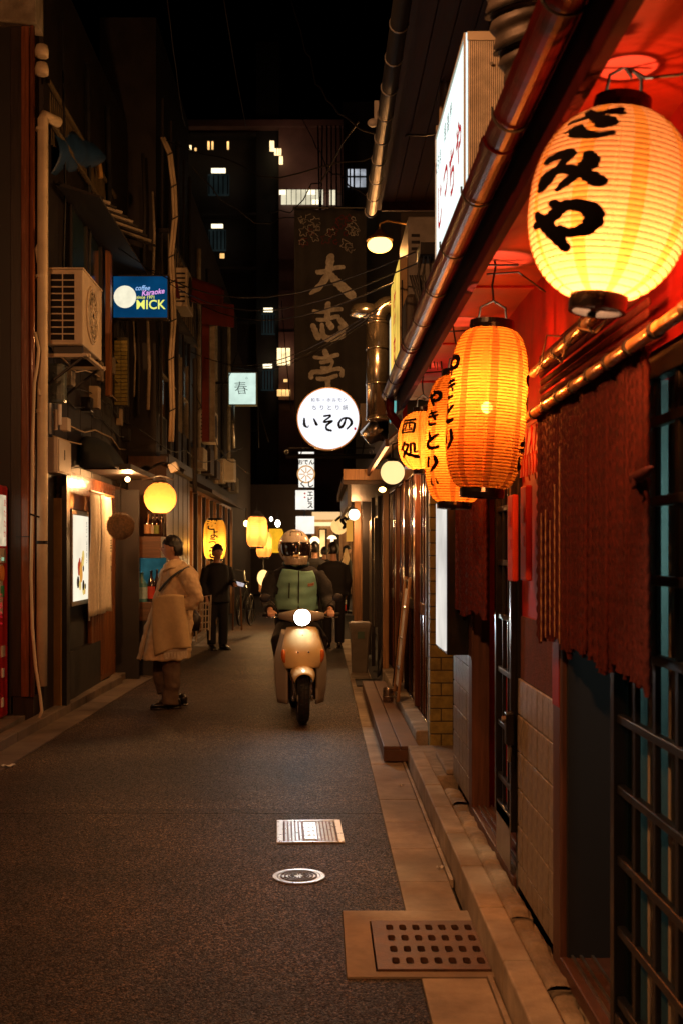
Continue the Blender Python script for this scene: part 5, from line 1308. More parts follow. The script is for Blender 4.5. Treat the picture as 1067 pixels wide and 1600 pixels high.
# globe lantern with its canopy
gl = thing('globe_lantern', 'round yellow glowing globe lantern above the bottle counter', 'globe lantern', W(251, 778, 13.6))
gc = W(251, 778, 13.6)
P_y = paper('yellow_globe_paper', (.34, .125, .025), .30, (1, .45, .14))
MB().ball(gc, .19, 36, 24).build('shade', P_y, gl, smooth=True)
MB().lathe([(.09, .172), (.10, .18), (.07, .20)], gc, 20).build('collar', M_black, gl); MB().lathe([(.08, -.176), (.09, -.185), (.06, -.19)], gc, 20).build('bottom_ring', M_black, gl)
MB().tube([gc + Vector((-.22, .02, .22)), gc + Vector((0, 0, .26)), gc + Vector((.16, .02, .22))], .012, 6).build('hanger', M_steel, gl, smooth=True)
MB().tube([gc + Vector((-.14, .02, -.19)), gc + Vector((-.15, .04, -.30))], .006, 5).build('cord', M_oak, gl)
lamp('bulb', gc + Vector((0, -.03, -.07)), 28, BULB, .035, gl)
sc_ = thing('hanging_scrap_canopy', 'bent metal canopy scrap with wires above the globe lantern', 'canopy', gc + Vector((0, 0, .35)))
MB().grid(lambda u, v: gc + Vector((-.28 + .55 * u, -.05 + .3 * v, .30 + .10 * sin(u * 3) + .03 * sin(u * 11 + v * 4))), 12, 6).build('sheet', M_dark, sc_, solid=.01)
MB().obox(gc + Vector((.16, 0, .36)), (.05, 0, .02), (0, .05, 0), (-.02, 0, .05)).build('fixture', M_cream, sc_, bevel=.01)

# third house on the left and on
h3 = thing('left_far_house', 'dark tall house with vertical boards behind the man on the left', 'building', (-2.3, 20, 0))
MB().box(-2.9, -2.16, 15.2, 19, 0, 8.6).build('wall', M_blk, h3)
MB().box(-2.5, XX(300, 18), 15.05, 15.2, 0, 2.8).build('wall', wood('brown_boards', (.07, .032, .018), .45), h3)
for q in range(12): MB().box(-2.16, -2.13 + .006 * (q % 2), 15.25 + q * .3, 15.53 + q * .3, 0.1, 2.7).build('board', mat('brown_boards', (0, 0, 0)), h3, bevel=.004)
MB().box(-2.12, -2.0, 15.3, 18.8, 2.7, 2.85).build('lintel', M_blk, h3)
for q in range(5): MB().tube([(-2.12, 15.4 + q * .8, 2.9), (-2.10, 15.4 + q * .8, 7.6)], .018 + .01 * (q % 3), 6).build('pipe', M_dark, h3)
MB().tube([W(305, 770, 15.1), W(305, 560, 15.1)], .03, 8).build('pipe', M_dark, h3)
# thick cable bundle
cbn = thing('cable_bundle', 'thick pale cable bundle tied with straps running up the left houses', 'cables', W(270, 690, 15))
pts = [(268, 690), (270, 640), (268, 560), (272, 500), (270, 440), (268, 400), (274, 340), (272, 290), (266, 240), (255, 215)]
for o_ in (-2.2, 2.2):
    MB().tube([W(a + o_, b, 14.9) for a, b in pts], .020, 8).build('cable', M_pvc, cbn, smooth=True)
for a, b in pts[1:-1]: MB().tube([W(a - 5, b + 3, 14.86), W(a + 5, b - 2, 14.86)], .008, 5).build('tie', M_wire, cbn)
for q, (px_, b0, b1) in enumerate(((210, 500, 620), (216, 500, 650), (232, 500, 640), (252, 560, 640), (240, 300, 430), (225, 240, 420))):
    tag(MB().tube([W(px_, b1, 14.9), W(px_ + 2, (b0 + b1) / 2, 14.9), W(px_ - 1, b0, 14.9)], .012 + .006 * (q % 3), 6).build('thin_pipe', M_dark if q % 2 else M_rough, None, smooth=True),
        ['thin pipe just below the blue sign, leftmost', 'thin grey pipe below the left half of the blue sign', 'thin pipe below the right half of the blue sign', 'short thin pipe left of the cable bundle under the blue sign', 'thin pipe above the right half of the blue sign', 'thin pipe high above the left half of the blue sign'][q], 'pipe')
# blue sign MICK
mk = thing('blue_bar_sign', 'small blue lit sign with a cream moon and yellow lettering on the left', 'sign', W(220, 496, 13.8))
D = 13.8
MB().box(XX(176, D), XX(264, D), D, D + .14, ZZ(498, D), ZZ(429, D)).build('case', M_black, mk, bevel=.004)
E_blu = emi('sign_deep_blue', (.004, .085, .24), .42, .3, 3)
MB().box(XX(178, D), XX(262, D), D - .006, D, ZZ(496, D), ZZ(432, D)).build('lit_face', E_blu, mk)
mc = Vector((XX(196, D), D - .0065, ZZ(464, D)))
MB().lathe([(17.5 * D / F, -.004), (17.5 * D / F, 0)], mc, 36, axis='Y').build('moon', emi('moon_cream', (1, .93, .68), .85, .12, 9), mk)
def tp(px, py): return Vector((XX(px, D), D - .008, ZZ(py, D)))
text('coffee', .085, tp(224, 450), emi('print_blue', (.35, .6, 1), .9), mk, bold=.01, shear=.3, sx=.85)
text('Karaoke', .09, tp(240, 456.5), emi('print_pink', (.9, .4, .9), .9), mk, (1, 0, .12), (-.12, 0, 1), .015, shear=.3, sx=.9)
text('since 1971', .052, tp(228, 464.5), emi('print_yellow', (.95, .95, .18), .9), mk, bold=.01)
text('MICK', .155, tp(237, 476), emi('print_yellow', (0, 0, 0), 1), mk, bold=.014, sx=.95)
# small white sign
ss = thing('small_square_sign', 'small square white lit sign with one thin brush character', 'sign', W(379, 632, 21))
D = 21.0
MB().box(XX(356.5, D), XX(402, D), D, D + .16, ZZ(633.5, D), ZZ(581, D)).build('case', mat('sign_case_green', (.20, .26, .20), .5), ss, bevel=.004)
MB().box(XX(358.5, D), XX(400, D), D - .006, D, ZZ(631.5, D), ZZ(583, D)).build('lit_face', emi('cool_white', (.72, .92, .80), .85, .15, 4), ss)
text('春', .26, Vector((XX(377, D), D - .008, ZZ(606, D))), M_glow_black, ss, (1, .0, .05), (-.2, 0, 1), -.012)
text('小', .05, Vector((XX(386, D), D - .008, ZZ(591, D))), M_glow_black, ss)
MB().tube([W(365, 634, 21), W(365, 700, 21)], .035, 10).build('pole', M_steel, ss, smooth=True)
MB().box(-2.2, XX(358, D), D + .03, D + .08, ZZ(600, D), ZZ(596, D)).build('bracket', M_black, ss)
# red awnings far left
rw = thing('red_awning', 'dark red cloth awning high on the left past the blue sign', 'awning', W(315, 460, 17))
def ra2(u, v):
    px = 274 + (352 - 274) * u; py = (418 + 28 * u) + (52 - 18 * u) * v + 8 * u; p = W(px, py, 16.2 + 1.6 * u); p.y += -.3 * v + .1 * sin(u * 5); return p
M_awn = mat('red_canvas', (.16, .018, .012), .75, var=.35, scale=4, bump=.2)
MB().grid(ra2, 14, 6).build('fabric', M_awn, rw, smooth=True, solid=.006)
MB().grid(lambda u, v: W(316 + 50 * u, 470 + 20 * u * .3 + 36 * v, 17.6 + .8 * u) , 8, 4).build('fabric', M_awn, rw, solid=.006)
MB().box(XX(328, 18), XX(336, 18), 18, 18.1, ZZ(690, 18), ZZ(505, 18)).build('post', M_rough, rw); MB().box(XX(316, 18), XX(327, 18), 18, 18.1, ZZ(690, 18), ZZ(505, 18)).build('panel', M_awn, rw)
# sloping wires
wr = thing('overhead_wires', 'tangle of thin overhead wires crossing the lane above the shops', 'wires', (0, 14, 6))
rv = random.Random(21)
for (a, b, D0_, D1_) in (((395, 490), (310, 640), 20, 18), ((300, 600), (390, 740), 18, 20), ((455, 0), (560, 200), 12, 9.5), ((350, 0), (385, 200), 14, 22), ((560, 200), (690, 205), 9.5, 7), ((262, 0), (300, 240), 13, 22), ((386, 560), (420, 690), 24, 24), ((440, 470), (455, 640), 24, 20), ((250, 215), (600, 240), 15, 12), ((460, 340), (300, 260), 17, 15), ((560, 190), (420, 330), 10, 22), ((470, 180), (600, 320), 22, 10), ((200, 660), (380, 700), 14, 20), ((400, 480), (405, 700), 22, 22)):
    A, B = W(*a, D0_), W(*b, D1_); n = 12
    MB().tube([A.lerp(B, i / n) + Vector((0, 0, -.35 * sin(pi * i / n) * rv.uniform(.6, 1.1) * (1 if abs(A.x - B.x) > .5 else .2))) for i in range(n + 1)], .008, 5).build('wire', M_wire, wr, smooth=True)
for q in range(9):
    x = 497 + q * 7; MB().tube([W(x, 196, 30), W(x + rv.uniform(-6, 6), 470, 30)], .02, 4).build('wire', M_wire, wr)

# ============================================================ down the lane: lit shops, signs, end buildings
M_fwarm = wood('far_warm_wood', (.34, .16, .06), .5)
M_fdark = mat('far_dark', (.03, .022, .02), .7, var=.4, scale=1.5)
M_pink = mat('brownish_pink_tile', (.16, .08, .07), .7, var=.3, scale=.8, bump=.2, bscale=8)
E_win = emi('warm_window', (1, .55, .18), 1.3, .5, 1.6); E_win2 = emi('bright_window', (1, .72, .35), 1.6, .4, 2)
# left row
fl_ = thing('left_lit_row', 'row of low lit eateries with dark upper floors down the left side', 'building', (-2.3, 26, 0))
MB().box(-3.2, -2.15, 19, 30, 2.7, 7.6).build('upper_wall', M_fdark, fl_)
MB().box(-3.2, -2.3, 19, 30, 0, 2.7).build('wall', M_fwarm, fl_)
for q in range(14):
    y = 19.2 + q * .75; MB().box(-2.3, -2.2, y, y + .1, .0, 2.6).build('post', M_fwarm if q % 2 else M_fdark, fl_)
for q in range(7): MB().box(-2.29, -2.27, 19.4 + q * 1.5, 20.2 + q * 1.5, 1.0 if q % 2 else .5, 2.2).build('lit_window', E_win, fl_)
for q in range(7):
    for k in range(3): MB().box(-2.27, -2.25, 19.6 + q * 1.5 + k * .2, 19.63 + q * 1.5 + k * .2, .5, 2.2).build('window_bar', M_fdark, fl_)
MB().poly([(-2.3, 19.1, 2.75), (-1.78, 19.1, 2.52), (-1.78, 19.1, 2.58), (-2.3, 19.1, 2.85)], (0, 8.5, 0)).build('pent_roof', M_fdark, fl_)
for q in range(7): MB().box(-2.2, -1.95, 19.3 + q * 1.3, 20.0 + q * 1.3, 2.95, 3.3 + .1 * (q % 2)).build('equipment_box', M_rough if q % 3 == 0 else M_fdark, fl_, bevel=.01)
MB().box(-2.2, -1.75, 23.5, 24.1, 3.0, 3.45).build('equipment_box', M_cream, fl_, bevel=.01)
for q in range(5): MB().tube([(-2.1 + .02 * q, 20 + 1.4 * q, 2.9), (-2.1 + .02 * q, 20 + 1.4 * q, 6.8)], .04, 8).build('pipe', M_dark if q % 2 else M_rough, fl_)
# rail fence + trestle menu between man and far lanterns
fr2 = thing('folding_rack', 'pale folding grid rack standing on the ground behind the man', 'rack', W(317, 1000, 17))
for i in range(5): MB().tube([W(308 + i * 4.5, 985, 17), W(309 + i * 4.5, 940, 17)], .010, 5).build('rod', M_cream, fr2)
for i in range(5): MB().tube([W(307, 984 - i * 10, 17), W(328, 982 - i * 10, 17)], .010, 5).build('rod', M_cream, fr2)
MB().tube([W(307, 1003, 17), W(307, 935, 17), W(330, 930, 17.2), W(328, 1000, 17.2)], .014, 6).build('frame', M_cream, fr2)
# yellow gyoza lantern and cylinder lanterns at left
P_yel = (paper('yellow_lantern_paper', (.34, .19, .025), .28, (1, .62, .14)), paper('yellow_seam', (.26, .13, .015), .1, (1, .5, .1), .3), paper('yellow_hoop', (.22, .10, .01), 0, (1, .5, .1), .4))
P_crm = (paper('cream_lantern_paper', (.34, .145, .04), .30, (1, .5, .2)), paper('cream_seam', (.28, .10, .025), .1, (1, .5, .15), .3), paper('cream_hoop', (.24, .12, .04), 0, (1, .5, .1), .4))
gc = W(336, 843, 19.5)
gy = lantern('yellow_lantern', 'yellow paper lantern with black characters above the dark-clothed person', 'lantern', gc, .19, .33, .12, 0, 4, 20, 34, None, (), bulbz=-.3, seams=6, P=P_yel, n=32, hook=gc + Vector((0, 0, .6)))
for q, ch in enumerate('ぎょうざ'): text(ch, .20, gc + Vector((-.02 + .03 * (q % 2), -.20, .25 - q * .158)), M_glow_black, gy, bold=.022)
far = [('cylindrical cream lantern hanging nearest on the left of the rider', 402, 831, 22, .20, .29, P_crm, 46), ('cream lantern partly hidden below and behind the nearest one left of the rider', 413, 851, 25, .17, .27, P_crm, 34)]
for (lab, px, py, D, R, H, P_, w_) in far:
    c = W(px, py, D); lantern('paper_lantern', lab, 'lantern', c, R, H, R * .6, 0, 4, 16, w_, None, (), bulbz=.1, seams=6, P=P_, n=28, hook=c + Vector((0, 0, H + .25)))
c = W(431, 845, 27); yl = thing('yellow_shade_lamp', 'bright yellow hanging cloth lamp left of the rider helmet', 'lamp', c)
MB().lathe([(.12, -.28), (.13, -.1), (.17, .02), (.18, .2), (.15, .28)], c, 20).build('shade', emi('yellow_cloth', (1, .48, .02), .85, .15, 6), yl, smooth=True)
MB().tube([c + Vector((0, 0, .28)), c + Vector((0, 0, .6))], .01, 5).build('cord', M_wire, yl)
for (lab, px, py, D, r, e) in (('small bright warm bulb beside the nearest cream lantern', 385, 818, 22, .045, 14), ('cool white bulb behind the cream lanterns', 434, 818, 30, .07, 16), ('second small cool bulb higher behind the cream lanterns', 424, 811, 30, .04, 12), ('low glowing stand lamp by the ground left of the rider', 412, 903, 24, .13, 2.2)):
    c = W(px, py, D); t = thing('hanging_bulb', lab, 'lamp', c)
    MB().ball(c, r, 12, 8, sc=(1, 1, 1.3)).build('bulb', emi('far_bulb_%s' % ('cool' if 'cool' in lab else 'warm'), (1, .9, .7) if 'cool' in lab else (1, .55, .2), e) if r < .1 else emi('stand_lamp', (1, .6, .2), 1.8), t, smooth=True)
    MB().tube([c + Vector((0, 0, r)), c + Vector((0, 0, r + .25))], .012, 5).build('stem', M_wire, t)
lamp('glow', W(412, 890, 23), 50, (1, .55, .2), .1, t)
MB().box(XX(405, 24), XX(421, 24), 24, 24.2, ZZ(925, 24), ZZ(912, 24)).build('shade', M_fwarm, t)
# small table with menu sheet by the person
tb = thing('menu_stand', 'small wooden menu stand with a white sheet beside the dark-clothed person', 'stand', W(370, 985, 19))
MB().obox(W(369, 911, 19), (.13, 0, -.035), (0, .12, .02), (.0, -.0, .006)).build('sheet', emi('lit_sheet', (.9, .8, .85), .55), tb)  # paper given its own glow in place of lamplight falling on it
for px in (358, 366, 376): MB().tube([W(px, 912, 19), W(px - 2 + (px - 366) * .4, 985, 19)], .016, 6).build('leg', M_fwarm, tb)
MB().box(XX(356, 19), XX(378, 19), 19, 19.3, ZZ(917, 19), ZZ(913, 19)).build('top', M_fwarm, tb)
bk = thing('bicycle', 'dark bicycle parked against the eateries behind the menu stand', 'bicycle', W(385, 975, 21))
for px in (376, 392):
    cc = W(px, 953, 21 + (px - 376) * .03); MB().tube([cc + Vector((.05 * cos(a), .28 * cos(a), .28 * sin(a))) for a in [2 * pi * i / 20 for i in range(21)]], .018, 6, caps=False).build('tyre', M_black, bk, smooth=True)
    for s_ in range(8): MB().tube([cc, cc + Vector((.05 * cos(s_ * .785), .27 * cos(s_ * .785), .27 * sin(s_ * .785)))], .003, 4).build('spoke', M_steel, bk)
A, B = W(376, 953, 21), W(392, 953, 21.5)
MB().tube([A, A + Vector((.1, .15, .4)), B + Vector((-.1, 0, .5)), B], .018, 6).build('frame', M_black, bk); MB().tube([B + Vector((-.1, 0, .5)), B + Vector((-.12, 0, .72)), B + Vector((-.3, 0, .76))], .014, 6).build('handlebar', M_steel, bk)
MB().ball(A + Vector((.08, .1, .5)), .09, 10, 6, sc=(.8, 1.4, .4)).build('saddle', M_black, bk)
# vertical stack of lit signs
st_ = thing('stacked_sign', 'tall narrow stack of small lit signs with a round wheel sign at the top', 'sign', W(478, 833, 25))
D = 25.0
MB().tube([W(476, 700, 25.1), W(476, 836, 25.1)], .03, 6).build('pole', M_black, st_)
E_sw = emi('stack_white', (1, .93, .82), 1.0, .15, 3)
MB().box(XX(467, D), XX(491, D), D, D + .1, ZZ(761, D), ZZ(706, D)).build('lit_panel', E_sw, st_)
c = W(478.5, 741, D - .06)
MB().lathe([(.195, -.01), (.195, .03)], c, 28, axis='Y').build('wheel_disc', emi('wheel_ring', (.85, .42, .14), .7), st_); MB().lathe([(.165, -.016), (.165, -.01)], c, 28, axis='Y').build('wheel_face', E_sw, st_)
for q in range(8):
    a = q * pi / 4; MB().tube([c + Vector((.03 * cos(a), -.02, .03 * sin(a))), c + Vector((.15 * cos(a), -.02, .15 * sin(a)))], .010, 4).build('wheel_spoke', emi('wheel_ring', (0, 0, 0), 1), st_)
text('おでん', .12, W(478.5, 722, D - .07), M_glow_black, st_, bold=.03); text('くし', .16, W(480, 756, D - .07), M_glow_black, st_, bold=.03)
MB().box(XX(462, D), XX(491, D), D, D + .1, ZZ(796, D), ZZ(766, D)).build('lit_panel', E_sw, st_)
for q, ch in enumerate('エビス'): text(ch, .13, W(485, 771.5 + q * 9.3, D - .01), M_glow_black, st_, bold=.04)
for q in range(2): text('●', .05, W(476.5, 771 + q * 6, D - .01), E_red, st_)
MB().box(XX(462.5, D), XX(491.5, D), D, D + .1, ZZ(834, D), ZZ(806.5, D)).build('lit_panel', E_sw, st_)
# end of the lane: lit shop front across
en = thing('end_shopfront', 'bright cream shopfront with dark doors closing the far end of the lane', 'shopfront', W(520, 900, 42))
D = 42.0
MB().box(-6, XX(487, D), D, D + .4, 0, 4).build('wall', M_fdark, en); MB().box(XX(487, D), XX(549, D), D, D + .4, 0, 3.0).build('wall', mat('cream_wall', (.5, .34, .2), .7), en); MB().box(XX(549, D), 6, D, D + .4, 0, 4).build('wall', M_fdark, en)
MB().box(XX(488, D), XX(548, D), D - .1, D, ZZ(812, D), ZZ(800, D)).build('lit_header', emi('header_warm', (1, .62, .28), .9), en)
MB().box(XX(488, D), XX(548, D), D - .15, D - .05, ZZ(822, D), ZZ(816, D)).build('lit_band', emi('band_warm', (1, .7, .35), 1.3), en)
for px, w_ in ((494, 4), (516, 5), (530, 5), (541, 4)): MB().box(XX(px, D), XX(px + w_, D), D - .14, D, 0, ZZ(822, D)).build('column', mat('cream_wall', (0, 0, 0)), en)
MB().box(XX(499, D), XX(511, D), D - .06, D, ZZ(880, D), ZZ(826, D)).build('dark_door', M_fdark, en); MB().box(XX(500, D), XX(508, D), D - .08, D - .06, ZZ(870, D), ZZ(828, D)).build('lit_gap', E_win, en)
MB().box(XX(521, D), XX(530, D), D - .06, D, ZZ(900, D), ZZ(826, D)).build('dark_door', M_fdark, en)
lamp('glow', (0.4, 39.5, 2.7), 110, (1, .5, .2), .3, en)  # unseen point light added in front of the end shopfront
t = thing('mushroom_lamp', 'small glowing mushroom shaped lamp at the far end of the lane', 'lamp', W(518, 850, 36))
MB().lathe([(.001, .12), (.10, .09), (.15, .02), (.14, 0), (.05, 0), (.05, -.3), (.001, -.3)], W(519, 842, 36), 18).build('shade', emi('mushroom', (1, .75, .4), 2.4), t, smooth=True)
t = thing('mushroom_lamp', 'glowing far lamp just right of the rider helmet', 'lamp', W(492, 850, 36))
MB().ball(W(492, 846, 36), .16, 12, 8).build('shade', emi('mushroom', (0, 0, 0), 1), t, smooth=True)
# right row
fr3 = thing('right_lit_row', 'row of low lit eateries with posts down the right side beyond the bin', 'building', (1.2, 25, 0))
MB().box(1.05, 2.2, 15, 34, 0, 7.5).build('wall', M_fdark, fr3)
MB().box(.80, 1.05, 15.0, 15.4, 0, 2.4).build('dark_panel', M_blk, fr3); 
for q, (px, D, w_) in enumerate(((553, 17.5, .10), (558, 18.5, .05), (566, 17.3, .16), (580, 15.6, .05), (590, 15.2, .06))):
    MB().box(XX(px, D), XX(px, D) + w_, D, D + .12, 0, 2.5).build('post', M_oak if q in (0,) else M_fwarm if q in (1,) else M_blk, fr3)
MB().box(.72, .78, 15.3, 17.0, .55, 2.0).build('black_board', M_blk, fr3)
for q in range(9): MB().box(1.03, 1.045, 19 + q * 1.4, 20 + q * 1.4, .8, 2.2).build('lit_window', E_win, fr3)
MB().box(.7, 1.1, 18.5, 30, 2.4, 2.55).build('pent_roof', M_fdark, fr3)
for q in range(6): MB().box(.78, .86, 19.5 + q * 1.7, 19.6 + q * 1.7, 0, 2.4).build('post', M_fwarm, fr3)
lamp('glow', (.5, 20.5, 2.2), 60, (1, .52, .2), .1, fr3)  # unseen point light added to brighten the right row
t = thing('hanging_figure_sign', 'orange lit hanging sign with a thick black curved mark at the right', 'sign', W(533, 818, 22))
c = W(534, 818, 22)
MB().lathe([(.16, -.05), (.16, .05)], W(530, 822, 22.1), 24, axis='Y').build('round_panel', emi('sign_amber', (1, .55, .18), 1.0, .2, 5), t)
MB().box(c.x - .06, c.x + .10, 21.9, 22.0, c.z - .13, c.z + .17).build('square_panel', emi('sign_amber', (0, 0, 0), 1), t)
bq = MB(); brush(bq, [[(.1, .3, .15), (.5, .05, .2), (.9, .4, .25), (.6, .8, .2)], [(.5, .3, .3), (.7, .6, .2)]], lambda u, v: Vector((c.x - .14 + .28 * u, 21.88, c.z + .14 - .28 * v))); bq.build('mark', M_glow_black, t)
t = thing('amber_box_lantern', 'tall amber box lantern on the yellow post beyond the bin', 'lantern', W(546, 830, 18))
MB().box(XX(541, 18.2), XX(551, 18.2), 18.2, 18.35, ZZ(846, 18.2), ZZ(813, 18.2)).build('panel', emi('amber_box', (1, .42, .06), .6), t)
t = thing('folded_parasol', 'cream folded cloth parasol leaning beside the lane at the right', 'parasol', W(537, 900, 22))
MB().tube([W(541, 857, 22), W(541, 872, 22), W(537, 886, 22), W(534, 898, 22)], [.02, .07, .06, .015], 10).build('cloth', mat('parasol_cloth', (.5, .38, .22), .8), t, smooth=True); MB().tube([W(534, 897, 22), W(528, 915, 22)], .012, 6).build('handle', M_steel, t)
t = thing('striped_barrier', 'low red and white striped barrier pillar at the right side', 'barrier', W(536, 962, 24.5))
for q in range(5): MB().box(XX(532, 24.5), XX(541, 24.5), 24.5, 24.6, ZZ(954 - q * 10, 24.5), ZZ(945 - q * 10, 24.5)).build('band', mat('barrier_red', (.5, .03, .02), .5) if q % 2 == 0 else M_white, t)
# dark blocks above, both sides
fb = thing('right_far_block', 'dark tall block behind the round sign on the right', 'building', (4, 22, 0))
MB().box(1.3, 5, 15.2, 40, 0, 11).build('wall', M_fdark, fb)
for q in range(6): MB().box(1.28, 1.30, 17 + q * 3, 18.4 + q * 3, 5, 6.4).build('window', M_void, fb)
lb2 = thing('left_far_block', 'very dark tall block rising above the left eateries', 'building', (-4, 28, 0))
MB().box(-6, -2.4, 19, 40, 0, 7.4).build('wall', M_fdark, lb2)
# the apartment building at the end with lit stair landings
ap = thing('apartment_block', 'dark apartment block closing the view with lit landings and one lit balcony', 'building', (0, 62, 0))
D = 62.0
def apx(px): return XX(px, D)
def apz(py): return ZZ(py, D)
MB().box(-16, apx(400), D + 1, D + 8, 0, apz(192)).build('wall', M_fdark, ap)
MB().box(apx(400), apx(436), D + .4, D + 8, 0, apz(60)).build('wall', mat('near_black_tile', (.012, .01, .01), .6), ap)
MB().box(apx(436), apx(536), D, D + 8, 0, apz(190)).build('wall', M_pink, ap)
MB().box(apx(536), apx(608), D + .8, D + 8, 0, apz(150)).build('wall', M_fdark, ap)
MB().box(-16, apx(536), D - .3, D + 1, apz(200), apz(190)).build('parapet', M_pink, ap)
for py in (205, 330, 415, 500, 585, 670): MB().box(-9, apx(400), D + .2, D + 1, apz(py + 4), apz(py)).build('slab', M_fdark, ap)
for py in (300, 380, 455, 520, 600, 680): MB().box(apx(436), apx(536), D - .25, D, apz(py + 26) if py != 300 else apz(303) , apz(py)).build('balcony_front', M_pink, ap)
E_tube = emi('tube_light', (1, .86, .55), 1.7); E_cool = emi('cool_landing', (.22, .34, .34), .025, .5, 1)
for (px, py, w_, h_) in ((343, 271, 22, 7), (341, 357, 18, 6), (420, 487, 14, 6), (419, 574, 14, 6)):
    t = MB().box(apx(px - w_ / 2), apx(px + w_ / 2), D - .5, D - .4, apz(py + h_ / 2), apz(py - h_ / 2)).build('landing_lamp', E_tube, ap)
    MB().box(apx(px - w_ * .75), apx(px + w_ * .75), D - .4, D - .3, apz(py + 38), apz(py + 5)).build('landing_screen', E_cool, ap)
    for q in range(5): MB().box(apx(px - w_ * .7 + q * w_ * .33), apx(px - w_ * .7 + q * w_ * .33 + 1.6), D - .5, D - .42, apz(py + 36), apz(py + 8)).build('screen_bar', M_fdark, ap)
for (px, py, w_, h_, m_) in ((281, 234, 7, 15, E_win2), (300, 236, 3, 6, E_win2), (308, 239, 3, 4, E_win), (328, 233, 3, 12, E_win), (334, 233, 3, 12, E_win), (358, 233, 3, 12, E_win), (349, 404, 7, 7, E_win), (426, 234, 7, 16, E_win2), (435, 243, 11, 10, E_win2), (440, 256, 6, 12, E_win2), (444, 560, 20, 26, E_win2), (447, 597, 6, 4, E_win), (444, 616, 20, 10, E_win)):
    f_ = MB().box(apx(px - w_ / 2), apx(px + w_ / 2), D - .6, D - .5, apz(py + h_ / 2), apz(py - h_ / 2)).build('lit_window', m_, ap)
    if w_ > 9: 
        for q in (.33, .66): MB().box(apx(px - w_ / 2 + w_ * q), apx(px - w_ / 2 + w_ * q + .8), D - .65, D - .61, apz(py + h_ / 2), apz(py - h_ / 2)).build('window_bar', M_fdark, ap)
# lit balcony
E_bal = emi('balcony_room', (1, .90, .62), .75, .3, .6)
MB().box(apx(440), apx(505), D - .3, D - .26, apz(322), apz(299)).build('lit_balcony', E_bal, ap)
for (px, py, r) in ((442, 303, 5), (487, 303, 7), (494, 318, 6)): MB().box(apx(px - r), apx(px + r), D - .36, D - .31, apz(py + 4), apz(py - 3)).build('balcony_lamp', E_tube, ap)
for q in range(8): MB().box(apx(448 + q * 7.5), apx(449 + q * 7.5), D - .42, D - .38, apz(323), apz(298)).build('railing_bar', M_fdark, ap)
MB().box(apx(515), apx(524), D - .36, D - .31, apz(323), apz(300)).build('lit_window', E_bal, ap)
lamp('glow', (apx(487), D - 1.6, apz(306)), 24, (1, .62, .38), .3, ap); lamp('glow', (apx(452), D - 1.8, apz(225)), 10, (1, .55, .35), .3, ap); lamp('glow', (apx(450), D - 1.8, apz(560)), 20, (1, .5, .3), .3, ap)  # unseen point lights added to lift the dark facade
# lit window with frame on the right wing
MB().box(apx(543), apx(573), D + .74, D + .8, apz(285), apz(257)).build('lit_window', emi('pale_window', (.75, .8, .9), .42, .5, 1.5), ap)
for q in range(4): MB().box(apx(542 + q * 10), apx(543.6 + q * 10), D + .6, D + .7, apz(286), apz(256)).build('window_bar', M_fdark, ap)
MB().box(apx(542), apx(574), D + .6, D + .7, apz(271), apz(269)).build('window_bar', M_fdark, ap)
# unseen lamp added on the near left wall, out of frame, to light the foreground
t = thing('street_lamp', 'unseen street lamp added on the near left wall to light the foreground of the lane', 'street lamp', (-2.3, 1.5, 4.8))
MB().tube([(-3.2, 1.5, 4.7), (-2.7, 1.5, 5.0), (-2.0, 1.5, 4.95)], .02, 8).build('bracket', M_iron, t, smooth=True)
MB().lathe([(.04, .16), (.14, .05), (.15, 0), (.14, 0)], (-2.0, 1.5, 4.8), 24).build('shade', M_iron, t, smooth=True)
MB().ball((-2.0, 1.5, 4.8), .11, 16, 10, sc=(1, 1, .6)).build('diffuser', emi('sodium_globe', (0, 0, 0), 1), t, smooth=True)
lamp('glow', (-2.0, 1.5, 4.66), 600, (1, .40, .14), .1, t)

# ============================================================ people
M_skin = mat('skin', (.50, .27, .17), .5, var=.12, scale=12, bump=.1, bscale=80)
M_hair = mat('black_hair', (.010, .008, .007), .4, var=.4, scale=30, stretch=(1, 1, .2), bump=.5, bscale=80)
M_lip = mat('lips', (.32, .11, .09), .45); M_eye = mat('eye_dark', (.01, .008, .007), .2)
M_shoe = mat('black_leather', (.012, .010, .009), .22, coat=.5)
def rings(m, rs, n=24, mi=0, fold=0.0, k=7, ph=0.0):
    """rs: (cx, cy, z, hx, hy); stacked ellipses with cloth folds growing downwards"""
    vs = []; N = len(rs)
    for i, (cx, cy, z, hx, hy) in enumerate(rs):
        t = i / max(1, N - 1)
        for j in range(n):
            a = 2 * pi * j / n; f = 1 + fold * (.25 + .75 * t) * (sin(a * k + ph + t * 2.0) * .6 + sin(a * (k + 4) + ph * 2 - t * 3) * .4)
            c, s_ = cos(a), sin(a); e = 2.4; q = (abs(c) ** e + abs(s_) ** e) ** (-1 / e)
            vs.append((cx + c * q * hx * f, cy + s_ * q * hy * f, z))
    fs = [(i * n + j, i * n + (j + 1) % n, (i + 1) * n + (j + 1) % n, (i + 1) * n + j) for i in range(N - 1) for j in range(n)]
    fs += [tuple(range(n - 1, -1, -1)), tuple((N - 1) * n + j for j in range(n))]
    return m.add(vs, fs, mi)
def smooth_rings(rs, sub=4):
    out = []
    for i in range(len(rs) - 1):
        a = rs[max(i - 1, 0)]; b = rs[i]; c = rs[i + 1]; d = rs[min(i + 2, len(rs) - 1)]
        for q in range(sub):
            t = q / sub; out.append(tuple(.5 * (2 * b[x] + (c[x] - a[x]) * t + (2 * a[x] - 5 * b[x] + 4 * c[x] - d[x]) * t * t + (3 * b[x] - a[x] - 3 * c[x] + d[x]) * t ** 3) for x in range(5)))
    out.append(rs[-1]); return out
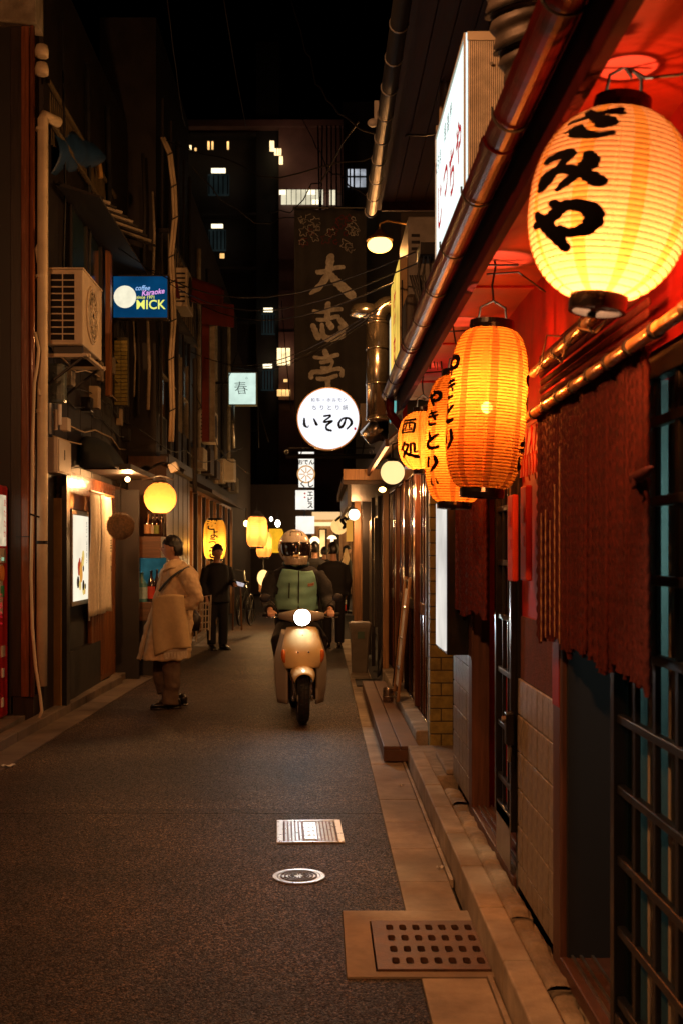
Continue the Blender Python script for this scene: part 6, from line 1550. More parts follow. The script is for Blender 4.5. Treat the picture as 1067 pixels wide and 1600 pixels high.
def head(m, c, R, s=1.0):
    """face looks along local -Y; R rotates it"""
    b = len(m.v); n, k = 36, 28; vs = []
    for i in range(k + 1):
        ph = pi * i / k
        for j in range(n):
            w = 2 * pi * j / n; d = Vector((sin(ph) * sin(w), -sin(ph) * cos(w), cos(ph)))
            p = Vector((d.x * .074, d.y * .094, d.z * .118))
            if d.z < 0: p.x *= 1 - .28 * (-d.z) ** 1.2; p.y *= 1 - .12 * (-d.z)
            if d.y < 0:
                f = -d.y
                g = lambda x0, z0, sx, sz: math.exp(-((p.x - x0) / sx) ** 2 - ((p.z - z0) / sz) ** 2)
                p.y -= .026 * g(0, -.012, .012, .018) * f + .012 * g(0, .012, .009, .022) * f     # nose
                p.y -= .008 * g(0, -.052, .022, .009) * f + .010 * g(0, -.085, .025, .016) * f     # lips, chin
                p.y += .010 * (g(.030, .012, .016, .012) + g(-.030, .012, .016, .012)) * f - .004 * g(0, .038, .05, .012) * f
            vs.append(c + R @ (p * s))
    fs = [(i * n + j, (i + 1) * n + j, (i + 1) * n + (j + 1) % n, i * n + (j + 1) % n) for i in range(k) for j in range(n)]
    m.add(vs, fs)
    for sx in (-1, 1):
        st = len(m.v); m.ball((0, 0, 0), 1, 10, 8, sc=(.009, .018, .030))
        for q in range(st, len(m.v)): m.v[q] = c + R @ ((m.v[q] + Vector((sx * .076, .012, -.004))) * s)
def face_bits(c, R, par, s=1.0):
    e = MB()
    for sx in (-1, 1):
        e.ball(c + R @ (Vector((sx * .029, -.083, .012)) * s), .010 * s, 10, 8, sc=(1.1, .9, .6))
    e.build('eyes', M_eye, par, smooth=True)
    b_ = MB()
    for sx in (-1, 1): b_.tube([c + R @ (Vector((sx * x, -.092 + abs(x) * .25, .034 + .002 * sin(x * 60))) * s) for x in (.012, .028, .044)], .0035 * s, 6)
    b_.build('eyebrows', M_hair, par, smooth=True)
    MB().tube([c + R @ (Vector((x, -.098 + abs(x) * .3, -.052)) * s) for x in (-.02, -.008, .008, .02)], [.002 * s, .005 * s, .005 * s, .002 * s], 8).build('lips', M_lip, par, smooth=True)
def hair(c, R, par, s=1.0, puff=.014, fringe=.045, back=-.06):
    m = MB(); n, k = 40, 26; vs = []
    for i in range(k + 1):
        ph = pi * .78 * i / k
        for j in range(n):
            w = 2 * pi * j / n; d = Vector((sin(ph) * sin(w), -sin(ph) * cos(w), cos(ph)))
            q = puff * (1 + .35 * sin(w * 9 + ph * 5) * sin(ph * 7 + w * 3))
            p = Vector((d.x * (.074 + q), d.y * (.094 + q) + .006, d.z * (.118 + q)))
            front = max(0, -d.y); lim = fringe * front + (back if d.y > .15 else .015) * (1 - front)
            if p.z < lim:
                t = lim - p.z; p = Vector((p.x * (1 - min(.9, t * 9)), p.y * (1 - min(.9, t * 9)), lim + .004 * sin(w * 13)))
            vs.append(c + R @ (p * s))
    fs = [(i * n + j, (i + 1) * n + j, (i + 1) * n + (j + 1) % n, i * n + (j + 1) % n) for i in range(k) for j in range(n)]
    m.add(vs, fs); return m.build('hair', M_hair, par, smooth=True)
def hand(m, p, d, palm_n, s=1.0, curl=.6, thumb=1):
    """p wrist, d pointing direction of the hand, palm_n palm normal; five separate fingers"""
    p, d, nn = Vector(p), Vector(d).normalized(), Vector(palm_n).normalized(); side = d.cross(nn).normalized()
    m.tube([p, p + d * .03 * s, p + d * .06 * s, p + d * .088 * s], [(.026 * s, .020 * s), (.036 * s, .019 * s), (.040 * s, .017 * s), (.036 * s, .013 * s)], 12, up=side)
    L = [.066, .076, .070, .054]
    for i in range(4):
        b = p + d * .078 * s + side * (.029 - .0195 * i) * s; l = L[i] * s; a = curl
        q1 = b + (d * cos(a * .5) + nn * sin(a * .5)) * l * .45; q2 = q1 + (d * cos(a * 1.5) + nn * sin(a * 1.5)) * l * .32; q3 = q2 + (d * cos(a * 2.3) + nn * sin(a * 2.3)) * l * .23
        m.tube([b, q1, q2, q3], [.0095 * s, .0090 * s, .0082 * s, .0062 * s], 8)
    b = p + d * .022 * s + side * .030 * s * thumb
    q1 = b + (d * .6 + side * thumb * .55 + nn * .4).normalized() * .040 * s; q2 = q1 + (d * .8 + nn * .55).normalized() * .034 * s
    m.tube([b, q1, q2], [.013 * s, .0105 * s, .008 * s], 8)
def shoe(p, d, par, L=.27, mt=None):
    p, d = Vector(p), Vector(d).normalized(); sd = Vector((0, 0, 1)).cross(d)
    m = MB(); st = 0
    prof = [(-.30, .030, .055), (-.24, .038, .085), (-.05, .038, .085), (.12, .042, .060), (.35, .048, .045), (.55, .046, .038), (.66, .034, .028), (.70, .015, .012)]
    vs = []; n = 14
    for (t, w, h) in prof:
        for j in range(n):
            a = 2 * pi * j / n; y = sin(a); vs.append(p + d * t * L + sd * cos(a) * w + Vector((0, 0, .012 + max(0, (y + 1) / 2) * h * 1.25)))
    fs = [(i * n + j, i * n + (j + 1) % n, (i + 1) * n + (j + 1) % n, (i + 1) * n + j) for i in range(len(prof) - 1) for j in range(n)]
    fs += [tuple(range(n - 1, -1, -1)), tuple((len(prof) - 1) * n + j for j in range(n))]
    m.add(vs, fs)
    for (a, b, w) in ((-.31, .02, .040), (.10, .70, .046)):
        m.obox(p + d * (a + b) / 2 * L + Vector((0, 0, .008)), d * (b - a) / 2 * L, sd * w, (0, 0, .008))
    return m.build('shoe', mt or M_shoe, par, smooth=True)

# ------------------------------------------------------------ man in the long coat, looking left
DM = 11.5
def PM(px, py, dy=0.0): return Vector((XX(px, DM), DM + dy, ZZ(py, DM)))
man = thing('person', 'standing person in a long tan coat looking left with cloth over one arm', 'person', (XX(265, DM), DM, 0))
RM = Matrix.Rotation(-pi / 2, 3, 'Z') @ Matrix.Rotation(radians(0), 3, 'X')     # local -Y to world -X
RM = Matrix.Rotation(radians(-82), 3, 'Z')
hc = PM(269, 857, 0); hc.z -= .0
bd = MB()
head(bd, hc, RM, 1.02)
bd.tube([hc + Vector((.02, 0, -.07)), PM(275, 882), PM(279, 895)], [.052, .056, .075], 16)
tor = [(XX(279, DM), DM, ZZ(888, DM), .07, .10), (XX(280, DM), DM, ZZ(898, DM), .11, .19), (XX(279, DM), DM, ZZ(925, DM), .12, .19), (XX(276, DM), DM, ZZ(965, DM), .11, .16), (XX(272, DM), DM, ZZ(995, DM), .11, .17), (XX(270, DM), DM, ZZ(1010, DM), .10, .16)]
rings(bd, smooth_rings(tor), 20)
# legs: front (near) leg straight, far leg set back, both pointing left
bd.tube([PM(272, 1000, -.08), PM(270, 1045, -.10), PM(269, 1075, -.11), PM(268, 1096, -.11)], [.085, .062, .052, .042], 12)
bd.tube([PM(266, 1000, .09), PM(254, 1040, .12), PM(252, 1068, .14), PM(256, 1088, .14)], [.085, .062, .050, .042], 12)
# arms
bd.tube([PM(293, 893, -.19), PM(303, 915, -.24), PM(310, 935, -.24), PM(296, 943, -.22), PM(284, 944, -.20)], [.05, .045, .04, .036, .026], 10)
hand(bd, PM(284, 944, -.20), (-1, .1, -.2), (0, .6, -.8), .95, .5)
bd.tube([PM(268, 893, .19), PM(262, 920, .24), PM(262, 950, .24), PM(254, 965, .22)], [.05, .045, .038, .026], 10)
hand(bd, PM(254, 965, .22), (-.3, 0, -1), (0, -1, 0), .95, .4)
bd.build('body', M_skin, man, remesh=.0075)
face_bits(hc, RM, man, 1.02); hair(hc, RM, man, 1.02, .014, .05, -.07)
M_coat = mat('tan_coat', (.56, .41, .24), .75, var=.14, scale=14, bump=.25, bscale=40, bdist=.01)
ct_ = [(878, 268, 288, .07), (886, 258, 300, .16), (893, 252, 307, .215), (905, 250, 311, .235), (925, 246, 310, .24), (950, 239, 305, .24), (975, 230, 303, .25), (1002, 223, 300, .265), (1029, 216, 298, .28)]
rs2 = [((XX(a, DM) + XX(b, DM)) / 2, DM, ZZ(y, DM), (XX(b, DM) - XX(a, DM)) / 2, w) for y, a, b, w in ct_]
m = MB(); rings(m, smooth_rings(rs2, 5), 96, fold=.05, k=7, ph=1.2)
# sleeve of the near arm
sl_ = [PM(292, 894, -.19), PM(302, 908, -.235), PM(309, 922, -.25), PM(312, 934, -.25), PM(304, 941, -.25), PM(292, 943, -.24)]
m.tube(sl_, [.085, .082, .078, .072, .068, .060], 16)
m.tube([PM(268, 894, .19), PM(262, 920, .23), PM(260, 948, .235), PM(256, 960, .22)], [.08, .078, .07, .06], 14)
ctm = m.build('coat', M_coat, man, remesh=.010)
tx = bpy.data.textures.new('creases', 'CLOUDS'); tx.noise_scale = .11; tx.noise_depth = 2
q = ctm.modifiers.new('creases', 'DISPLACE'); q.texture = tx; q.strength = .045; q.mid_level = .5; q.texture_coords = 'LOCAL'
# coat opening, collar, belt seam
MB().tube([PM(259, 884, -.10), PM(256, 905, -.17), PM(247, 940, -.20), PM(235, 985, -.235), PM(226, 1028, -.25)], .007, 5).build('front_edge', M_coat, man, smooth=True)
cl = MB()
cl.grid(lambda u, v: PM(288 - 26 * u - 3 * v, 876 + 4 * u + 13 * v - 4 * sin(pi * u), -.06 - .085 * sin(pi * u * .7) - .075 * v), 10, 5)
cl.grid(lambda u, v: PM(262 + 3 * v - 3 * u, 882 + 30 * v, -.13 - .06 * v + .05 * u), 3, 6)
cl.build('collar', M_coat, man, smooth=True, solid=.010)
MB().poly([PM(257, 886, -.10), PM(266, 881, -.10), PM(266, 900, -.17), PM(258, 910, -.18)], (0, .03, 0)).build('shirt', M_lin, man)
MB().tube([PM(299, 886, -.20), PM(287, 892, -.27), PM(274, 901, -.275), PM(262, 913, -.262), PM(255, 922, -.25)], [(.012, .02)] * 5, 8).build('bag_strap', mat('grey_webbing', (.03, .035, .04), .7), man, smooth=True)
MB().tube([PM(299, 958, .05), PM(304, 965, .0), PM(303, 985, 0)], [.05, .07, .06], 12).build('shoulder_bag', M_blk, man, smooth=True)
M_scarf = mat('camel_cloth', (.52, .38, .20), .85, var=.12, scale=20, bump=.3, bscale=90)
def dr_(u, v):
    x0 = 247 + 3 * v - 3 * sin(v * 3); x1 = 293 + 10 * v
    return PM(x0 + (x1 - x0) * u, 928 + 6 * (1 - u) - 4 * sin(pi * u) + 86 * v - 5 * u * v, -.31 - .030 * sin(u * 8 + 1) * v - .05 * sin(pi * u) + .05 * v)
m = MB().grid(dr_, 20, 24); d_ = m.build('draped_cloth', M_scarf, man, smooth=True, solid=.022)
m = MB().grid(lambda u, v: PM(252 + 42 * u, 925 + 12 * v, -.30 + .16 * (1 - v)), 10, 4); m.build('draped_cloth', M_scarf, man, smooth=True, solid=.02)
m = MB().grid(lambda u, v: PM(262 + 36 * u, 990 + 26 * v - 3 * u, -.285), 8, 4); m.build('scarf_end', M_lin, man, smooth=True, solid=.012)
fr = MB()
for q in range(24):
    a = PM(263 + 1.5 * q, 1015 - .1 * q, -.288); fr.tube([a, a + Vector((.004 * sin(q * 2), -.004, -.035)), a + Vector((.006 * sin(q), 0, -.072))], .0035, 4)
stuff(fr.build('fringe', M_lin, man))
M_trs = mat('brown_trousers', (.115, .075, .052), .8, var=.2, scale=12, bump=.3, bscale=30, bdist=.01)
m = MB()
m.tube([PM(272, 1003, -.07), PM(271, 1035, -.10), PM(271, 1060, -.11), PM(270, 1082, -.11), PM(268, 1098, -.11)], [.125, .098, .090, .080, .086], 18)
m.tube([PM(264, 1003, .09), PM(252, 1035, .12), PM(249, 1055, .14), PM(253, 1074, .14), PM(256, 1084, .14)], [.12, .098, .088, .080, .082], 18)
t_ = m.build('trousers', M_trs, man, remesh=.010)
q = t_.modifiers.new('creases', 'DISPLACE'); q.texture = tx; q.strength = .035; q.mid_level = .5; q.texture_coords = 'LOCAL'
shoe((XX(271, DM), DM - .11, 0), (-1, -.25, 0), man, .30); shoe((XX(277, DM), DM + .14, 0), (-1, .1, 0), man, .29)
man.location.z = 0

# ------------------------------------------------------------ generic standing figure, local -Y is where it looks
def figure(label, x, y, h, yaw, mtop, mleg, mhair=M_hair, arms=((-.03, -.06), (-.03, -.06)), coat_len=.46, wide=1.0, head_tilt=0.0, vox=.014, reach=None):
    t = thing('person', label, 'person', (0, 0, 0)); s = h / 1.75
    V = lambda a, b, c: Vector((a * s, b * s, c * s))
    Rh = Matrix.Rotation(head_tilt, 3, 'Z'); hc = V(0, -.02, 1.625)
    m = MB(); head(m, hc, Rh, s); m.tube([V(0, .01, 1.56), V(0, .02, 1.47), V(0, .02, 1.40)], [.052 * s, .055 * s, .09 * s], 12)
    rings(m, [(0, .01 * s, 1.43 * s, .10 * s, .07 * s), (0, .01 * s, 1.38 * s, .18 * s, .10 * s), (0, 0, 1.15 * s, .16 * s, .11 * s), (0, 0, .98 * s, .15 * s, .10 * s), (0, 0, .85 * s, .16 * s, .11 * s)], 16)
    for sx in (-1, 1):
        m.tube([V(sx * .09, 0, .9), V(sx * .10, -.03 * sx, .48), V(sx * .10, 0, .06)], [.085 * s, .055 * s, .040 * s], 10)
    ar = []
    for sx in (-1, 1):
        dx, dy = arms[0 if sx < 0 else 1]
        P_ = [V(sx * .19, .01, 1.37), V(sx * .25, .03, 1.10), V(sx * (.25 + dx), dy, .88)]
        if reach and reach[0] == sx: P_ = [V(sx * .19, .01, 1.37), V(sx * .26, -.02, 1.13), V(*reach[1])]
        m.tube(P_, [.048 * s, .042 * s, .028 * s], 8); d = (P_[2] - P_[1]).normalized()
        hand(m, P_[2], d, (-sx, 0, 0) if not reach else (0, 0, -1), .95 * s, .4); ar.append(P_)
    m.build('body', M_skin, t, remesh=vox * .75)
    face_bits(hc, Rh, t, s); hair(hc, Rh, t, s * 1.03, .016)
    m = MB(); z1 = 1.40 - coat_len * 1.45
    rings(m, smooth_rings([(0, .015 * s, 1.45 * s, .08 * s, .07 * s), (0, .01 * s, 1.41 * s, .17 * s, .11 * s), (0, .01 * s, 1.34 * s, .225 * s * wide, .14 * s), (0, 0, 1.1 * s, .215 * s * wide, .155 * s), (0, 0, (1.1 + z1) / 2 * s, .215 * s * wide, .155 * s), (0, 0, z1 * s, .24 * s * wide, .175 * s)]), 40, fold=.04, k=6)
    for P_ in ar: m.tube([P_[0], P_[1], P_[1].lerp(P_[2], .9)], [.075 * s, .065 * s, .052 * s], 12)
    m.build('jacket', mtop, t, remesh=vox)
    m = MB()
    for sx in (-1, 1): m.tube([V(sx * .09, 0, .92), V(sx * .10, -.03 * sx, .48), V(sx * .10, 0, .09)], [.115 * s, .085 * s, .075 * s], 14)
    m.build('trousers', mleg, t, remesh=vox)
    for sx in (-1, 1): shoe(V(sx * .10, .0, 0), (sx * .15, -1, 0), t, .27 * s)
    t.location = (x, y, 0); t.rotation_euler.z = yaw
    return t
M_navy = mat('navy_cloth', (.014, .015, .020), .8, var=.3); M_blackc = mat('black_cloth', (.010, .009, .009), .85, var=.3)
M_greyc = mat('grey_cloth', (.03, .028, .028), .85, var=.3)
figure('standing person in dark clothes turned to the camera beside the yellow lantern', XX(340, 18.2), 18.2, 1.66, radians(28), M_navy, M_navy, coat_len=.42, wide=.92, reach=(1, (.16, -.34, 1.10)))
figure('person in a black jacket seen from behind right of the rider', XX(521, 18.5), 18.5, 1.70, pi + .1, M_blackc, M_blackc, coat_len=.36, wide=1.02)
figure('person in a dark jacket seen from behind just over the rider shoulder', XX(492, 21), 21, 1.73, pi - .15, M_greyc, M_blackc, coat_len=.36)
figure('small far person in dark clothes between the two seen from behind', XX(507, 27), 27, 1.66, pi, M_navy, M_blackc, vox=.02)
figure('slim person in a dark coat by the posts at the far right', XX(541, 29), 29, 1.7, pi / 2, M_greyc, M_blackc, vox=.02)

# ============================================================ scooter and rider
SXY = Vector((XX(473, 10.3), 10.33, 0)); YAW = radians(5)
sc = thing('scooter', 'cream scooter with a blazing round headlight riding towards the camera', 'scooter', (0, 0, 0))
M_cr = mat('cream_paint', (.92, .70, .34), .3, var=.05, coat=.4)
M_hel = mat('helmet_white', (.86, .80, .68), .25, var=.05, coat=.5); M_gr = mat('grey_paint', (.40, .36, .30), .35, var=.08, coat=.3)
M_rub = mat('rubber', (.012, .011, .011), .7, bump=.3, bscale=60); M_chr = mat('chrome', (.6, .6, .6), .1, 1.0, .05)
M_blp = mat('black_plastic', (.014, .014, .015), .5)
def wheel(c, par, r=.235, w=.052):
    tp_ = [(r - .055 + .055 * cos(a) * 1.0, w * sin(a)) for a in [2 * pi * i / 14 for i in range(15)]]
    tp_ = [(r - .05 + .05 * cos(a), w * sin(a)) for a in [2 * pi * i / 14 for i in range(15)]]
    ty = MB(); ty.lathe(tp_, c, 40, axis='X')
    rm = MB().lathe([(r - .10, -.03), (r - .085, -.038), (r - .085, .038), (r - .10, .03)], c, 32, axis='X').lathe([(.03, -.05), (.035, .05)], c, 14, axis='X')
    for q in range(5):
        a = 2 * pi * q / 5; rm.tube([Vector(c) + Vector((0, .03 * cos(a), .03 * sin(a))), Vector(c) + Vector((0, (r - .09) * cos(a), (r - .09) * sin(a)))], .014, 6)
    wh = rm.build('wheel', M_gr, par, smooth=False); ty.build('tyre', M_rub, wh, smooth=True)
    tr = MB()
    for q in range(34):
        a = 2 * pi * q / 34
        for sx in (-1, 1): tr.obox((c[0] + sx * .02, c[1] + (r + .0005) * cos(a + sx * .06), c[2] + (r + .0005) * sin(a + sx * .06)), (.014, .004, 0), (0, .005 * sin(a), -.005 * cos(a)), (0, .002 * cos(a), .002 * sin(a)))
    stuff(tr.build('tread_blocks', M_rub, wh))
wheel((0, 0, .235), sc); wheel((0, 1.20, .235), sc)
for sx in (-1, 1):
    MB().tube([(sx * .07, .0, .235), (sx * .075, .05, .42), (sx * .06, .13, .62)], [.018, .020, .022], 10).build('fork_leg', M_chr, sc, smooth=True)
    MB().ball((sx * .085, 0, .235), .03, 10, 8, sc=(.5, 1, 1)).build('axle_cap', M_chr, sc, smooth=True)
# mudguard: half shell
def mg(u, v):
    a = radians(50 + 96 * v); w = .085 * (1 - .25 * abs(2 * v - 1) ** 3); b = pi * (u - .5)
    return Vector((w * sin(b) * 1.25, -cos(a) * (.262 + .042 * cos(b)), .235 + sin(a) * (.262 + .045 * cos(b)) - .04 * (1 - cos(b))))
MB().grid(mg, 14, 18).build('mudguard', M_cr, sc, smooth=True, solid=.006)
# front apron: cream shield, domed
def apron(u, v):
    z = .50 + .36 * v; hw = .190 * (1 - .30 * max(0, v - .35) ** 1.4 * 1.9) * (1 - .22 * max(0, .25 - v) / .25)
    a = (u - .5) * 2; x = hw * sin(a * 1.35) / sin(1.35)
    return Vector((x, .04 + .13 * v - .11 * cos(a * 1.35) - .05 * sin(pi * min(1, v * 1.1)), z + .015 * (1 - a * a)))
MB().grid(apron, 24, 18).build('front_shield', M_cr, sc, smooth=True, solid=.010)
# leg shield, greyer sides going down to the floor
def legsh(sx):
    def f(u, v):
        z = .17 + .66 * v; x = .13 + .075 * u + .03 * sin(pi * v) * u - .055 * max(0, v - .62) * 2
        return Vector((sx * x, .10 + .16 * u + .10 * v - .06 * sin(pi * v), z))
    return f
for sx in (-1, 1): MB().grid(legsh(sx), 8, 14).build('leg_shield', M_gr, sc, smooth=True, solid=.018)
MB().box(-.155, .155, .19, .22, .20, .80).build('inner_panel', M_blp, sc, bevel=.02)
MB().box(-.17, .17, .22, .78, .20, .27).build('floorboard', M_blp, sc, bevel=.03)
m = MB(); rings(m, smooth_rings([(0, .98, .28, .13, .32), (0, 1.0, .42, .19, .36), (0, 1.02, .58, .20, .40), (0, 1.04, .68, .17, .40), (0, 1.05, .72, .13, .36)]), 28); m.build('rear_body', M_gr, sc, smooth=True)
m = MB(); rings(m, smooth_rings([(0, 1.02, .71, .14, .36), (0, 1.02, .76, .155, .37), (0, 1.02, .79, .13, .34)]), 24); m.build('seat', M_blp, sc, smooth=True)
MB().tube([(.13, .9, .22), (.15, 1.2, .25), (.15, 1.5, .30)], [.03, .05, .05], 12).build('exhaust', M_steel, sc, smooth=True)
for sx in (-1, 1):
    c = Vector((sx * .168, -.015, .615)); m = MB().ball((0, 0, 0), 1, 16, 12, sc=(.026, .022, .062)); m.xf(Matrix.Translation(c) @ Matrix.Rotation(sx * radians(9), 4, 'Y'))
    m.build('turn_signal', mat('amber_lens', (.75, .17, .02), .12, var=.1, coat=1), sc, smooth=True)
for (x, z) in ((0, .80), (-.045, .655), (.05, .655)): MB().ball((x, apron(.5 + x * 2, (z - .5) / .36).y - .012, z), .008, 8, 6).build('screw', M_iron, sc, smooth=True)
# handlebar cover and headlight
m = MB(); m.tube([(-.20, .17, .965), (-.10, .14, .965), (0, .12, .955), (.10, .14, .965), (.20, .17, .965)], [(.03, .028), (.05, .045), (.085, .07), (.05, .045), (.03, .028)], 16); m.build('handlebar_cover', M_gr, sc, smooth=True)
m.tube
MB().tube([(-.05, .12, .93), (0, .12, .86), (0, .16, .82)], [.05, .055, .06], 14).build('steering_neck', M_blp, sc, smooth=True)
hlc = Vector((.0, .035, .958))
MB().lathe([(.065, .06), (.078, .02), (.080, .0), (.074, .0)], hlc, 28, axis='Y').build('headlight_bezel', M_chr, sc, smooth=True)
MB().ball(hlc + Vector((0, .0, 0)), .073, 24, 14, sc=(1, .35, 1)).build('headlight', emi('headlight_glare', (.95, 1, .98), 45), sc, smooth=True)
lamp('beam', hlc + Vector((0, -.06, 0)), 14, (.90, .97, 1), .04, sc, spot=radians(150), aim=hlc + Vector((.0, -3, -.75)), blend=.9)
for sx in (-1, 1):
    MB().tube([(sx * .19, .17, .965), (sx * .25, .19, .972), (sx * .345, .22, .975)], [.014, .017, .017], 12).build('grip', M_rub, sc, smooth=True)
    MB().tube([(sx * .20, .13, .96), (sx * .27, .115, .955), (sx * .33, .13, .955)], .006, 6).build('brake_lever', M_chr, sc, smooth=True)
    MB().tube([(sx * .19, .17, .97), (sx * .24, .17, 1.06), (sx * .30, .17, 1.12)], .006, 6).build('mirror_stalk', M_blp, sc, smooth=True)
    MB().ball((sx * .33, .17, 1.13), .05, 14, 10, sc=(1, .25, .8)).build('mirror', M_blp, sc, smooth=True)
sc.location = SXY; sc.rotation_euler.z = YAW

rd_ = thing('person', 'scooter rider in a cream full face helmet and green and black jacket', 'person', (0, 0, 0))
m = MB(); hc = Vector((-.035, .56, 1.575)); RI_ = Matrix.Rotation(radians(4), 3, 'Z')
head(m, hc, RI_, 1.0); m.tube([hc + Vector((0, .02, -.07)), hc + Vector((0, .04, -.16)), (-.02, .62, 1.36)], [.055, .058, .09], 12)
rings(m, smooth_rings([(-.02, .62, 1.40, .10, .08), (-.02, .63, 1.34, .19, .11), (-.01, .70, 1.12, .17, .12), (0, .78, .92, .16, .12), (0, .84, .80, .18, .14)]), 18)
arms_ = []
for sx in (-1, 1):
    P_ = [Vector((-.02 + sx * .20, .62, 1.33)), Vector((-.01 + sx * .285, .52, 1.09)), Vector((sx * .275, .27, 1.005))]; arms_.append(P_)
    m.tube(P_, [.050, .042, .027], 10)
    hand(m, P_[2], Vector((-sx * .05, -1, -.12)), (0, -.15, -1), .95, .85, thumb=-sx)
    m.tube([(sx * .09, .86, .82), (sx * .17, .42, .70), (sx * .14, .42, .34)], [.088, .062, .042], 10)
m.build('body', M_skin, rd_, remesh=.0065)
face_bits(hc, RI_, rd_)
M_jk = mat('black_shell_jacket', (.010, .011, .014), .8, var=.3, scale=10, bump=.3, bscale=30, bdist=.01)
m = MB(); rings(m, smooth_rings([(-.02, .62, 1.43, .09, .085), (-.02, .62, 1.39, .18, .12), (-.02, .62, 1.33, .235, .145), (-.01, .66, 1.15, .225, .165), (0, .74, .95, .215, .17), (0, .80, .82, .22, .18)]), 36, fold=.02, k=5)
for P_ in arms_:
    sx = 1 if P_[0].x > 0 else -1
    m.tube([P_[0], P_[0].lerp(P_[1], .5) + Vector((sx * .02, 0, .02)), P_[1], P_[1].lerp(P_[2], .5), P_[1].lerp(P_[2], .88)], [.078, .074, .068, .060, .052], 14)
jk = m.build('jacket', M_jk, rd_, remesh=.010)
q = jk.modifiers.new('creases', 'DISPLACE'); q.texture = tx; q.strength = .03; q.mid_level = .5; q.texture_coords = 'LOCAL'
M_grn = mat('sea_green_fabric', (.28, .60, .50), .6, var=.12, scale=8, bump=.25, bscale=25, bdist=.01)
def chest(u, v, off=.0):
    z = 1.385 - .40 * v; a = radians(-148 + 116 * u)
    t = v; cy = .62 + .13 * t; hx = .225 + .012 * t; hy = .205 + .02 * t + off - .03 * max(0, .15 - t) * 3
    if v < .12: hx *= .92 + .6 * v
    return Vector((-.015 + cos(a) * hx * 1.0, cy + sin(a) * hy * 1.08, z + .012 * sin(u * 7)))
def chest2(u, v): return chest(.06 + .88 * u, v)
MB().grid(lambda u, v: chest(.5 + (u - .5) * (.72 + .28 * min(1, v * 2.6)) * (1 - .05 * sin(v * 5)), .02 + v * .96, .010 + .006 * sin(u * 14 + v * 9) * v + .005 * sin(v * 22 + u * 4)), 30, 26).build('green_panel', M_grn, rd_, smooth=True, solid=.006)
MB().tube([chest(.52, v, .016) for v in (.02, .3, .6, .95)], .006, 6).build('zip', M_blk, rd_)
MB().tube([chest(.33, v, .016) for v in (.33, .5, .7)], .006, 6).build('pocket_zip', M_blk, rd_)
pa = MB().grid(lambda u, v: chest(.71 + .17 * u, .30 + .075 * v, .020), 6, 3); pa.build('chest_patch', M_cream, rd_, solid=.003)
for q in range(4): MB().grid(lambda u, v, q=q: chest(.73 + .035 * q + .02 * u, .315 + .045 * v, .025), 1, 2).build('patch_mark', mat('patch_orange', (.6, .2, .06), .6), rd_, solid=.002)
cl = MB(); cl.tube([Vector((-.02 + .10 * cos(a), .60 + .095 * sin(a), 1.435 + .01 * sin(a))) for a in [2 * pi * i / 24 for i in range(25)]], [(.022, .035)] * 25, 8, caps=False); cl.build('collar', mat('blue_green_collar', (.03, .07, .085), .7), rd_, smooth=True)
M_pant = M_blackc
m = MB()
for sx in (-1, 1): m.tube([(sx * .09, .88, .84), (sx * .12, .66, .80), (sx * .185, .40, .72), (sx * .16, .40, .55), (sx * .145, .42, .36)], [.115, .10, .085, .075, .07], 14)
m.build('trousers', M_pant, rd_, remesh=.012)
for sx in (-1, 1): shoe((sx * .13, .42, .275), (sx * .1, -1, 0), rd_, .27)
# helmet
hm = Vector((-.035, .56, 1.585)); ax = (.148, .165, .172)
def hsph(d, k=1.0):
    p = Vector((d.x * ax[0], d.y * ax[1], d.z * ax[2])) * k
    if d.z < 0: p.x *= 1 - .16 * (-d.z) ** 1.5; 
    if d.z < -.2 and d.y < 0: p.y -= .035 * min(1, (-d.z - .2) / .3) * (-d.y)
    if d.z < -.3: p.x *= 1 - .22 * (-d.z - .3)
    p.z = max(p.z * (1.08 if d.z < 0 else 1), -.178)
    return hm + RI_ @ p
vs = []; n, k = 48, 34; keep = []
for i in range(k + 1):
    ph = pi * i / k
    for j in range(n):
        w = 2 * pi * j / n; vs.append(Vector((sin(ph) * sin(w), -sin(ph) * cos(w), cos(ph))))
m = MB(); fs = []
for i in range(k):
    for j in range(n):
        ids = (i * n + j, (i + 1) * n + j, (i + 1) * n + (j + 1) % n, i * n + (j + 1) % n); c = sum((vs[q] for q in ids), Vector()) / 4
        if c.y < -.35 and -.36 < c.z < .26 and abs(c.x) < .92: continue
        fs.append(ids)
m.add([hsph(v) for v in vs], fs); m.build('helmet_shell', M_hel, rd_, smooth=True, solid=.012)
def vis(u, v):
    a = radians(-70 + 140 * u); z = .30 - .70 * v; r = sqrt(1 - z * z * .8); return hsph(Vector((sin(a) * r, -cos(a) * r, z)), 1.025)
MB().grid(vis, 24, 8).build('visor', mat('dark_visor', (.012, .008, .008), .06, spec=.9, coat=1), rd_, smooth=True, solid=.004)
MB().grid(lambda u, v: hsph(Vector((sin(radians(-62 + 124 * u)) * .93, -cos(radians(-62 + 124 * u)) * .93, -.40 - .42 * v)), 1.035), 22, 6).build('chin_guard', mat('helmet_grey', (.42, .36, .27), .3, coat=.5), rd_, smooth=True, solid=.008)
MB().obox(hm + Vector((0, -.196, -.075)), (.028, 0, 0), (0, .008, 0), (0, 0, .010)).build('chin_vent', M_cr, rd_, bevel=.004)
MB().tube([hsph(Vector((x, -.42 - .1 * (abs(x) < .2), .80 + .06 * (abs(x) < .2))).normalized(), 1.02) for x in (-.30, -.22, -.1, .1, .22, .30)], .006, 6).build('top_vent', M_iron, rd_)
for sx in (-1, 1): MB().tube([hsph(Vector((sx * .30, -.42, .80)).normalized(), 1.02), hsph(Vector((sx * .33, -.62, .58)).normalized(), 1.02)], .006, 6).build('top_vent', M_iron, rd_)
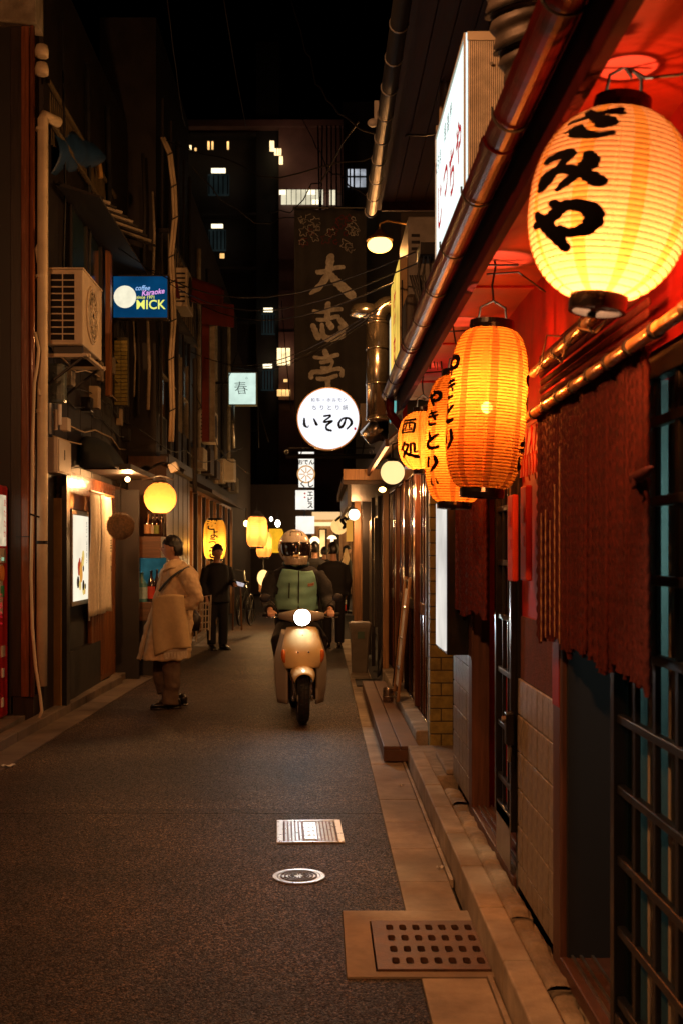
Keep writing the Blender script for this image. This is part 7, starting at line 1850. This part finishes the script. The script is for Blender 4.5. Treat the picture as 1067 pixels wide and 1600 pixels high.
for sx in (-1, 1): MB().lathe([(.03, -.008), (.026, .008)], hsph(Vector((sx, -.15, .0)).normalized(), 1.03), 16, axis='X').build('visor_pivot', M_gr, rd_)
rd_.location = SXY; rd_.rotation_euler.z = YAW

# ============================================================ fittings and wires that crowd the walls
rk_ = random.Random(33)
# left shop: conduit runs, boxes and stickers
for q in range(9):
    y = 11.3 + q * .42; z = 2.5 + rk_.random() * 1.2
    MB().box(LX - .018, LX + rk_.uniform(.03, .09), y, y + rk_.uniform(.08, .2), z, z + rk_.uniform(.1, .26)).build('fitting_box', rk_.choice([M_dark, M_rough, M_black, M_cond]), h2, bevel=.006)
for q in range(8):
    z = 2.45 + .2 * q; P_ = [(LX + .01 + rk_.uniform(0, .02), 10.7 + .5 * i, z + rk_.uniform(-.05, .05) - .04 * sin(i)) for i in range(9)]
    MB().tube(P_, rk_.choice([.006, .009, .013]), 5).build('cable', rk_.choice([M_wire, M_wire, M_cond]), h2, smooth=True)
for q in range(3):
    y = 11.2 + q * 1.2; MB().tube([(LX, y, 4.0), (LX + .02, y + .03, 5.0), (LX, y, 6.8)], .012 + .012 * (q % 3), 6).build('pipe', rk_.choice([M_dark, M_bpipe]), h2, smooth=True)
for q in range(5): MB().box(LX - .02, LX + .02, 14.1 + q * .2, 14.25 + q * .2, 3.2, 4.6).build('shutter_slat', M_dark, h2)
for q, (y, z) in enumerate(((11.2, 1.5), (11.25, 1.25), (12.45, .8))): MB().box(LX + .001, LX + .004, y, y + .09, z, z + .12).build('sticker', rk_.choice([M_litter, M_cream, M_l4]), h2)
# third house: windows with frames, a balcony grid, air conditioners
for q in range(3):
    y = 15.5 + q * 1.1
    MB().box(-2.165, -2.14, y, y + .8, 3.4, 4.5).build('window', mat('dark_teal_glass', (0, 0, 0)), h3); MB().box(-2.14, -2.11, y - .03, y, 3.37, 4.53).build('window_frame', M_rough, h3); MB().box(-2.14, -2.11, y + .8, y + .83, 3.37, 4.53).build('window_frame', M_rough, h3)
    MB().box(-2.14, -2.11, y, y + .8, 3.93, 3.96).build('window_frame', M_rough, h3)
for q in range(14): MB().tube([(-2.02, 15.4 + q * .25, 4.9), (-2.02, 15.4 + q * .25, 5.8)], .009, 4).build('balcony_bar', M_rough, h3)
for z in (4.9, 5.8): MB().box(-2.16, -2.0, 15.3, 18.9, z, z + .05).build('balcony_rail', M_dark, h3)
for (D, z, lab) in ((16.2, 5.0, 'small air conditioner on the balcony of the dark left house'), (20.3, 3.5, 'air conditioner fixed over the left row of eateries')):
    t = thing('air_conditioner', lab, 'air conditioner', (-2.0, D, z))
    MB().box(-2.12, -1.86, D, D + .75, z, z + .55).build('casing', M_ac, t, bevel=.012)
    for i in range(7): MB().box(-2.09, -1.89, D - .006, D - .001, z + .06 + .065 * i, z + .085 + .065 * i).build('louvre', M_blk, t)
    MB().lathe([(.21, 0), (.215, .01), (.19, .012)], (-1.86, D + .35, z + .28), 20, axis='X').build('fan_ring', M_blk, t)
# small service wires from the right wall over the lane
for q in range(6):
    A, B = Vector((.9, 6.5 + q, 3.4 + .15 * q)), Vector((-2.3, 13 + q * 2.2, 5.0 + .3 * (q % 3)))
    MB().tube([A.lerp(B, i / 12) + Vector((0, 0, -.5 * sin(pi * i / 12))) for i in range(13)], .006, 5).build('wire', M_wire, wr, smooth=True)
# near wall cupboard under the upper storey: boxes and brackets by the long sign
for (y, z, w_, h_) in ((5.3, 2.95, .25, .3), (5.9, 3.1, .18, .42), (6.7, 2.9, .3, .22), (7.1, 3.3, .16, .5)):
    MB().box(UX - .12, UX, y, y + w_, z, z + h_).build('fitting_box', rk_.choice([M_cream, M_cond, M_mesh]), up, bevel=.008)
for q in range(5): MB().tube([(UX - .03 - .02 * q, 5.2 + .5 * q, 2.85), (UX - .05 - .01 * q, 5.25 + .5 * q, 3.6), (UX - .03, 5.2 + .5 * q, 4.4)], .007 + .003 * (q % 3), 6).build('conduit', rk_.choice([M_cond, M_wire, M_brownpost]), up, smooth=True)
# small things by the wooden facade
t = thing('door_mat', 'dark rubber mat lying before the far doorway of the wooden facade', 'mat', (.6, 13.6, 0))
MB().box(.42, .78, 13.2, 13.9, .004, .016).build('mat', M_rub, t)
t = thing('umbrella', 'closed dark umbrella leaning on the wooden facade beside the bin', 'umbrella', (.78, 14.2, 0))
MB().tube([(.70, 14.1, .01), (.74, 14.15, .1), (.80, 14.2, .62)], [.006, .035, .012], 8).build('canopy', M_blk, t, smooth=True); MB().tube([(.80, 14.2, .62), (.815, 14.22, .78), (.79, 14.22, .80)], .008, 6).build('handle', M_steel, t)
